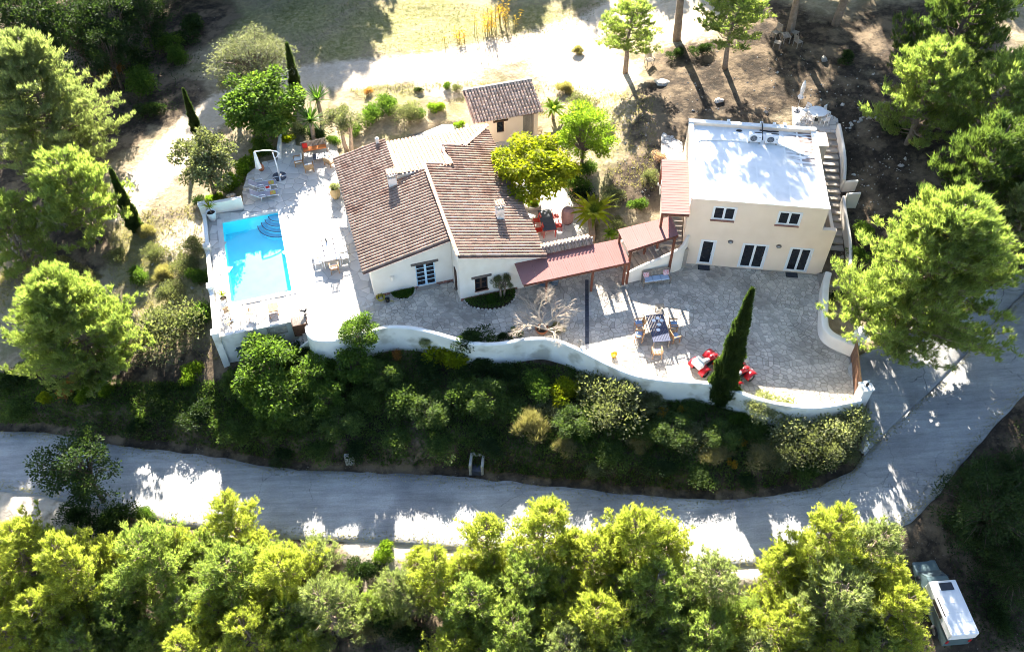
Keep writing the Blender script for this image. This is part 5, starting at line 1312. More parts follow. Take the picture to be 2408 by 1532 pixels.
# pines: (variant, px, py, radius px, label)
PINES = [
 (8, 95, 240, 122, 'large grey green pine filling the upper left corner'), (3, 185, 445, 88, 'bright rounded pine with a thin cypress on its right'), (1, 20, 530, 80, 'green pine cut by the left edge above the hillside'),
 (7, 172, 755, 106, 'big rounded green pine left of the pool terrace with a leaning trunk'),
 (7, 2190, 645, 142, 'huge bright green pine right of the entrance gate'), (1, 2185, 195, 92, 'pine with a pale bare trunk right of the long stairs'), (3, 2355, 230, 92, 'bright pine cut by the right edge near the top'),
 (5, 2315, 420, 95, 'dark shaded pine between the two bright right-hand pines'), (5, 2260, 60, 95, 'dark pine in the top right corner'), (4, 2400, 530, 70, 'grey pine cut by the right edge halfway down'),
]
for v, px, py, r, lab in PINES: plant('pine', 'pine tree', 'pine%d' % v, lab, px, py, r, group='tall pines round the villa', zs=.95)
LOW = [(0, 50, 1295, 92), (2, 185, 1335, 88), (3, 365, 1320, 105), (0, 110, 1440, 78), (2, 545, 1215, 62), (1, 545, 1345, 105), (0, 660, 1350, 100), (4, 745, 1300, 55), (1, 430, 1430, 75), (4, 770, 1420, 80), (0, 600, 1490, 90), (2, 440, 1520, 70), (0, 20, 1400, 60), (5, 280, 1470, 60), (0, 700, 1525, 70),
       (2, 1030, 1335, 68), (4, 930, 1360, 55), (0, 1150, 1255, 75), (2, 1275, 1225, 80), (1, 1250, 1345, 95), (3, 1130, 1400, 95), (0, 1395, 1310, 85), (2, 1500, 1240, 85), (0, 1570, 1250, 70), (1, 1540, 1370, 105), (0, 1385, 1430, 100), (3, 1215, 1480, 100), (0, 1060, 1500, 70), (4, 1675, 1350, 80), (1, 1660, 1470, 100), (3, 1480, 1500, 85), (0, 980, 1290, 40), (4, 1330, 1520, 80),
       (2, 1945, 1270, 95), (0, 1840, 1310, 75), (4, 2045, 1265, 80), (0, 2092, 1325, 58), (4, 1955, 1390, 105), (2, 2090, 1420, 85), (0, 1825, 1460, 95), (1, 2060, 1510, 90), (0, 1950, 1515, 80), (4, 1760, 1520, 70),
       (1, 290, 1380, 75), (3, 480, 1290, 60), (0, 600, 1280, 55), (2, 250, 1290, 50), (1, 130, 1380, 60), (3, 350, 1500, 60), (0, 520, 1430, 70), (3, 690, 1440, 75), (1, 1210, 1410, 75), (0, 1330, 1360, 70), (3, 1440, 1370, 75), (2, 1090, 1320, 50), (1, 1620, 1410, 75), (3, 1560, 1470, 70), (1, 1750, 1430, 70), (3, 1880, 1380, 70), (0, 2030, 1350, 70), (1, 1900, 1460, 75), (0, 2010, 1450, 70), (2, 1340, 1270, 55), (2, 1440, 1265, 55), (0, 30, 1480, 70), (1, 190, 1510, 70), (1, 1100, 1440, 70), (0, 1290, 1440, 75), (3, 700, 1490, 70), (0, 80, 1520, 60), (1, 1400, 1500, 70), (0, 1700, 1500, 70), (1, 270, 1440, 60), (0, 640, 1420, 65), (2, 1160, 1330, 50), (1, 1990, 1320, 60), (3, 1890, 1310, 60), (0, 2110, 1470, 60), (3, 800, 1370, 50), (1, 870, 1400, 45), (4, 960, 1390, 50), (0, 20, 1260, 55), (3, 120, 1270, 55), (0, 420, 1260, 45), (1, 640, 1300, 50)]
_ord = sorted(range(len(LOW)), key=lambda i: LOW[i][1])
WHERE = {}
for k, i in enumerate(_ord):
    v, px, py, r = LOW[i]
    tone = ('yellow green', 'mid green', 'bright yellow green', 'soft green', 'pale greyish', 'dark')[v]
    side = 'left' if px < 800 else ('middle' if px < 1720 else 'right')
    row = 'roadside' if py < 1300 else ('second row' if py < 1410 else 'bottom edge')
    WHERE.setdefault((side, row), []).append(i)
ORD = ('first', 'second', 'third', 'fourth', 'fifth', 'sixth', 'seventh', 'eighth', 'ninth', 'tenth', 'eleventh', 'twelfth', 'thirteenth', 'fourteenth', 'fifteenth', 'sixteenth', 'seventeenth', 'eighteenth')
for (side, row), L_ in WHERE.items():
    for k, i in enumerate(L_):
        v, px, py, r = LOW[i]
        tone = ('yellow green', 'mid green', 'bright yellow green', 'soft green', 'pale greyish', 'dark')[v]
        lab = '%s pine below the road, %s in the %s %s row from its left' % (tone, ORD[k], side, {'roadside': 'roadside', 'second row': 'second', 'bottom edge': 'bottom'}[row])
        plant('pine', 'pine tree', 'pine%d' % v, lab, px, py + (10 if px < 800 else 26), r * .88, group='pines below the road', zs=.9)
for bx, by, sc_, z_, lab in ((1466, 172, 1.22, .66, 'thin crowned pine over the track with a long trunk shadow'), (1703, 157, 1.2, .68, 'thin crowned pine in front of the shaded garden chairs')):
    plant('pine', 'pine tree', 'pine6', lab, 0, 0, scale=sc_, zs=z_, base=(bx, by), group='tall pines round the villa')
# pines whose crowns stand above the frame: their trunks or shadows show
for px, py, v, s, lab in ((1587, 92, 6, 1.9, 'tall pine whose straight dark trunk rises out of the top edge above the bench'), (1860, 78, 6, 1.75, 'thick trunked pine rising out of the top edge behind the folding chairs'), (1968, 62, 6, 1.9, 'tall pine with dark trunk right of the folding chairs at the top edge')):
    plant('pine', 'pine tree', 'pine%d' % v, lab, px, py, scale=s, base=(px, py), group='tall pines on the upper slope', zs=1.0 if px < 1700 else .82)
for k, (x, y, v, s) in enumerate(((-32, 90, 5, 2.2), (-24, 88, 5, 2.1), (-40, 87, 5, 2.2), (-20, 89, 5, 2.15), (-18, 93, 5, 2.2), (-23, 94, 5, 2.3), (-47, 80, 5, 1.9), (-2, 97, 5, 1.9), (4, 96, 5, 1.9), (9, 96, 5, 1.7), (22, 82, 6, 2.2), (31, 80, 6, 2.1), (-44, 88, 5, 2.7), (-37, 94, 5, 2.8), (-29, 95, 5, 2.7), (16, 88, 5, 1.7), (22, 85, 5, 1.8), (28, 86, 5, 1.9), (34, 84, 5, 1.9), (40, 82, 5, 1.9), (45, 78, 5, 1.7), (51, 70, 5, 1.6), (-50, 70, 5, 1.7), (12, 86, 5, 1.4), (36, 38, 5, 1.5), (39, 32, 5, 1.5), (35, 45, 5, 1.5), (41, 44, 5, 1.5), (33.5, 27, 5, 1.0), (-36, 80, 5, 1.9), (-28, 82, 5, 2.0))):
    plant('pine', 'pine tree', 'pine%d' % v, 'tall dark pine standing just outside the frame, seen only by its shadow', 0, 0, scale=s, base=Vector((x, y, float(ground(x, y)))), group='pines just outside the frame')
# other trees
plant('olive_tree', 'olive tree', 'olive', 'large round grey olive tree behind the pool terrace', 595, 142, 82, group=None, zs=.9)
plant('citrus_tree', 'tree', 'citrus', 'glossy dark green citrus tree in front of the olive', 606, 250, 80, base=(640, 322), zs=.78)
plant('garden_tree', 'tree', 'broad', 'open grey green tree with yellow flowers left of the loungers', 488, 392, 62, base=(508, 462), zs=.95)
plant('olive_tree', 'olive tree', 'olive_small', 'small silvery olive with pale trunk beside the wooden bench', 808, 272, 42)
plant('mulberry_tree', 'tree', 'mulberry', 'yellow leaved shade tree over the patio dining table', 1272, 372, 85, base=at(1256, 478, 0), zs=.72)
plant('feathery_tree', 'tree', 'limetree', 'bright lime green feathery tree right of the yellow patio tree', 1366, 345, 60, base=(1368, 400), zs=.85)
plant('dark_tree', 'tree', 'darktree', 'dark backlit tree standing on the near side of the road', 205, 1120, 85, lift=3.0)
plant('dark_tree', 'tree', 'darkbig', 'dark shaded tree right of the road junction', 2335, 1190, 105)
plant('dark_tree', 'tree', 'darkbig', 'dark tree cut by the right edge below the junction', 2410, 1120, 75)
plant('dark_tree', 'tree', 'darkbig', 'dark leafy tree in the lower right corner', 2400, 1330, 85)
plant('cypress', 'cypress', 'cypress_big', 'tall slim cypress leaning over the courtyard from the bank', 0, 0, scale=1.0, base=at(1690, 945, -.9))
for bx, by, s, lab in ((706, 252, .98, 'dark cypress at the end of the clearing above the yuccas'), (466, 318, .74, 'short cypress beside the dirt track'), (322, 543, .98, 'narrow cypress leaning against the bright pine on the left'), (572, 190, .72, 'small cypress peeking out of the olive tree')):
    plant('cypress', 'cypress', 'cypress', lab, 0, 0, scale=s, base=(bx, by), group='small cypresses')
plant('yucca_palm', 'yucca', 'yucca', 'spiky yucca rosette nearest the dark cypress', 745, 225, 30)
plant('yucca_palm', 'yucca', 'yucca', 'tall green yucca just behind the wooden bench', 728, 275, 32)
plant('sago_palm', 'palm', 'palm', 'large yellow green sago palm beside the covered walkway', 1397, 492, 56)
plant('fan_palm', 'palm', 'banana', 'small fan palm by the walkway roof', 1436, 548, 20)
plant('fan_palm', 'palm', 'banana', 'fan palm right of the small outbuilding', 1302, 252, 30)
# bare tree in its ring planter
def bare(seed=5):
    rd = random.Random(seed); mb = MB()
    def grow(p, d, l, r, k):
        q = p + d * l
        mid = p.lerp(q, .5) + Vector((rd.uniform(-.06, .06), rd.uniform(-.06, .06), rd.uniform(-.04, .04))) * l
        mb.tube([p, mid, q], [r, r * .85, r * .65], 5 if k < 3 else 3, caps=False)
        if k >= 6: return
        for _ in range(3 if k < 5 else 4):
            nd = (d + Vector((rd.uniform(-.8, .8), rd.uniform(-.8, .8), rd.uniform(-.35, .45)))).normalized()
            if nd.z < -.1: nd.z *= .3
            grow(q if _ else mid, nd, l * rd.uniform(.62, .86), r * .6, k + 1)
    for a in range(4):
        an = a * 1.57 + .4; grow(Vector((0, 0, .2)), Vector((math.cos(an) * .7, math.sin(an) * .7, .75)).normalized(), .62, .055, 1)
    return mb
bt = thing('bare_tree', 'leafless pale twiggy tree by the winding wall', 'tree', at(1276, 778, 0))
bt.scale = (1.6, 1.6, 1.35); m_ = bare(); m_.build('branches', TWIGB, bt)
pl = thing('terracotta_pot', 'broken terracotta pot at the foot of the leafless tree', 'pot', at(1274, 780, 0))
w = MB(); w.lathe([(.22, 0), (.33, .1), (.40, .32), (.44, .34), (.40, .36), (.34, .30), (.02, .28)], 18); w.build('body', TERRA, pl, True)
w = MB(); w.lathe([(.33, .315), (.02, .33)], 14); w.build('soil', SOILBED, pl)
# shrubs: (variant, px, py, radius px, label)
SH = [
 ('bankbush', 625, 850, 70, 'tall leafy light green bush below the pool wall'), ('bankbush', 655, 930, 60, 'light green arching bush on the bank under the pool'), ('bankbush', 740, 870, 50, 'yellowish leafy bush on the bank below the wooden hatch'),
 ('bankbush', 850, 790, 42, 'bright bush growing up over the winding wall by the villa'), ('bankbush', 835, 850, 48, 'darker green bush under the bright bush on the wall'), ('shrub_dark', 700, 815, 45, 'dense dark shrub at the start of the winding wall'), ('bankbush', 770, 930, 45, 'drooping bush halfway down the bank below the pool'), ('bankbush', 600, 930, 38, 'small pale leafed bush nearest the pool corner'),
 ('shrub_yellow', 1062, 835, 48, 'yellow flowering bush pushing over the winding wall'), ('shrub_dark', 1115, 800, 48, 'dark green bush hiding the middle of the winding wall'), ('shrub_dark', 1125, 850, 45, 'dark shrub on the bank right of the yellow flowering bush'), ('shrub_pale', 998, 798, 18, 'small pale leafed bush at the foot of the winding wall'), ('shrub_rust', 935, 830, 16, 'small dry orange plant on the dark bank'), ('shrub_pale', 895, 880, 16, 'small pale plant alone on the dark bank'),
 ('shrub_green', 1270, 895, 42, 'mid green bush on the bank, leftmost of the right hand bushes'), ('shrub_yellow', 1335, 915, 36, 'yellowish bush between two green bushes on the bank'), ('shrub_grey', 1445, 945, 78, 'large pale green bush in the middle of the bank'), ('shrub_grey', 1400, 905, 40, 'grey green bush close under the winding wall'), ('shrub_straw', 1250, 990, 42, 'straw coloured dry grass clump on the bank'), ('shrub_gold', 1252, 975, 18, 'small golden plant above the dry grass on the bank'),
 ('shrub_pale', 1795, 955, 42, 'silvery pale bush overhanging the right end of the winding wall'), ('shrub_pale', 1870, 990, 60, 'pale leafy bush below the right end of the wall'), ('shrub_pale', 1985, 985, 68, 'dense pale bush at the road end of the wall'), ('shrub_grey', 1930, 1045, 60, 'grey green bush low on the bank near the junction'), ('shrub_grey', 1850, 1045, 45, 'grey bush left of the lowest bush near the junction'), ('shrub_green', 1745, 985, 26, 'bright green small bush beside the tall cypress'),
 ('shrub_straw', 1790, 1065, 45, 'dry grass clump on the lower bank right of the cypress'), ('shrub_straw', 1690, 1060, 38, 'dry grass clump on the lower bank under the cypress'), ('shrub_gold', 1560, 965, 16, 'left of two golden sprigs under the winding wall'), ('shrub_gold', 1612, 965, 18, 'right of two golden sprigs under the winding wall'), ('shrub_gold', 1655, 1055, 18, 'golden plant on the lower bank left of the cypress line'), ('shrub_gold', 1740, 1040, 16, 'golden plant low on the bank right of the cypress line'), ('shrub_gold', 1720, 1085, 15, 'lowest golden plant on the bank'),
 ('shrub_straw', 1500, 1040, 26, 'thin dry grass under the large pale bank bush'), ('shrub_straw', 1330, 1040, 30, 'thin dry grass in the middle of the lower bank'), ('shrub_fern', 1370, 1010, 28, 'dark ferny plant on the middle bank'),
 ('shrub_grey', 405, 760, 75, 'broad grey green bush left of the pool wall'), ('shrub_grey', 330, 800, 50, 'bushy grey shrub right of the big left pine'), ('shrub_green', 470, 740, 42, 'green shrub right against the pool side wall'), ('shrub_lime', 450, 870, 32, 'lime green weed clump by the pool wall corner'),
 ('shrub_grey', 430, 620, 34, 'grey shrub on the slope below the pool, uppermost'), ('shrub_grey', 360, 590, 30, 'grey green shrub on the slope under the narrow cypress'), ('shrub_grey', 455, 575, 30, 'grey shrub close to the upper pool side wall'), ('shrub_green', 320, 650, 30, 'low green shrub left of the slope path'), ('shrub_grey', 400, 680, 34, 'grey shrub in the middle of the left slope'), ('shrub_green', 465, 650, 30, 'green shrub beside the middle of the pool side wall'), ('shrub_straw', 380, 640, 24, 'dry straw clump on the left slope'), ('shrub_grey', 275, 600, 26, 'grey shrub under the bright left pine'), ('shrub_straw', 340, 540, 20, 'straw clump by the narrow cypress foot'),
 ('shrub_lime', 200, 920, 26, 'lime weed clump under the big left pine'), ('shrub_rust', 150, 915, 26, 'rusty brown shrub under the big left pine'), ('shrub_lime', 245, 915, 24, 'lime weed clump beside the leaning pine trunk'), ('shrub_yellow', 105, 930, 18, 'small yellow shrub on the left bank'),
 ('shrub_lime', 575, 385, 30, 'bright lime shrub behind the sun loungers'), ('shrub_lime', 545, 425, 28, 'bright lime shrub left of the sun loungers'), ('shrub_green', 610, 345, 32, 'green shrub behind the folded parasol'), ('shrub_yellow', 600, 355, 18, 'yellow flowering shrub under the parasol arm'), ('shrub_lime', 500, 465, 20, 'lime shrub behind the white planter'), ('shrub_dark', 470, 470, 22, 'dark shrub below the yellow flowered tree'), ('shrub_yellow', 672, 322, 16, 'yellow shrub at the end of the terrace path'), ('shrub_green', 530, 440, 24, 'green shrub in the gap left of the loungers'),
 ('shrub_dark', 745, 308, 34, 'dark rounded shrub directly behind the bench'), ('shrub_pale', 700, 300, 22, 'variegated pale shrub left of the bench'), ('shrub_green', 785, 325, 18, 'small green shrub right of the bench'), ('shrub_green', 840, 300, 22, 'green shrub right of the small olive'),
 ('shrub_green', 880, 265, 36, 'first bush of the hedge behind the villa'), ('shrub_green', 915, 238, 34, 'tallest bush of the hedge behind the villa'), ('shrub_grey', 955, 262, 36, 'right end bush of the hedge behind the villa'), ('shrub_green', 985, 268, 22, 'low bush at the right tip of the hedge'), ('shrub_lime', 1022, 250, 20, 'upright lime bush between hedge and outbuilding'), ('shrub_dark', 985, 208, 11, 'small dark clipped bush on the dry slope'), ('shrub_green', 1048, 200, 13, 'small green bush on the dry slope'), ('shrub_grey', 1075, 205, 14, 'small grey bush left of the outbuilding roof'), ('shrub_rust', 868, 212, 12, 'dry rust coloured plant above the hedge'), ('shrub_lime', 1078, 292, 14, 'small lime plant at the corner of the back terrace'),
 ('shrub_green', 1350, 420, 36, 'dark leafed shrub under the yellow patio tree'), ('shrub_dark', 1375, 455, 34, 'dark shrub behind the sago palm'), ('shrub_green', 1385, 395, 30, 'green shrub under the lime feathery tree'), ('shrub_grey', 1440, 460, 32, 'grey shrub on the slope right of the sago palm'), ('shrub_grey', 1365, 235, 30, 'grey shrub above the lime feathery tree'), ('shrub_straw', 1330, 205, 20, 'dry clump on the slope right of the outbuilding'), ('shrub_grey', 1425, 300, 20, 'small grey shrub on the pale slope'), ('shrub_straw', 1360, 115, 14, 'straw clump beside the track'), ('shrub_grey', 1450, 520, 20, 'small grey plant by the stair canopy'), ('shrub_green', 1505, 480, 24, 'green shrub left of the porch canopy'), ('shrub_pink', 1552, 365, 16, 'pink flowering plant at the porch terrace edge'), ('shrub_grey', 1530, 410, 22, 'grey shrub beside the porch canopy'),
 ('shrub_green', 2040, 540, 34, 'leafy green shrub right of the lower stair wall'), ('shrub_green', 2020, 590, 28, 'green shrub between stair wall and big pine'), ('shrub_dark', 1965, 690, 26, 'dark shrub inside the rounded gate wall pocket'), ('shrub_dark', 1990, 130, 24, 'dark shrub in the shade right of the folding chairs'), ('shrub_dark', 2110, 300, 30, 'dark shrub in the shade under the bare trunked pine'), ('shrub_dark', 1650, 110, 26, 'dark shrub under the thin crowned pine'), ('shrub_dark', 1590, 120, 22, 'dark shrub at the foot of the straight trunk'),
 ('shrub_green', 380, 90, 40, 'tall sunlit shrub at the top left'), ('shrub_green', 320, 190, 50, 'sunlit green thicket left of the track'), ('shrub_dark', 300, 130, 45, 'dark thicket above the sunlit shrub'), ('shrub_rust', 258, 160, 26, 'rusty dead bush right of the big corner pine'), ('shrub_dark', 350, 250, 34, 'dark thicket in shade left of the short cypress'), ('shrub_green', 410, 130, 34, 'green bush beside the tall sunlit shrub'), ('shrub_dark', 440, 60, 45, 'dark bush at the top edge'),
 ('shrub_dark', 250, 1215, 60, 'dark rounded shrub below the backlit roadside tree'), ('shrub_dark', 180, 1200, 42, 'dark shrub left of the rounded roadside shrub'), ('shrub_green', 340, 1200, 26, 'sunlit green shrub right of the dark roadside shrub'), ('shrub_dark', 860, 1330, 42, 'dark green shrub by the road between the pine groups'), ('shrub_lime', 900, 1300, 30, 'yellowish shrub at the near road edge'), ('shrub_dark', 870, 1440, 50, 'dark shrub in the gap between the lower pines'), ('shrub_straw', 850, 1480, 32, 'dry pale clump in the gap between the lower pines'), ('shrub_dark', 330, 1490, 50, 'dark undergrowth shrub among the lower left pines'), ('shrub_dark', 1580, 1480, 50, 'dark undergrowth shrub among the lower middle pines'),
 ('shrub_mid', 930, 1430, 40, 'mid green shrub in the gap right of the lower left pines'), ('shrub_dark', 960, 1500, 44, 'dark shrub at the bottom edge between the pine groups'), ('shrub_grey', 900, 1390, 34, 'grey green shrub between the lower pine groups'), ('shrub_straw', 940, 1470, 30, 'pale dry clump at the bottom between the pine groups'),
 ('shrub_dark', 2300, 1100, 40, 'dark shrub on the right verge of the junction'), ('shrub_dark', 2260, 1240, 40, 'dark shrub left of the shaded junction tree'), ('shrub_dark', 2360, 1450, 40, 'dark shrub right of the parked van'),
 ('shrub_dark', 20, 880, 46, 'dark bush of the upper bank thicket, first of its kind from the left'),
 ('shrub_mid', 40, 960, 40, 'mid green bush of the middle bank thicket, first of its kind from the left'),
 ('shrub_dark', 80, 840, 40, 'dark bush of the upper bank thicket, second of its kind from the left'),
 ('shrub_dark', 330, 1000, 36, 'dark bush of the middle bank thicket, first of its kind from the left'),
 ('shrub_dark', 380, 930, 40, 'dark bush of the upper bank thicket, third of its kind from the left'),
 ('shrub_dark', 460, 960, 44, 'dark bush of the middle bank thicket, second of its kind from the left'),
 ('bank_mid', 560, 900, 36, 'arching leafy bush of the upper bank thicket, first of its kind from the left'),
 ('shrub_mid', 560, 1010, 42, 'mid green bush of the middle bank thicket, second of its kind from the left'),
 ('shrub_mid', 640, 985, 45, 'mid green bush of the middle bank thicket, third of its kind from the left'),
 ('shrub_dark', 660, 1060, 36, 'dark bush of the lower bank thicket, first of its kind from the left'),
 ('bank_mid', 700, 960, 52, 'arching leafy bush of the middle bank thicket, first of its kind from the left'),
 ('shrub_mid', 760, 1050, 40, 'mid green bush of the lower bank thicket, first of its kind from the left'),
 ('bank_mid', 800, 990, 48, 'arching leafy bush of the middle bank thicket, second of its kind from the left'),
 ('shrub_dark', 850, 1050, 42, 'dark bush of the lower bank thicket, second of its kind from the left'),
 ('shrub_mid', 860, 930, 42, 'mid green bush of the upper bank thicket, second of its kind from the left'),
 ('bank_mid', 900, 880, 40, 'arching leafy bush of the upper bank thicket, second of its kind from the left'),
 ('shrub_mid', 930, 1030, 42, 'mid green bush of the middle bank thicket, fourth of its kind from the left'),
 ('shrub_mid', 950, 930, 48, 'mid green bush of the upper bank thicket, third of its kind from the left'),
 ('shrub_dark', 1000, 870, 45, 'dark bush of the upper bank thicket, fourth of its kind from the left'),
 ('bank_mid', 1010, 960, 48, 'arching leafy bush of the middle bank thicket, third of its kind from the left'),
 ('shrub_mid', 1040, 1040, 42, 'mid green bush of the lower bank thicket, second of its kind from the left'),
 ('shrub_mid', 1080, 920, 46, 'mid green bush of the upper bank thicket, fourth of its kind from the left'),
 ('bank_mid', 1140, 930, 48, 'arching leafy bush of the upper bank thicket, third of its kind from the left'),
 ('shrub_dark', 1160, 1040, 42, 'dark bush of the lower bank thicket, third of its kind from the left'),
 ('shrub_dark', 1190, 880, 44, 'dark bush of the upper bank thicket, fifth of its kind from the left'),
 ('shrub_mid', 1200, 960, 46, 'mid green bush of the middle bank thicket, fifth of its kind from the left'),
 ('shrub_grey', 1300, 960, 44, 'grey green bush of the middle bank thicket, first of its kind from the left'),
 ('bank_mid', 1350, 990, 46, 'arching leafy bush of the middle bank thicket, fourth of its kind from the left'),
 ('shrub_mid', 1390, 960, 44, 'mid green bush of the middle bank thicket, sixth of its kind from the left'),
 ('shrub_grey', 1400, 1090, 32, 'grey green bush of the lower bank thicket, first of its kind from the left'),
 ('shrub_mid', 1440, 1060, 42, 'mid green bush of the lower bank thicket, third of its kind from the left'),
 ('shrub_mid', 1500, 1000, 46, 'mid green bush of the middle bank thicket, seventh of its kind from the left'),
 ('shrub_grey', 1530, 940, 40, 'grey green bush of the upper bank thicket, first of its kind from the left'),
 ('shrub_dark', 1560, 1090, 42, 'dark bush of the lower bank thicket, fourth of its kind from the left'),
 ('bank_mid', 1580, 1010, 46, 'arching leafy bush of the middle bank thicket, fifth of its kind from the left'),
 ('shrub_mid', 1630, 960, 36, 'mid green bush of the middle bank thicket, eighth of its kind from the left'),
 ('shrub_grey', 1640, 1020, 44, 'grey green bush of the middle bank thicket, second of its kind from the left'),
 ('shrub_mid', 1650, 1110, 36, 'mid green bush of the lower bank thicket, fourth of its kind from the left'),
 ('bank_mid', 1700, 1020, 40, 'arching leafy bush of the middle bank thicket, sixth of its kind from the left'),
 ('shrub_dark', 1760, 1120, 36, 'dark bush of the lower bank thicket, fifth of its kind from the left'),
 ('shrub_mid', 1770, 1015, 44, 'mid green bush of the middle bank thicket, ninth of its kind from the left'),
 ('shrub_grey', 1830, 1075, 40, 'grey green bush of the lower bank thicket, second of its kind from the left'),
 ('shrub_mid', 1890, 1100, 40, 'mid green bush of the lower bank thicket, fifth of its kind from the left'),
 ('shrub_grey', 1980, 1055, 44, 'grey green bush of the lower bank thicket, third of its kind from the left'),
]
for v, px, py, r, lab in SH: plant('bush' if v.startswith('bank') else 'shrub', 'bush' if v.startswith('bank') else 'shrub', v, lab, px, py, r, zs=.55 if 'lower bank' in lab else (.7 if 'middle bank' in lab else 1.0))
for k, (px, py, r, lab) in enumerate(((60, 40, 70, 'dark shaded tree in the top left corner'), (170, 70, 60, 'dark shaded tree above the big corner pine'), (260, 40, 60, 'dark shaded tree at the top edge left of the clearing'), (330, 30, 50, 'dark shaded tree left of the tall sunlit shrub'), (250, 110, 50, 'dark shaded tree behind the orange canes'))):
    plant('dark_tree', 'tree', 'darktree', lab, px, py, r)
# dry reeds
def reeds(px, py, n, lab, h=2.2):
    p = hit(px, py); R = np.random.RandomState(n)
    t = thing('reed_clump', lab, 'reeds', p)
    st = MB(); F = []
    for i in range(n):
        x, y = R.normal(0, .45, 2); hh = h * R.uniform(.6, 1.1); lx, ly = R.normal(0, .12, 2)
        st.tube([(x, y, -.1), (x + lx * .5, y + ly * .5, hh * .5), (x + lx, y + ly, hh)], [.022, .018, .008], 4, caps=False)
        z = R.uniform(.25, 1, 16) * hh; P = np.stack([x + lx * z / hh, y + ly * z / hh, z], 1); d = np.stack([*R.normal(0, 1, (2, 16)), np.full(16, .7)], 1)
        F.append(leaves(R, P, d, .42, .055, .7))
    st.build('canes', LEAF['straw'], t); from_mesh('foliage', soup('foliage', np.concatenate(F), LEAF['gold']), t)
reeds(1148, 78, 22, 'golden dry reeds beside the track, left clump'); reeds(1180, 60, 18, 'golden dry reeds beside the track, right clump'); reeds(1075, 98, 10, 'short golden reeds at the grass edge', 1.1)
reeds(250, 205, 10, 'orange dry canes in front of the dark upper left thicket', 2.0)

# ground cover nobody could count
def scatter(name, lab, cat, n, polys, maker, material, seed, ok=None):
    R = np.random.RandomState(seed); P = []
    per = max(1, n // len(polys))
    for poly, z in polys:
        w = [hit(*q) if len(q) == 2 else Vector(q) for q in poly]
        xs = [q.x for q in w]; ys = [q.y for q in w]; got = 0
        while got < per:
            X = R.uniform(min(xs), max(xs), per * 2); Y = R.uniform(min(ys), max(ys), per * 2)
            g = inpoly(w, X, Y)
            for P_ in CARVE: g &= ~inpoly(P_, X, Y)
            g &= (fbm(X * .5 + seed, Y * .5, 3) + R.uniform(-.25, .25, len(X))) > -.12
            X, Y = X[g], Y[g]
            d = np.array([KD.find(Vector((a, b, 0)))[2] for a, b in zip(X, Y)]); k = d > .55
            X, Y = X[k][: per - got], Y[k][: per - got]; got += max(1, len(X))
            P.append(np.stack([X, Y, ground(X, Y)], 1))
    P = np.concatenate(P)
    o = from_mesh(name, soup(name, maker(R, P), material)); tag(o, lab, cat, kind='stuff'); return o
BANK = [(540, 850), (720, 800), (860, 800), (1000, 800), (1200, 825), (1380, 845), (1520, 905), (1700, 935), (1850, 975), (2030, 960), (2030, 1040), (1980, 1110), (1850, 1150), (1600, 1160), (1300, 1140), (1000, 1110), (760, 1100), (500, 1070), (250, 1040), (0, 1010), (0, 900), (300, 900), (520, 900)]
def undergrowth(R, P):
    n = len(P); D = np.concatenate([R.normal(0, .55, (n, 2)), np.ones((n, 1))], 1)
    P = P.copy(); P[:, 2] += R.uniform(0, .45, n) ** 1.5
    return leaves(R, P, D, .17, .085, .6)
def blades(L, W, k):
    def f(R, P):
        D = np.concatenate([R.normal(0, .3, (len(P), 2)), np.ones((len(P), 1))], 1)
        return needles(R, P - np.array([[0, 0, .03]]), unit(D), k, L, W, .35)
    return f
scatter('undergrowth', 'dark ivy and leafy undergrowth covering the bank', 'undergrowth', 90000, [(BANK, 0)], undergrowth, LEAF['mid'], 11)
scatter('bank_grass', 'long dark grass hanging on the bank', 'grass', 7000, [(BANK, 0)], blades(.45, .035, 4), LEAF['fern'], 12)
scatter('dry_grass', 'dry straw grass on the slopes', 'grass', 9000, [([(280, 500), (470, 480), (520, 850), (300, 800), (250, 620)], 0), ([(820, 210), (1090, 190), (1330, 190), (1540, 230), (1540, 450), (1440, 440), (1330, 290), (1100, 200), (860, 240)], 0), ([(0, 640), (150, 600), (250, 650), (60, 720), (0, 760)], 0)], blades(.2, .03, 4), LEAF['straw'], 13)
scatter('meadow_grass', 'short green grass of the clearing behind the track', 'grass', 6000, [([(640, 0), (1420, 0), (1380, 60), (1150, 100), (850, 130), (640, 150)], 0)], blades(.14, .03, 4), LEAF['grey'], 14)
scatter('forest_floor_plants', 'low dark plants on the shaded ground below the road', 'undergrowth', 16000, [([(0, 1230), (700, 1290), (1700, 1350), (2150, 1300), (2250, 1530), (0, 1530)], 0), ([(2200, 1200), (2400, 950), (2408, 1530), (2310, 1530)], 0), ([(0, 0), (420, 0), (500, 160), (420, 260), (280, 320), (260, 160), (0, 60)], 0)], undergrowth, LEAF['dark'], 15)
def litter(R, P):
    D = np.concatenate([R.normal(0, 1, (len(P), 2)), R.uniform(-.05, .15, (len(P), 1))], 1); Q = P.copy(); Q[:, 2] += .012
    return leaves(R, Q, D, .11, .05, .05)
_R = np.random.RandomState(5); _L = []
for rows_, nn in ((densify(rib_points(ROAD_RIBS)[0], 8), 1), (densify(rib_points(ROAD_RIBS)[1], 8), -1)):
    for p_, q_ in zip(rows_, rows_[1:]):
        for _ in range(16):
            c_ = p_.lerp(q_, _R.rand()); o_ = abs(_R.normal(0, .35)); d_ = (q_ - p_).normalized(); s_ = Vector((d_.y, -d_.x, 0)) * nn
            _L.append((c_.x + s_.x * o_, c_.y + s_.y * o_, c_.z + .02 + .05 * min(1, o_ / 2)))
tag(from_mesh('leaf_litter', soup('leaf_litter', litter(_R, np.array(_L)), LEAF['straw'])), 'dry leaf litter along the road edges', 'litter', kind='stuff')
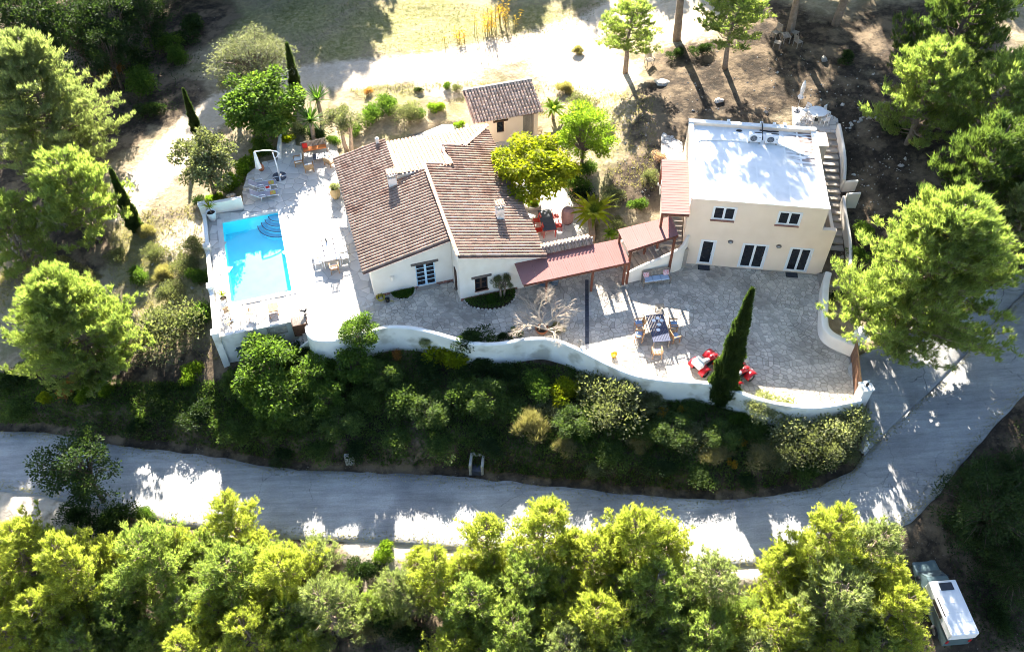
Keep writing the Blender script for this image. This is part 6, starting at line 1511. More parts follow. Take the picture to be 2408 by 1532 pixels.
def stones(R, P):
    F = []
    for p in P:
        s = R.uniform(.03, .09) * (1 + (R.rand() < .07) * 1.6); q = unit(R.normal(0, 1, (6, 3)) * .25 + np.array([[1, 0, 0], [-1, 0, 0], [0, 1, 0], [0, -1, 0], [0, 0, .8], [0, 0, -.6]])) * s * R.uniform(.6, 1.2, (6, 1)) + p
        for a, b in ((0, 2), (2, 1), (1, 3), (3, 0)): F += [[q[a], q[b], q[4]], [q[b], q[a], q[5]]]
    return np.array(F)
scatter('loose_stones', 'pale loose stones scattered over the slopes', 'stones', 380, [([(1560, 200), (2100, 150), (2100, 420), (2000, 520), (1960, 260), (1600, 270)], 0), ([(1560, 200), (1620, 120), (1950, 120), (2090, 200), (1960, 270), (1600, 270)], 0), ([(2010, 380), (2150, 350), (2150, 520), (2010, 560)], 0), ([(280, 480), (470, 480), (500, 700), (330, 620)], 0), ([(1420, 280), (1550, 250), (1540, 460), (1450, 500)], 0)], stones, ROCK, 16)
# ------------------------------------------------------------------ furniture and small things
def legs(t, w, d, h, m, th=.04, x0=0, y0=0):
    for sx in (-1, 1):
        for sy in (-1, 1):
            q = MB(); q.box(x0 + sx * (w / 2 - th / 2) - th / 2, x0 + sx * (w / 2 - th / 2) + th / 2, y0 + sy * (d / 2 - th / 2) - th / 2, y0 + sy * (d / 2 - th / 2) + th / 2, 0, h); q.build('leg', m, t)
def chair(lab, loc, rz, fm, sm=None, w=.52, d=.50, h=.45, bh=.92, arms=False, slats=5, cat='chair', name='chair', group=None, pad=None, sc=1.0):
    """chair facing local -y"""
    t = thing(name, lab, cat, loc, rz, group, sc)
    legs(t, w, d, h - .03, fm)
    q = MB(); q.box(-w / 2, w / 2, -d / 2, d / 2, h - .03, h); q.build('seat', sm or fm, t)
    q = MB(); T = Matrix.Translation((0, d / 2 - .02, h)) @ Matrix.Rotation(RAD(-10), 4, 'X')
    q.box(-w / 2, -w / 2 + .04, -.02, .02, 0, bh - h, T); q.box(w / 2 - .04, w / 2, -.02, .02, 0, bh - h, T); q.box(-w / 2 + .04, w / 2 - .04, -.02, .02, bh - h - .06, bh - h, T); b_ = q.build('backrest', fm, t)
    for i in range(slats):
        x = -w / 2 + .06 + (w - .12) * (i + .5) / slats
        s = MB(); s.box(x - .6 * (w - .12) / slats / 2, x + .6 * (w - .12) / slats / 2, -.012, .012, .04, bh - h - .06, T); s.build('slat', fm, b_)
    if arms:
        for sx in (-1, 1):
            a = MB(); a.box(sx * (w / 2 + .0) - .035, sx * (w / 2 + .0) + .035, -d / 2, d / 2, h + .20, h + .235); a.box(sx * w / 2 - .02, sx * w / 2 + .02, -d / 2, -d / 2 + .04, h, h + .2); a.build('armrest', fm, t)
    if pad:
        p_ = MB(); p_.box(-w / 2 + .03, w / 2 - .03, -d / 2 + .01, d / 2 - .05, h, h + .06); p_.build('cushion', pad, t, bevel=.025)
    return t
def table(lab, loc, rz, w, d, h, top, leg, slats=0, name='table', cat='table', th=.045):
    t = thing(name, lab, cat, loc, rz)
    if slats:
        q = MB(); q.box(-w / 2, w / 2, -d / 2, -d / 2 + .06, h - th, h); q.box(-w / 2, w / 2, d / 2 - .06, d / 2, h - th, h); q.box(-w / 2, w / 2, -.03, .03, h - th - .02, h - .02); q.build('frame', top, t)
        for i in range(slats):
            x = -w / 2 + w * (i + .5) / slats; s = MB(); s.box(x - w / slats * .38, x + w / slats * .38, -d / 2 + .062, d / 2 - .062, h - .03, h - .002); s.build('slat', top, t)
    else:
        q = MB(); q.box(-w / 2, w / 2, -d / 2, d / 2, h - th, h); q.build('top', top, t, bevel=.012)
        q = MB(); q.box(-w / 2 + .06, w / 2 - .06, -d / 2 + .06, d / 2 - .06, h - th - .08, h - th - .001); q.build('apron', leg, t)
    legs(t, w - .08, d - .08, h - th, leg, .06)
    return t
def bench(lab, a, b_, face, fm, seat_cush=None, backs=16, seat_h=.42, depth=.55, pillows=(), n_c=1):
    """slatted bench between world points a (left) and b_ (right), back on the far side"""
    a, b_ = Vector(a), Vector(b_); L = (b_ - a).length; t = thing('bench', lab, 'bench', (a + b_) / 2, math.atan2(b_.y - a.y, b_.x - a.x))
    legs(t, L, depth, seat_h - .04, fm, .07)
    for i in range(5):
        q = MB(); q.box(-L / 2, L / 2, -depth / 2 + i * depth / 5 + .008, -depth / 2 + (i + 1) * depth / 5 - .008, seat_h - .04, seat_h); q.build('seat_slat', fm, t)
    T = Matrix.Translation((0, depth / 2 - .03, seat_h)) @ Matrix.Rotation(RAD(-14), 4, 'X')
    q = MB(); q.box(-L / 2, L / 2, -.025, .025, .46, .54, T); q.box(-L / 2, -L / 2 + .06, -.025, .025, 0, .46, T); q.box(L / 2 - .06, L / 2, -.025, .025, 0, .46, T); q.box(-L / 2 + .06, L / 2 - .06, -.025, .025, .03, .09, T); bk = q.build('backrest', fm, t)
    for i in range(backs):
        x = -L / 2 + .1 + (L - .2) * (i + .5) / backs; s = MB(); s.box(x - .028, x + .028, -.012, .012, .09, .46, T); s.build('back_slat', fm, bk)
    for sx in (-1, 1):
        q = MB(); q.box(sx * (L / 2 - .035) - .04, sx * (L / 2 - .035) + .04, -depth / 2, depth / 2, seat_h + .22, seat_h + .26); q.box(sx * (L / 2 - .035) - .03, sx * (L / 2 - .035) + .03, -depth / 2, -depth / 2 + .06, seat_h, seat_h + .22); q.build('armrest', fm, t)
    if seat_cush:
        for i in range(n_c):
            x0 = -L / 2 + .1 + (L - .2) * i / n_c; q = MB(); q.box(x0 + .01, x0 + (L - .2) / n_c - .01, -depth / 2 + .02, depth / 2 - .06, seat_h + .001, seat_h + .10); q.build('seat_cushion', seat_cush, t, bevel=.03)
    for x, m in pillows:
        q = MB(); q.box(-.2, .2, -.06, .06, 0, .38, Matrix.Translation((x * (L / 2 - .3), .12, seat_h + .1)) @ Matrix.Rotation(RAD(-22), 4, 'X')); q.build('pillow', m, t, bevel=.05)
    return t
RM = RAD(M_Y); RG = RAD(G_Y)
# --- pool terrace
bench('weathered wooden bench with long orange cushion at the terrace end', MW(-7.95, 18.55), MW(-5.98, 18.6), 0, GREYWOOD, CUSHO, 18, pillows=[(-1.0, CUSHR)])
t = table('low dark slate table in front of the orange cushioned bench', MW(-6.62, 17.55), RM, 1.25, .7, .40, SLATE, GREYWOOD, name='coffee_table')
for k, (x, y) in enumerate(((-6.35, 17.6), (-6.9, 17.45))):
    q = MB(); q.lathe([(.05, 0), (.055, .09), (.05, .10), (.04, .02)], 12); tag(q.build('tumbler', WHITE), ('white cup on the right of the low slate table', 'white cup on the left of the low slate table')[k], 'cup').location = MW(x, y, .40)
def armchair(lab, a, bq, rz):
    t = thing('armchair', lab, 'armchair', MW(a, bq), RM + rz)
    legs(t, .68, .66, .32, TEAK, .06)
    q = MB(); q.box(-.34, .34, -.33, .33, .28, .34); q.build('seat', WICKER, t)
    q = MB(); q.box(-.34, .34, -.03, .03, 0, .52, Matrix.Translation((0, .30, .34)) @ Matrix.Rotation(RAD(-14), 4, 'X')); q.build('backrest', WICKER, t, bevel=.02)
    for sx in (-1, 1):
        q = MB(); q.box(sx * .34 - .04, sx * .34 + .04, -.34, .30, .54, .58); q.box(sx * .34 - .03, sx * .34 + .03, -.34, -.28, .3, .54); q.build('armrest', TEAK, t)
    q = MB(); q.box(-.28, .28, -.30, .24, .34, .46); q.build('cushion', CUSHW, t, bevel=.04)
    q = MB(); q.box(-.28, .28, -.05, .05, 0, .38, Matrix.Translation((0, .20, .46)) @ Matrix.Rotation(RAD(-14), 4, 'X')); q.build('back_cushion', CUSHW, t, bevel=.04)
armchair('teak armchair with white cushions seen from behind, nearest the pool', -7.7, 16.5, math.pi)
armchair('teak armchair with white cushions close to the villa roof edge', -6.05, 16.75, math.pi * .72)
armchair('teak armchair with white cushions left of the slate table', -8.35, 17.5, -math.pi / 2)
# parasol with side arm
u = thing('cantilever_parasol', 'white side arm parasol folded shut over the loungers', 'parasol', MW(-9.98, 16.35), RM)
q = MB(); q.bar((-.5, 0, .04), (.5, 0, .04), .08); q.bar((0, -.5, .04), (0, .5, .04), .08); q.build('cross_base', WHITE, u)
for k in range(4):
    a = k * math.pi / 2 + math.pi / 4; n = 6; q = MB()
    arc = [(.07 * math.cos(a), .07 * math.sin(a))] + [(.07 * math.cos(a) + .46 * math.cos(a - .68 + 1.36 * j / n), .07 * math.sin(a) + .46 * math.sin(a - .68 + 1.36 * j / n)) for j in range(n + 1)]
    q.prism(arc, .02, .10); q.build('base_weight', SLATE, u)
q = MB(); q.tube([(0, 0, .05), (0, 0, 1.2), (-.06, 0, 2.3)], .045, 10); q.build('mast', WHITE, u, True)
q = MB(); q.tube([(.42, .02, 2.10), (.2, 0, 2.36), (-.2, 0, 2.52), (-.7, 0, 2.62), (-1.32, 0, 2.66)], .04, 8); q.build('arm', WHITE, u, True)
q = MB(); q.tube([(-.02, 0, 1.7), (.40, .02, 2.1)], .03, 7); q.build('strut', WHITE, u, True)
q = MB(); n = 12; ring = []
for z, r in ((2.62, .05), (2.45, .09), (2.0, .13), (1.5, .16), (1.22, .21), (1.16, .17)):
    for j in range(n): ring.append((-1.32 + r * (1 + .22 * (j % 2)) * math.cos(2 * math.pi * j / n), r * (1 + .22 * (j % 2)) * math.sin(2 * math.pi * j / n), z))
q.add(ring, [(i * n + j, i * n + (j + 1) % n, (i + 1) * n + (j + 1) % n, (i + 1) * n + j) for i in range(5) for j in range(n)] + [tuple(range(n - 1, -1, -1)), tuple(5 * n + j for j in range(n))]); q.build('folded_canopy', CUSHW, u)
def lounger(lab, a, bq):
    t = thing('sun_lounger', lab, 'sun lounger', MW(a, bq), RM, 'sun loungers above the pool')
    for sy in (-.31, .31):
        q = MB(); q.tube([(-.35, sy, .33), (.95, sy, .33), (1.0, sy, .30), (1.05, sy, .02)], .024, 7); q.tube([(-.2, sy, .33), (-.28, sy, .02)], .024, 6); q.build('side_rail', WHITE, t, True)
        q = MB(); q.tube([(-.35, sy, .33), (-.95, sy, .80)], .024, 7); q.build('back_rail', WHITE, t, True)
        q = MB(); q.tube([(-.45, sy * 1.1, .36), (-.4, sy * 1.12, .56), (.05, sy * 1.12, .56), (.1, sy * 1.1, .33)], .022, 6); q.build('armrest', WHITE, t, True)
    q = MB(); q.box(-.35, .98, -.30, .30, .325, .34); q.build('seat_sling', SLING, t)
    q = MB(); q.box(-.76, 0, -.30, .30, -.008, .008, Matrix.Translation((-.35, 0, .335)) @ Matrix.Rotation(RAD(38), 4, 'Y')); q.build('back_sling', SLING, t)
    tw = MB(); tw.box(.45, .85, -.22, .2, .342, .362); o = tag(tw.build('folded_towel', TOWEL), 'bright folded towel on the ' + ('upper' if bq > 14.9 else 'lower') + ' lounger', 'towel'); o.location = MW(a, bq); o.rotation_euler = (0, 0, RM)
lounger('upper white framed sun lounger with lilac sling', -11.3, 15.45); lounger('lower white framed sun lounger with lilac sling', -11.3, 14.25)
t = table('small white side table between the two loungers', MW(-10.95, 14.85), RM, .45, .4, .40, WHITE, WHITE, name='side_table')
q = MB(); q.box(-.15, .15, -.1, .1, 0, .08); o = tag(q.build('beach_bag', CUSHR, bevel=.03), 'red folded cloth on the side table between the loungers', 'cloth'); o.location = MW(-10.95, 14.85, .40); o.rotation_euler = (0, 0, .5)
q = MB(); q.lathe([(.16, 0), (.24, .15), (.22, .4), (.14, .5), (.16, .56), (.1, .5)], 14); tag(q.build('clay_urn', TERRA, smooth=True), 'dark red clay urn in the plants behind the loungers', 'urn').location = MW(-11.2, 17.6)
def pot_plant(lab, a, bq, prof, m, var, sc, zt, name='planter'):
    t = thing(name, lab, 'plant pot', MW(a, bq)); q = MB(); q.lathe(prof, 20, close=False); q.build('pot', m, t, True)
    q = MB(); q.lathe([(prof[-1][0], zt), (.01, zt + .02)], 14); q.build('soil', SOILBED, t)
    tr, cr = VAR[var]; p = from_mesh('stem', tr, t, (0, 0, zt), 0, sc); p = from_mesh('leaves', cr, t, (0, 0, zt), 0, sc)
pot_plant('tall white tapered planter with a yellow leaved plant by the pool corner', -15.12, 12.85, [(.01, 0), (.22, 0), (.34, .72), (.36, .74), (.31, .74), (.29, .64)], WHITE, 'sapling', 1.1, .62)
pot_plant('small grey pot with a yellow spiky plant on the pool edge', -14.95, 4.35, [(.01, 0), (.18, 0), (.25, .34), (.26, .36), (.22, .36), (.21, .3)], CONCRETE, 'sapling', .75, .28)
pot_plant('large ochre oil jar with pale plant at the villa corner', -6.25, 12.7, [(.01, 0), (.2, 0), (.36, .35), (.38, .6), (.26, .85), (.28, .92), (.22, .92), (.2, .85)], OCHREJAR, 'shrub_pale', .45, .84, 'oil_jar')
# dining table by the pool
dt = table('long white dining table set with glasses beside the pool', MW(-7.58, 6.62), RM, 1.22, 2.25, .75, WHITE, WHITE, name='dining_table')
k = 0
for side, sx in (('pool', -1), ('villa', 1)):
    for i, nm in enumerate(('nearest', 'middle', 'farthest')):
        chair('white garden chair on the %s side of the long table, %s one' % (side, nm), MW(-7.58 + sx * .92, 5.95 + i * .68), RM + (math.pi / 2 if sx > 0 else -math.pi / 2) + math.pi * 0, WHITE, None, arms=True, group='chairs round the pool dining table')
chair('white garden chair at the far end of the long table', MW(-7.6, 8.15), RM, WHITE, None, arms=True, group='chairs round the pool dining table')
chair('pale teak armchair at the near end of the long table', MW(-7.52, 5.05), RM + math.pi, TEAK, None, arms=True, w=.56, group='chairs round the pool dining table', pad=CUSHW)
WINE = mat('red_wine', (.05, .006, .01), (.04, .005, .008), rough=.2)
gl_me = MB().lathe([(.035, 0), (.006, .012), (.006, .09), (.04, .13), (.042, .18), (.035, .2)], 12).mesh('wine_glass', WINE, True)
for i in range(4):
    for sx in (-1, 1):
        o = from_mesh('wine_glass', gl_me, None, MW(-7.58 + sx * .38, 5.85 + i * .5, .75)); tag(o, '%s side wine glass on the long table, %s from near end' % ('pool' if sx < 0 else 'villa', ORD[i]), 'glass', 'wine glasses on the pool table')
q = MB(); q.lathe([(.06, 0), (.065, .02), (.065, .2), (.025, .28), (.025, .34)], 12); tag(q.build('bottle', BLACK, smooth=True), 'dark wine bottle at the far end of the long table', 'bottle').location = MW(-7.66, 7.4, .75)
# corner by the retaining wall
chair('white garden chair with tan seat by the terrace corner', MW(-14.85, 3.15), RM + .4, WHITE, WICKER, arms=True); chair('tan garden chair facing the small white table', MW(-13.35, 2.55), RM - 2.1, WHITE, WICKER, arms=True)
chair('tan garden chair right at the terrace front edge', MW(-14.75, 2.05), RM - 1.2, WHITE, WICKER, arms=True)
t = thing('bistro_table', 'small round white table in the terrace corner', 'table', MW(-14.05, 2.45))
q = MB(); q.lathe([(.01, .70), (.38, .70), (.38, .73), (.01, .73)], 22, close=False); q.build('top', WHITE, t); q = MB(); q.lathe([(.2, 0), (.03, .04), (.03, .70)], 12); q.build('pedestal', WHITE, t)
t = thing('deck_chair', 'teak reclining chair at the front edge of the terrace', 'deck chair', MW(-11.92, 2.25), RM + math.pi)
for i in range(8):
    q = MB(); q.box(-.3, .3, -.75 + i * .095, -.67 + i * .095, .32, .345); q.build('seat_slat', TEAK, t)
for i in range(7):
    q = MB(); q.box(-.3, .3, -.012, .012, .03 + i * .1, .11 + i * .1, Matrix.Translation((0, .05, .34)) @ Matrix.Rotation(RAD(-42), 4, 'X')); q.build('back_slat', TEAK, t)
legs(t, .6, 1.0, .32, TEAK, .05, 0, -.2)
# statue on the hatch corner
t = thing('garden_statue', 'small dark metal cockerel figure on the hatch corner', 'statue', MW(-9.98, 1.62, .1), RM)
q = MB(); q.box(-.09, .09, -.09, .09, 0, .12); q.build('plinth', BLACK, t)
q = MB(); q.tube([(-.2, 0, .5), (-.12, 0, .36), (0, 0, .30), (.10, 0, .36), (.13, 0, .48), (.2, 0, .47)], [.02, .06, .09, .07, .035, .01], 8); q.tube([(0, 0, .12), (0, 0, .28)], .02, 6); q.tube([(-.12, 0, .36), (-.28, .0, .42), (-.30, 0, .58)], [.05, .04, .01], 6); q.build('bird', BLACK, t, True)
# --- courtyard
bench('grey slatted bench with light blue cushions under the stair wall', Vector((8.72, 40.86, 0)), Vector((10.6, 41.2, 0)), 0, GREYWOOD, CUSHBL, 18, pillows=[(-1.05, CUSHF), (1.05, CUSHF)], n_c=3)
ct = table('slatted navy garden table laid with plates in the courtyard', Vector((9.22, 36.35, 0)), RAD(6), 1.12, 2.25, .75, NAVY, GREYWOOD, slats=11, name='garden_table')
for lab, x, y, rz in (('folding wooden chair with blue pad left of the courtyard table, farther one', 8.12, 36.95, -1.5), ('folding wooden chair with blue pad left of the courtyard table, nearer one', 8.02, 36.0, -1.75), ('folding wooden chair with blue pad right of the courtyard table, farther one', 10.3, 36.9, 1.6), ('folding wooden chair with blue pad right of the courtyard table, nearer one', 10.28, 35.9, 1.9)):
    chair(lab, (x, y, 0), rz, TEAK, None, arms=True, pad=CUSHB, group='chairs round the courtyard table')
chair('pale slatted chair at the far end of the courtyard table', (9.55, 37.95, 0), .1, GREYWOOD, None, group='chairs round the courtyard table')
chair('pale wicker armchair at the near end of the courtyard table', (9.0, 34.62, 0), math.pi + .05, TEAK, WICKER, arms=True, w=.58, pad=CUSHW, group='chairs round the courtyard table')
pm = MB().lathe([(.02, 0), (.09, .004), (.13, .018), (.125, .02), (.09, .009), (.01, .006)], 18).mesh('plate', WHITE, True)
for i, (x, y, lab) in enumerate(((9.0, 36.95, 'white plate far left on the courtyard table'), (9.5, 36.95, 'white plate far right on the courtyard table'), (9.27, 37.15, 'white plate at the far end of the courtyard table'), (9.3, 36.6, 'white plate in the middle of the courtyard table'), (9.2, 36.15, 'bluish plate near the middle of the courtyard table'))):
    tag(from_mesh('plate', pm, None, (x, y, .752)), lab, 'plate', 'plates on the courtyard table')
t = thing('plant_pot', 'yellow pot with yellow flowers standing by the winding wall', 'plant pot', at(1443, 838, 0)); q = MB(); q.lathe([(.13, 0), (.19, .22), (.2, .24), (.16, .24), (.15, .2), (.01, .2)], 16); q.build('pot', mat('yellow_glaze', (.6, .38, .03), (.5, .32, .03), rough=.4), t, True); tr, cr = VAR['shrub_gold']; from_mesh('flowers', cr, t, (0, 0, .15), 0, .28)
def quad(lab, x, y, rz, box=False):
    t = thing('quad_bike', lab, 'quad bike', (x, y, 0), rz, 'quad bikes by the winding wall', 1.0)   # heads along local +x
    for sx, sy in ((.62, -.42), (.62, .42), (-.58, -.44), (-.58, .44)):
        q = MB(); n = 18; R_ = .29
        prof = [(R_ * .55, -.11), (R_ * .9, -.13), (R_, -.08), (R_, .08), (R_ * .9, .13), (R_ * .55, .11)]
        vs = [(sx + r * math.cos(2 * math.pi * j / n), sy + yy, R_ + r * math.sin(2 * math.pi * j / n)) for r, yy in prof for j in range(n)]
        q.add(vs, [(i * n + j, i * n + (j + 1) % n, (i + 1) * n + (j + 1) % n, (i + 1) * n + j) for i in range(5) for j in range(n)]); w_ = q.build('wheel', RUBBER, t, True)
        h_ = MB(); h_.add([(sx + .16 * math.cos(2 * math.pi * j / n), sy + yy, R_ + .16 * math.sin(2 * math.pi * j / n)) for yy in (-.09, .09) for j in range(n)], [tuple(range(n)), tuple(range(2 * n - 1, n - 1, -1))] + [(j, (j + 1) % n, n + (j + 1) % n, n + j) for j in range(n)]); h_.build('rim', STEEL, w_)
        f = MB(); m = 8; rr = .40
        vs = [(sx + rr * math.cos(.25 + 2.65 * j / m), sy + yy, .30 + rr * .92 * math.sin(.25 + 2.65 * j / m)) for yy in (-.20, .20) for j in range(m + 1)]
        f.add(vs, [(j, j + 1, m + 1 + j + 1, m + 1 + j) for j in range(m)]); o_ = f.build('fender', RED, t, True); sd = o_.modifiers.new('s', 'SOLIDIFY'); sd.thickness = .03
    q = MB(); q.prism([(-.75, -.2), (.8, -.16), (.8, .16), (-.75, .2)], .26, .50); q.build('chassis', BLACK, t, bevel=.04)
    q = MB(); q.tube([(.78, 0, .56), (.55, 0, .70), (.25, 0, .74), (.05, 0, .62)], [.16, .20, .17, .10], 12); q.build('tank', RED, t, True)
    q = MB(); q.add([(.92, -.30, .52), (.92, .30, .52), (.45, .34, .74), (.45, -.34, .74), (.92, -.30, .46), (.92, .30, .46), (.45, .34, .68), (.45, -.34, .68)], [(0, 1, 2, 3), (7, 6, 5, 4), (0, 4, 5, 1), (1, 5, 6, 2), (2, 6, 7, 3), (3, 7, 4, 0)]); q.build('front_cowl', RED, t, bevel=.03)
    q = MB(); q.box(-.95, -.3, -.32, .32, .62, .68); q.build('rear_cowl', RED, t, bevel=.03)
    q = MB(); q.tube([(.12, 0, .70), (-.15, 0, .72), (-.45, 0, .78), (-.72, 0, .80)], [.12, .17, .19, .15], 10); q.build('seat', SEATG, t, True)
    q = MB(); q.tube([(.42, 0, .74), (.36, 0, .98)], .03, 6); q.tube([(.24, -.40, 1.0), (.34, -.18, 1.02), (.36, 0, .98), (.34, .18, 1.02), (.24, .40, 1.0)], .018, 6); q.build('handlebar', BLACK, t)
    for sy in (-.2, .2):
        q = MB(); q.ellipsoid((.90, sy, .60), (.05, .07, .06), 10, 6); q.build('headlight', WHITE, t, True)
    q = MB()
    for i in range(4): q.tube([(.62 + i * .09, -.26, .80), (.62 + i * .09, .26, .80)], .013, 5)
    q.tube([(.6, -.26, .80), (.92, -.26, .80)], .015, 5); q.tube([(.6, .26, .80), (.92, .26, .80)], .015, 5); q.build('front_rack', BLACK, t)
    if box:
        q = MB(); q.box(-1.08, -.62, -.36, .36, .80, 1.14); q.build('top_box', WHITE, t, bevel=.07)
        q = MB(); q.box(-.70, -.58, -.30, .30, .90, 1.28, Matrix.Rotation(RAD(0), 4, 'Y')); q.build('backrest', SEATG, t, bevel=.05)
    else:
        q = MB()
        for i in range(4): q.tube([(-.95 + i * .11, -.26, .84), (-.95 + i * .11, .26, .84)], .013, 5)
        q.build('rear_rack', BLACK, t)
        q = MB(); q.box(.80, 1.02, .22, .58, .78, .82, ); q.build('tray', BLACK, t)
quad('red quad bike with white top box, left of the tall cypress', 11.95, 33.75, .62, True)
quad('red quad bike with grey seat, right of the tall cypress', 13.72, 32.75, .62, False)
# water butts, hose, buckets
for px, py, lab in ((1278, 668, 'blue grey water barrel left of the walkway post'), (1304, 666, 'blue grey water barrel right of the walkway post')):
    t = thing('water_barrel', lab, 'barrel', at(px, py, 0)); q = MB(); q.lathe([(.24, 0), (.28, .12), (.29, .45), (.28, .75), (.24, .86), (.23, .83), (.01, .82)], 18); q.build('drum', mat('barrel_blue', (.12, .16, .20), (.09, .12, .16), rough=.5), t, True)
    q = MB(); q.lathe([(.295, .3), (.305, .32), (.295, .34)], 18, close=False); q.build('hoop', BLACK, t)
t = thing('garden_hose', 'yellow garden hose coiled at the villa corner', 'hose', at(896, 703, 0)); q = MB()
q.tube([((.20 + .002 * i) * math.cos(i * .5), (.20 + .002 * i) * math.sin(i * .5), .03 + .004 * i) for i in range(50)] + [(.5, -.1, .03), (.9, -.25, .03)], .022, 6); q.build('coil', mat('hose_yellow', (.5, .42, .03), (.4, .34, .03), rough=.5), t, True)
q = MB(); q.tube([(-.15, 0, .05), (-.15, 0, .5), (.1, 0, .58), (.15, 0, .05)], .02, 6); q.build('reel_frame', BLACK, t)
for px, py, m, lab in ((912, 708, BLACK, 'black bucket beside the coiled hose'),):
    t = thing('bucket', lab, 'bucket', at(px, py, 0)); q = MB(); q.lathe([(.12, 0), (.16, .28), (.165, .29), (.145, .28), (.11, .03), (.01, .03)], 16); q.build('pail', m, t, True); q = MB(); q.tube([(.16 * math.cos(a), 0, .28 + .14 * math.sin(a)) for a in np.linspace(0, 3.14, 9)], .007, 5); q.build('handle', STEEL, t)
# flower beds
def bed(lab, pts, plants, seed):
    ctr = sum(pts, Vector((0, 0, 0))) / len(pts); t = thing('flower_bed', lab, 'flower bed', ctr); P = densify(pts, 4); q = MB(); q.prism([(p.x - ctr.x, p.y - ctr.y) for p in P], -.05, .10); q.build('soil', SOILBED, t)
    R = random.Random(seed)
    for p in P[:: 1]:
        s = MB(); r = R.uniform(.07, .13); s.ellipsoid((p.x - ctr.x, p.y - ctr.y, .05), (r, r * .8, r * .7), 7, 5); s.build('edging_stone', ROCK, t)
    R2 = np.random.RandomState(seed); n = 2500; P2 = []
    while len(P2) < n:
        x, y = R2.uniform(min(p.x for p in P), max(p.x for p in P), n), R2.uniform(min(p.y for p in P), max(p.y for p in P), n); g = inpoly(P, x, y); P2 += [(a - ctr.x, b_ - ctr.y, .1) for a, b_ in zip(x[g], y[g])]
    P2 = np.array(P2[:n]); P2[:, 2] += R2.uniform(0, .16, n); D = np.concatenate([R2.normal(0, .5, (n, 2)), np.ones((n, 1))], 1); tag(from_mesh('ground_cover', soup('ground_cover', leaves(R2, P2, D, .09, .05), LEAF['fern']), t), kind='stuff')
    
bed('small planted half round bed against the villa left front', [MW(-4.3, 1.86), MW(-4.05, 1.4), MW(-3.4, 1.15), MW(-2.9, 1.4), MW(-2.7, 1.86)], (), 3)
bed('larger stone edged bed in front of the villa right block', [MW(.25, -.08), MW(.55, -.75), MW(1.4, -1.25), MW(2.5, -1.35), MW(3.4, -.9), MW(3.75, -.1)], (), 4)
plant('shrub', 'shrub', 'shrub_green', 'small green shrub in the half round bed by the french door', 0, 0, scale=.42, base=MW(-3.7, 1.55))
plant('shrub', 'shrub', 'shrub_fern', 'dark ferny plant in the larger front bed', 0, 0, scale=.5, base=MW(1.9, -.6))
plant('garden_tree', 'tree', 'olive_small', 'small olive growing in the larger front bed', 0, 0, scale=.72, base=MW(2.75, -.5))
plant('shrub', 'shrub', 'shrub_green', 'green plants along the wall left of the leafless tree', 1215, 780, 16); plant('shrub', 'shrub', 'shrub_straw', 'dry straw plant right of the leafless tree', 1310, 770, 18); plant('shrub', 'shrub', 'shrub_dark', 'dark low plants behind the winding wall centre', 1185, 790, 18)
# --- shaded patio
table('dark stone topped patio table with red legs under the yellow tree', MW(7.66, 5.2), RM - .12, .95, 2.2, .75, SLATE, REDM, name='patio_table')
for lab, a, bq, rz in (('red metal chair left of the patio table, nearer one', 6.9, 4.7, -1.7), ('red metal chair left of the patio table, farther one', 7.05, 5.7, -1.6), ('red metal chair right of the patio table, nearer one', 8.4, 4.75, 1.4), ('red metal chair right of the patio table, farther one', 8.5, 5.75, 1.45)):
    chair(lab, MW(a, bq), RM + rz, REDM, None, w=.44, d=.44, slats=3, group='chairs round the patio table')
t = thing('covered_barbecue', 'tall barbecue under a pinkish fitted cover on the patio', 'barbecue', MW(9.25, 5.35), RM)
q = MB(); vs = []; n = 10
for z, r, e in ((0.05, .40, .9), (.5, .44, 1), (1.0, .46, 1), (1.2, .40, .9), (1.3, .22, .7)):
    vs += [(r * math.cos(2 * math.pi * j / n) * (1 + .05 * (j % 2)), r * .8 * math.sin(2 * math.pi * j / n) * (1 + .05 * (j % 2)), z) for j in range(n)]
q.add(vs, [(i * n + j, i * n + (j + 1) % n, (i + 1) * n + (j + 1) % n, (i + 1) * n + j) for i in range(4) for j in range(n)] + [tuple(4 * n + j for j in range(n))]); q.build('cover', PINKJAR, t)
q = MB(); q.lathe([(.34, 0), (.34, .06)], 12); q.build('base', DARKWOOD, t)
t = thing('tree_ring', 'round planted ring at the foot of the yellow patio tree', 'planter', at(1252, 482, 0)); q = MB(); q.lathe([(.62, 0), (.62, .22), (.5, .22), (.48, .12), (.01, .12)], 20); q.build('kerb', CONCRETE, t); tr, cr = VAR['shrub_lime']; from_mesh('ground_plants', cr, t, (0, 0, .05), 0, .52)
# --- upper patio and slope
t = thing('round_table', 'round white mosaic table on the upper stone patio', 'table', GW(9.5, 13.0, 3.42)); q = MB(); q.lathe([(.01, .70), (.66, .70), (.68, .72), (.66, .74), (.01, .74)], 28, close=False); q.build('top', WHITE, t)
q = MB(); q.lathe([(.25, 0), (.03, .03), (.03, .70)], 12); q.build('pedestal', BLACK, t)
for k, (a, bq, rz, lab) in enumerate(((9.0, 12.4, 2.6, 'white metal chair in front left of the round table'), (10.05, 12.4, -2.6, 'white metal chair in front right of the round table'), (8.75, 13.5, -.8, 'white metal chair behind the round table'), (10.3, 13.4, .9, 'white metal chair right of the round table'))):
    chair(lab, GW(a, bq, 3.42), RG + rz, WHITE, CUSHW, w=.42, d=.42, slats=3, group='chairs round the round table')
t = thing('closed_parasol', 'closed white parasol on a dark base at the upper patio', 'parasol', GW(8.22, 13.95, 3.42)); q = MB(); q.lathe([(.24, 0), (.24, .05), (.06, .08), (.03, .2)], 16); q.build('base', SLATE, t); q = MB(); q.tube([(0, 0, .1), (0, 0, 2.6)], .022, 8); q.build('pole', STEEL, t)
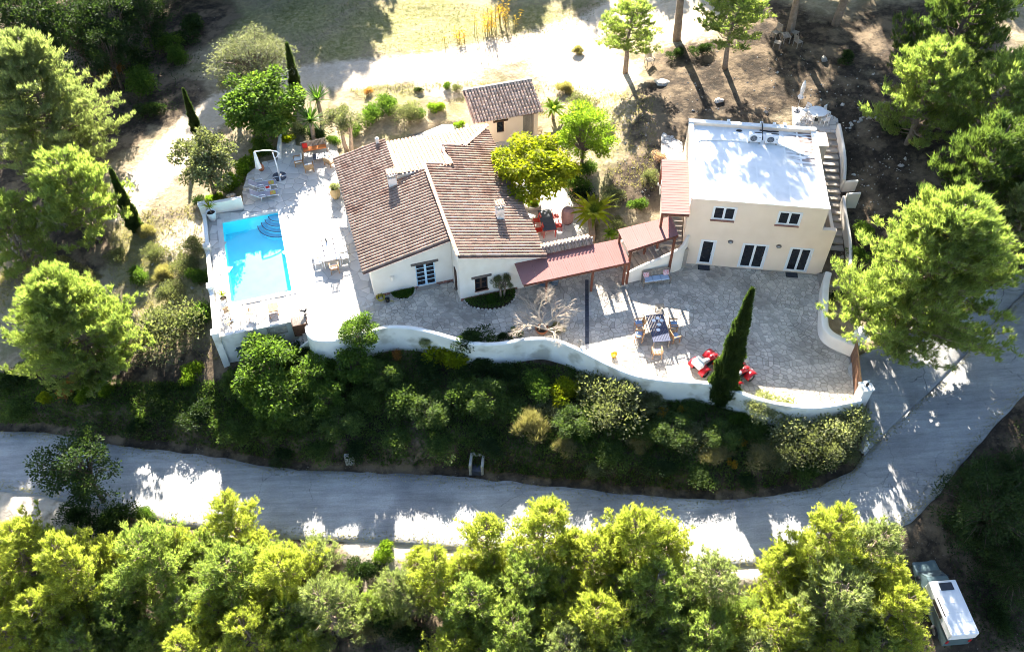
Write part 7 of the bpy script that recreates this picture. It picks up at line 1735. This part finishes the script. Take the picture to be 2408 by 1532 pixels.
q = MB(); n = 12; vs = []
for z, r in ((1.12, .16), (1.2, .2), (1.45, .10), (1.9, .14), (2.4, .10), (2.62, .03)): vs += [(r * (1 + .25 * (j % 2)) * math.cos(2 * math.pi * j / n), r * (1 + .25 * (j % 2)) * math.sin(2 * math.pi * j / n), z) for j in range(n)]
q.add(vs, [(i * n + j, i * n + (j + 1) % n, (i + 1) * n + (j + 1) % n, (i + 1) * n + j) for i in range(5) for j in range(n)]); q.build('folded_canopy', CUSHW, t)
p = hit(1845, 98); table('small grey timber table between the folding chairs on the slope', p, .15, .62, .85, .62, GREYWOOD, GREYWOOD, slats=6, name='garden_table')
for px, py, rz, lab in ((1822, 88, -.9, 'grey folding chair behind left of the timber table on the slope'), (1866, 88, .9, 'grey folding chair behind right of the timber table on the slope'), (1826, 112, -2.0, 'grey folding chair in front left of the timber table on the slope'), (1874, 110, 2.1, 'grey folding chair in front right of the timber table on the slope')):
    chair(lab, hit(px, py), rz, GREYWOOD, None, w=.48, d=.5, bh=1.0, slats=4, group='folding chairs on the slope', sc=1.1)
p = hit(1526, 152); chair('wooden armchair alone on the sunny slope', p, .35, GREYWOOD, None, w=.62, d=.55, arms=True, slats=5, bh=.95)
def rock(name, lab, px, py, r, seed, cat='rock', flat=.6, m=ROCK):
    p = hit(px, py); R = np.random.RandomState(seed); q = MB(); q.ellipsoid((0, 0, 0), (1, 1, 1), 12, 8); V = np.array(q.v); V = V * (1 + .28 * np.sin(V[:, [1]] * 3.1 + seed) * np.cos(V[:, [0]] * 2.7 + seed) + R.normal(0, .06, (len(V), 1))) * np.array([[r, r * .75, r * flat]]); q.v = [tuple(a) for a in V]
    o = q.build(name, m); o.location = (p.x, p.y, p.z + r * flat * .25); o.rotation_euler = (0, 0, seed); tag(o, lab, cat)
rock('rock_outcrop', 'large pale rock slab on the slope below the lone armchair', 1556, 195, .62, 3, flat=.3); rock('boulder', 'white upright stone right of the folding chairs', 1937, 142, .24, 5, flat=1.1); rock('boulder', 'pale rock left of the closed parasol', 1690, 238, .4, 7, flat=.4)
rock('boulder', 'pale boulder behind the lower lounger', 590, 425, .32, 8); rock('boulder', 'pale boulder at the lounger head', 580, 445, .30, 9); rock('boulder', 'white boulder near the terrace low wall', 545, 462, .36, 10); rock('boulder', 'grey boulder on the verge right of the junction', 2115, 1228, .3, 11)
for k in range(26):
    tt = k / 25; px = 1990 + 90 * tt + 6 * math.sin(k); py = 302 - 28 * math.sin(tt * 2.2) ** .8 + (4 if k % 2 else 0)
    p = hit(px, py); q = MB(); r = .10 + .05 * ((k * 7) % 5) / 5; q.ellipsoid((0, 0, .03), (r, r * .8, r * .7), 7, 5); o = q.build('edging_stone', ROCK); o.location = p; tag(o, 'small pale edging stone in the curved row right of the upper patio', 'stone', 'curved row of edging stones')
# --- bank and road
t = thing('culvert_box', 'concrete culvert headwall set in the bank above the road', 'culvert', hit(1122, 1092), RAD(-5)); q = MB(); q.box(-.45, -.28, -.5, .5, -.5, .6); q.box(.28, .45, -.5, .5, -.5, .6); q.box(-.28, .28, .3, .5, -.5, .65); q.build('walls', CONCRETE, t, bevel=.03); q = MB(); q.box(-.28, .28, -.5, .3, -.5, .05); q.build('floor_slab', SLATE, t)
q = MB(); q.box(-.28, .28, -.12, .12, -.5, .9); o = q.build('marker_slab', CONCRETE, bevel=.04); o.location = hit(824, 1088); tag(o, 'rough grey concrete slab standing in the bank by the road', 'slab')
q = MB(); q.box(-.09, .09, -.09, .09, -.4, .9); q.box(-.1, .1, -.1, .1, .9, .94); o = q.build('kerb_post', WHITEWASH); o.location = hit(2029, 1062); tag(o, 'short white concrete post where the bank meets the driveway', 'post')
q = MB(); q.bar((0, 0, 0), (.25, .5, 1.3), .16, .04); o = q.build('leaning_plank', GREYWOOD); o.location = hit(1352, 862); tag(o, 'pale plank leaning on the outside of the winding wall', 'plank')
# --- parked van
vg = float(ground(22.1, 18.6)); V0 = at(2236, 1425, vg + 1.88) + Vector((.07, .87, 0))
v = thing('camper_van', 'white topped camper pickup parked under the pines at lower right', 'van', (V0.x, V0.y, vg), RAD(90 + 5))     # heads along local +x
q = MB(); q.prism([(-2.35, -.73), (.57, -.73), (.57, .73), (-2.35, .73)], 1.28, 1.88); q.build('camper_body', WHITE, v, bevel=.06)
q = MB(); q.prism([(-2.3, -.70), (.555, -.70), (.555, .70), (-2.3, .70)], .74, 1.275); q.build('pickup_side', mat('teal_grey_paint', (.10, .15, .16), (.08, .12, .13), rough=.35, spec=.5), v)
q = MB(); q.box(-1.0 + 1.0, .42, -.42, .28, 1.882, 1.93); q.build('roof_hatch', GLASS, v, bevel=.05)
q = MB(); q.box(-1.3, -.3, .732, .742, 1.42, 1.72); q.build('side_window', GLASS, v)
q = MB(); q.box(-1.35, -.35, .62, .69, 1.882, 1.90); q.build('awning_rail', BLACK, v)
TEALP = mat('teal_grey_paint', (.10, .15, .16), (.08, .12, .13), rough=.35, spec=.5)
q = MB(); q.add([(.56, -.70, .5), (2.3, -.70, .5), (2.3, .70, .5), (.56, .70, .5), (.56, -.70, 1.0), (2.25, -.66, .9), (2.25, .66, .9), (.56, .70, 1.0)], [(3, 2, 1, 0), (4, 5, 6, 7), (0, 1, 5, 4), (1, 2, 6, 5), (2, 3, 7, 6), (3, 0, 4, 7)]); q.build('bonnet', TEALP, v, bevel=.06)
q = MB(); q.add([(.56, -.68, 1.0), (1.55, -.66, .98), (1.55, .66, .98), (.56, .68, 1.0), (.56, -.58, 1.58), (.95, -.56, 1.55), (.95, .56, 1.55), (.56, .58, 1.58)], [(4, 5, 6, 7), (0, 1, 5, 4), (2, 3, 7, 6)]); q.build('cab', TEALP, v)
q = MB(); q.add([(1.53, -.60, 1.0), (1.53, .60, 1.0), (.97, .52, 1.54), (.97, -.52, 1.54)], [(0, 1, 2, 3)]); q.build('windscreen', mat('windscreen', (.10, .13, .14), (.08, .11, .12), rough=.06, spec=.6), v)
q = MB(); q.box(-2.3, .56, -.70, .70, .42, .74); q.build('pickup_bed', TEALP, v)
q = MB(); q.box(2.3, 2.42, -.72, .72, .35, .55); q.build('bumper', BLACK, v)
for sx in (-1.5, 1.55):
    for sy in (-.66, .66):
        q = MB(); n = 18; q.add([(sx + r * math.cos(2 * math.pi * j / n), sy + yy, .33 + r * math.sin(2 * math.pi * j / n)) for r, yy in ((.2, -.1), (.33, -.09), (.33, .09), (.2, .1)) for j in range(n)], [(i * n + j, i * n + (j + 1) % n, (i + 1) * n + (j + 1) % n, (i + 1) * n + j) for i in range(3) for j in range(n)]); w_ = q.build('wheel', RUBBER, v, True)
        q = MB(); q.add([(sx + .2 * math.cos(2 * math.pi * j / n), sy + .08 * (1 if sy > 0 else -1), .33 + .2 * math.sin(2 * math.pi * j / n)) for j in range(n)], [tuple(range(n))]); q.build('hubcap', STEEL, w_)
for sy in (-.5, .5):
    q = MB(); q.ellipsoid((2.3, sy, .72), (.05, .13, .09), 10, 6); q.build('headlight', WHITE, v, True)

for k in range(4):
    q = MB(); q.box(-2.2 + k * .5, -2.16 + k * .5, -.66, .66, 1.881, 1.893); q.build('roof_rib', WHITE, v)
for sy in (-1, 1):
    q = MB(); q.box(1.05, 1.2, sy * .80 - .07, sy * .80 + .07, 1.0, 1.2); q.bar((1.1, sy * .66, 1.02), (1.12, sy * .78, 1.08), .03); q.build('wing_mirror', BLACK, v)
    q = MB(); q.box(-2.33, -2.3, sy * .6 - .06, sy * .6 + .06, .8, 1.05); q.build('tail_light', RED, v)
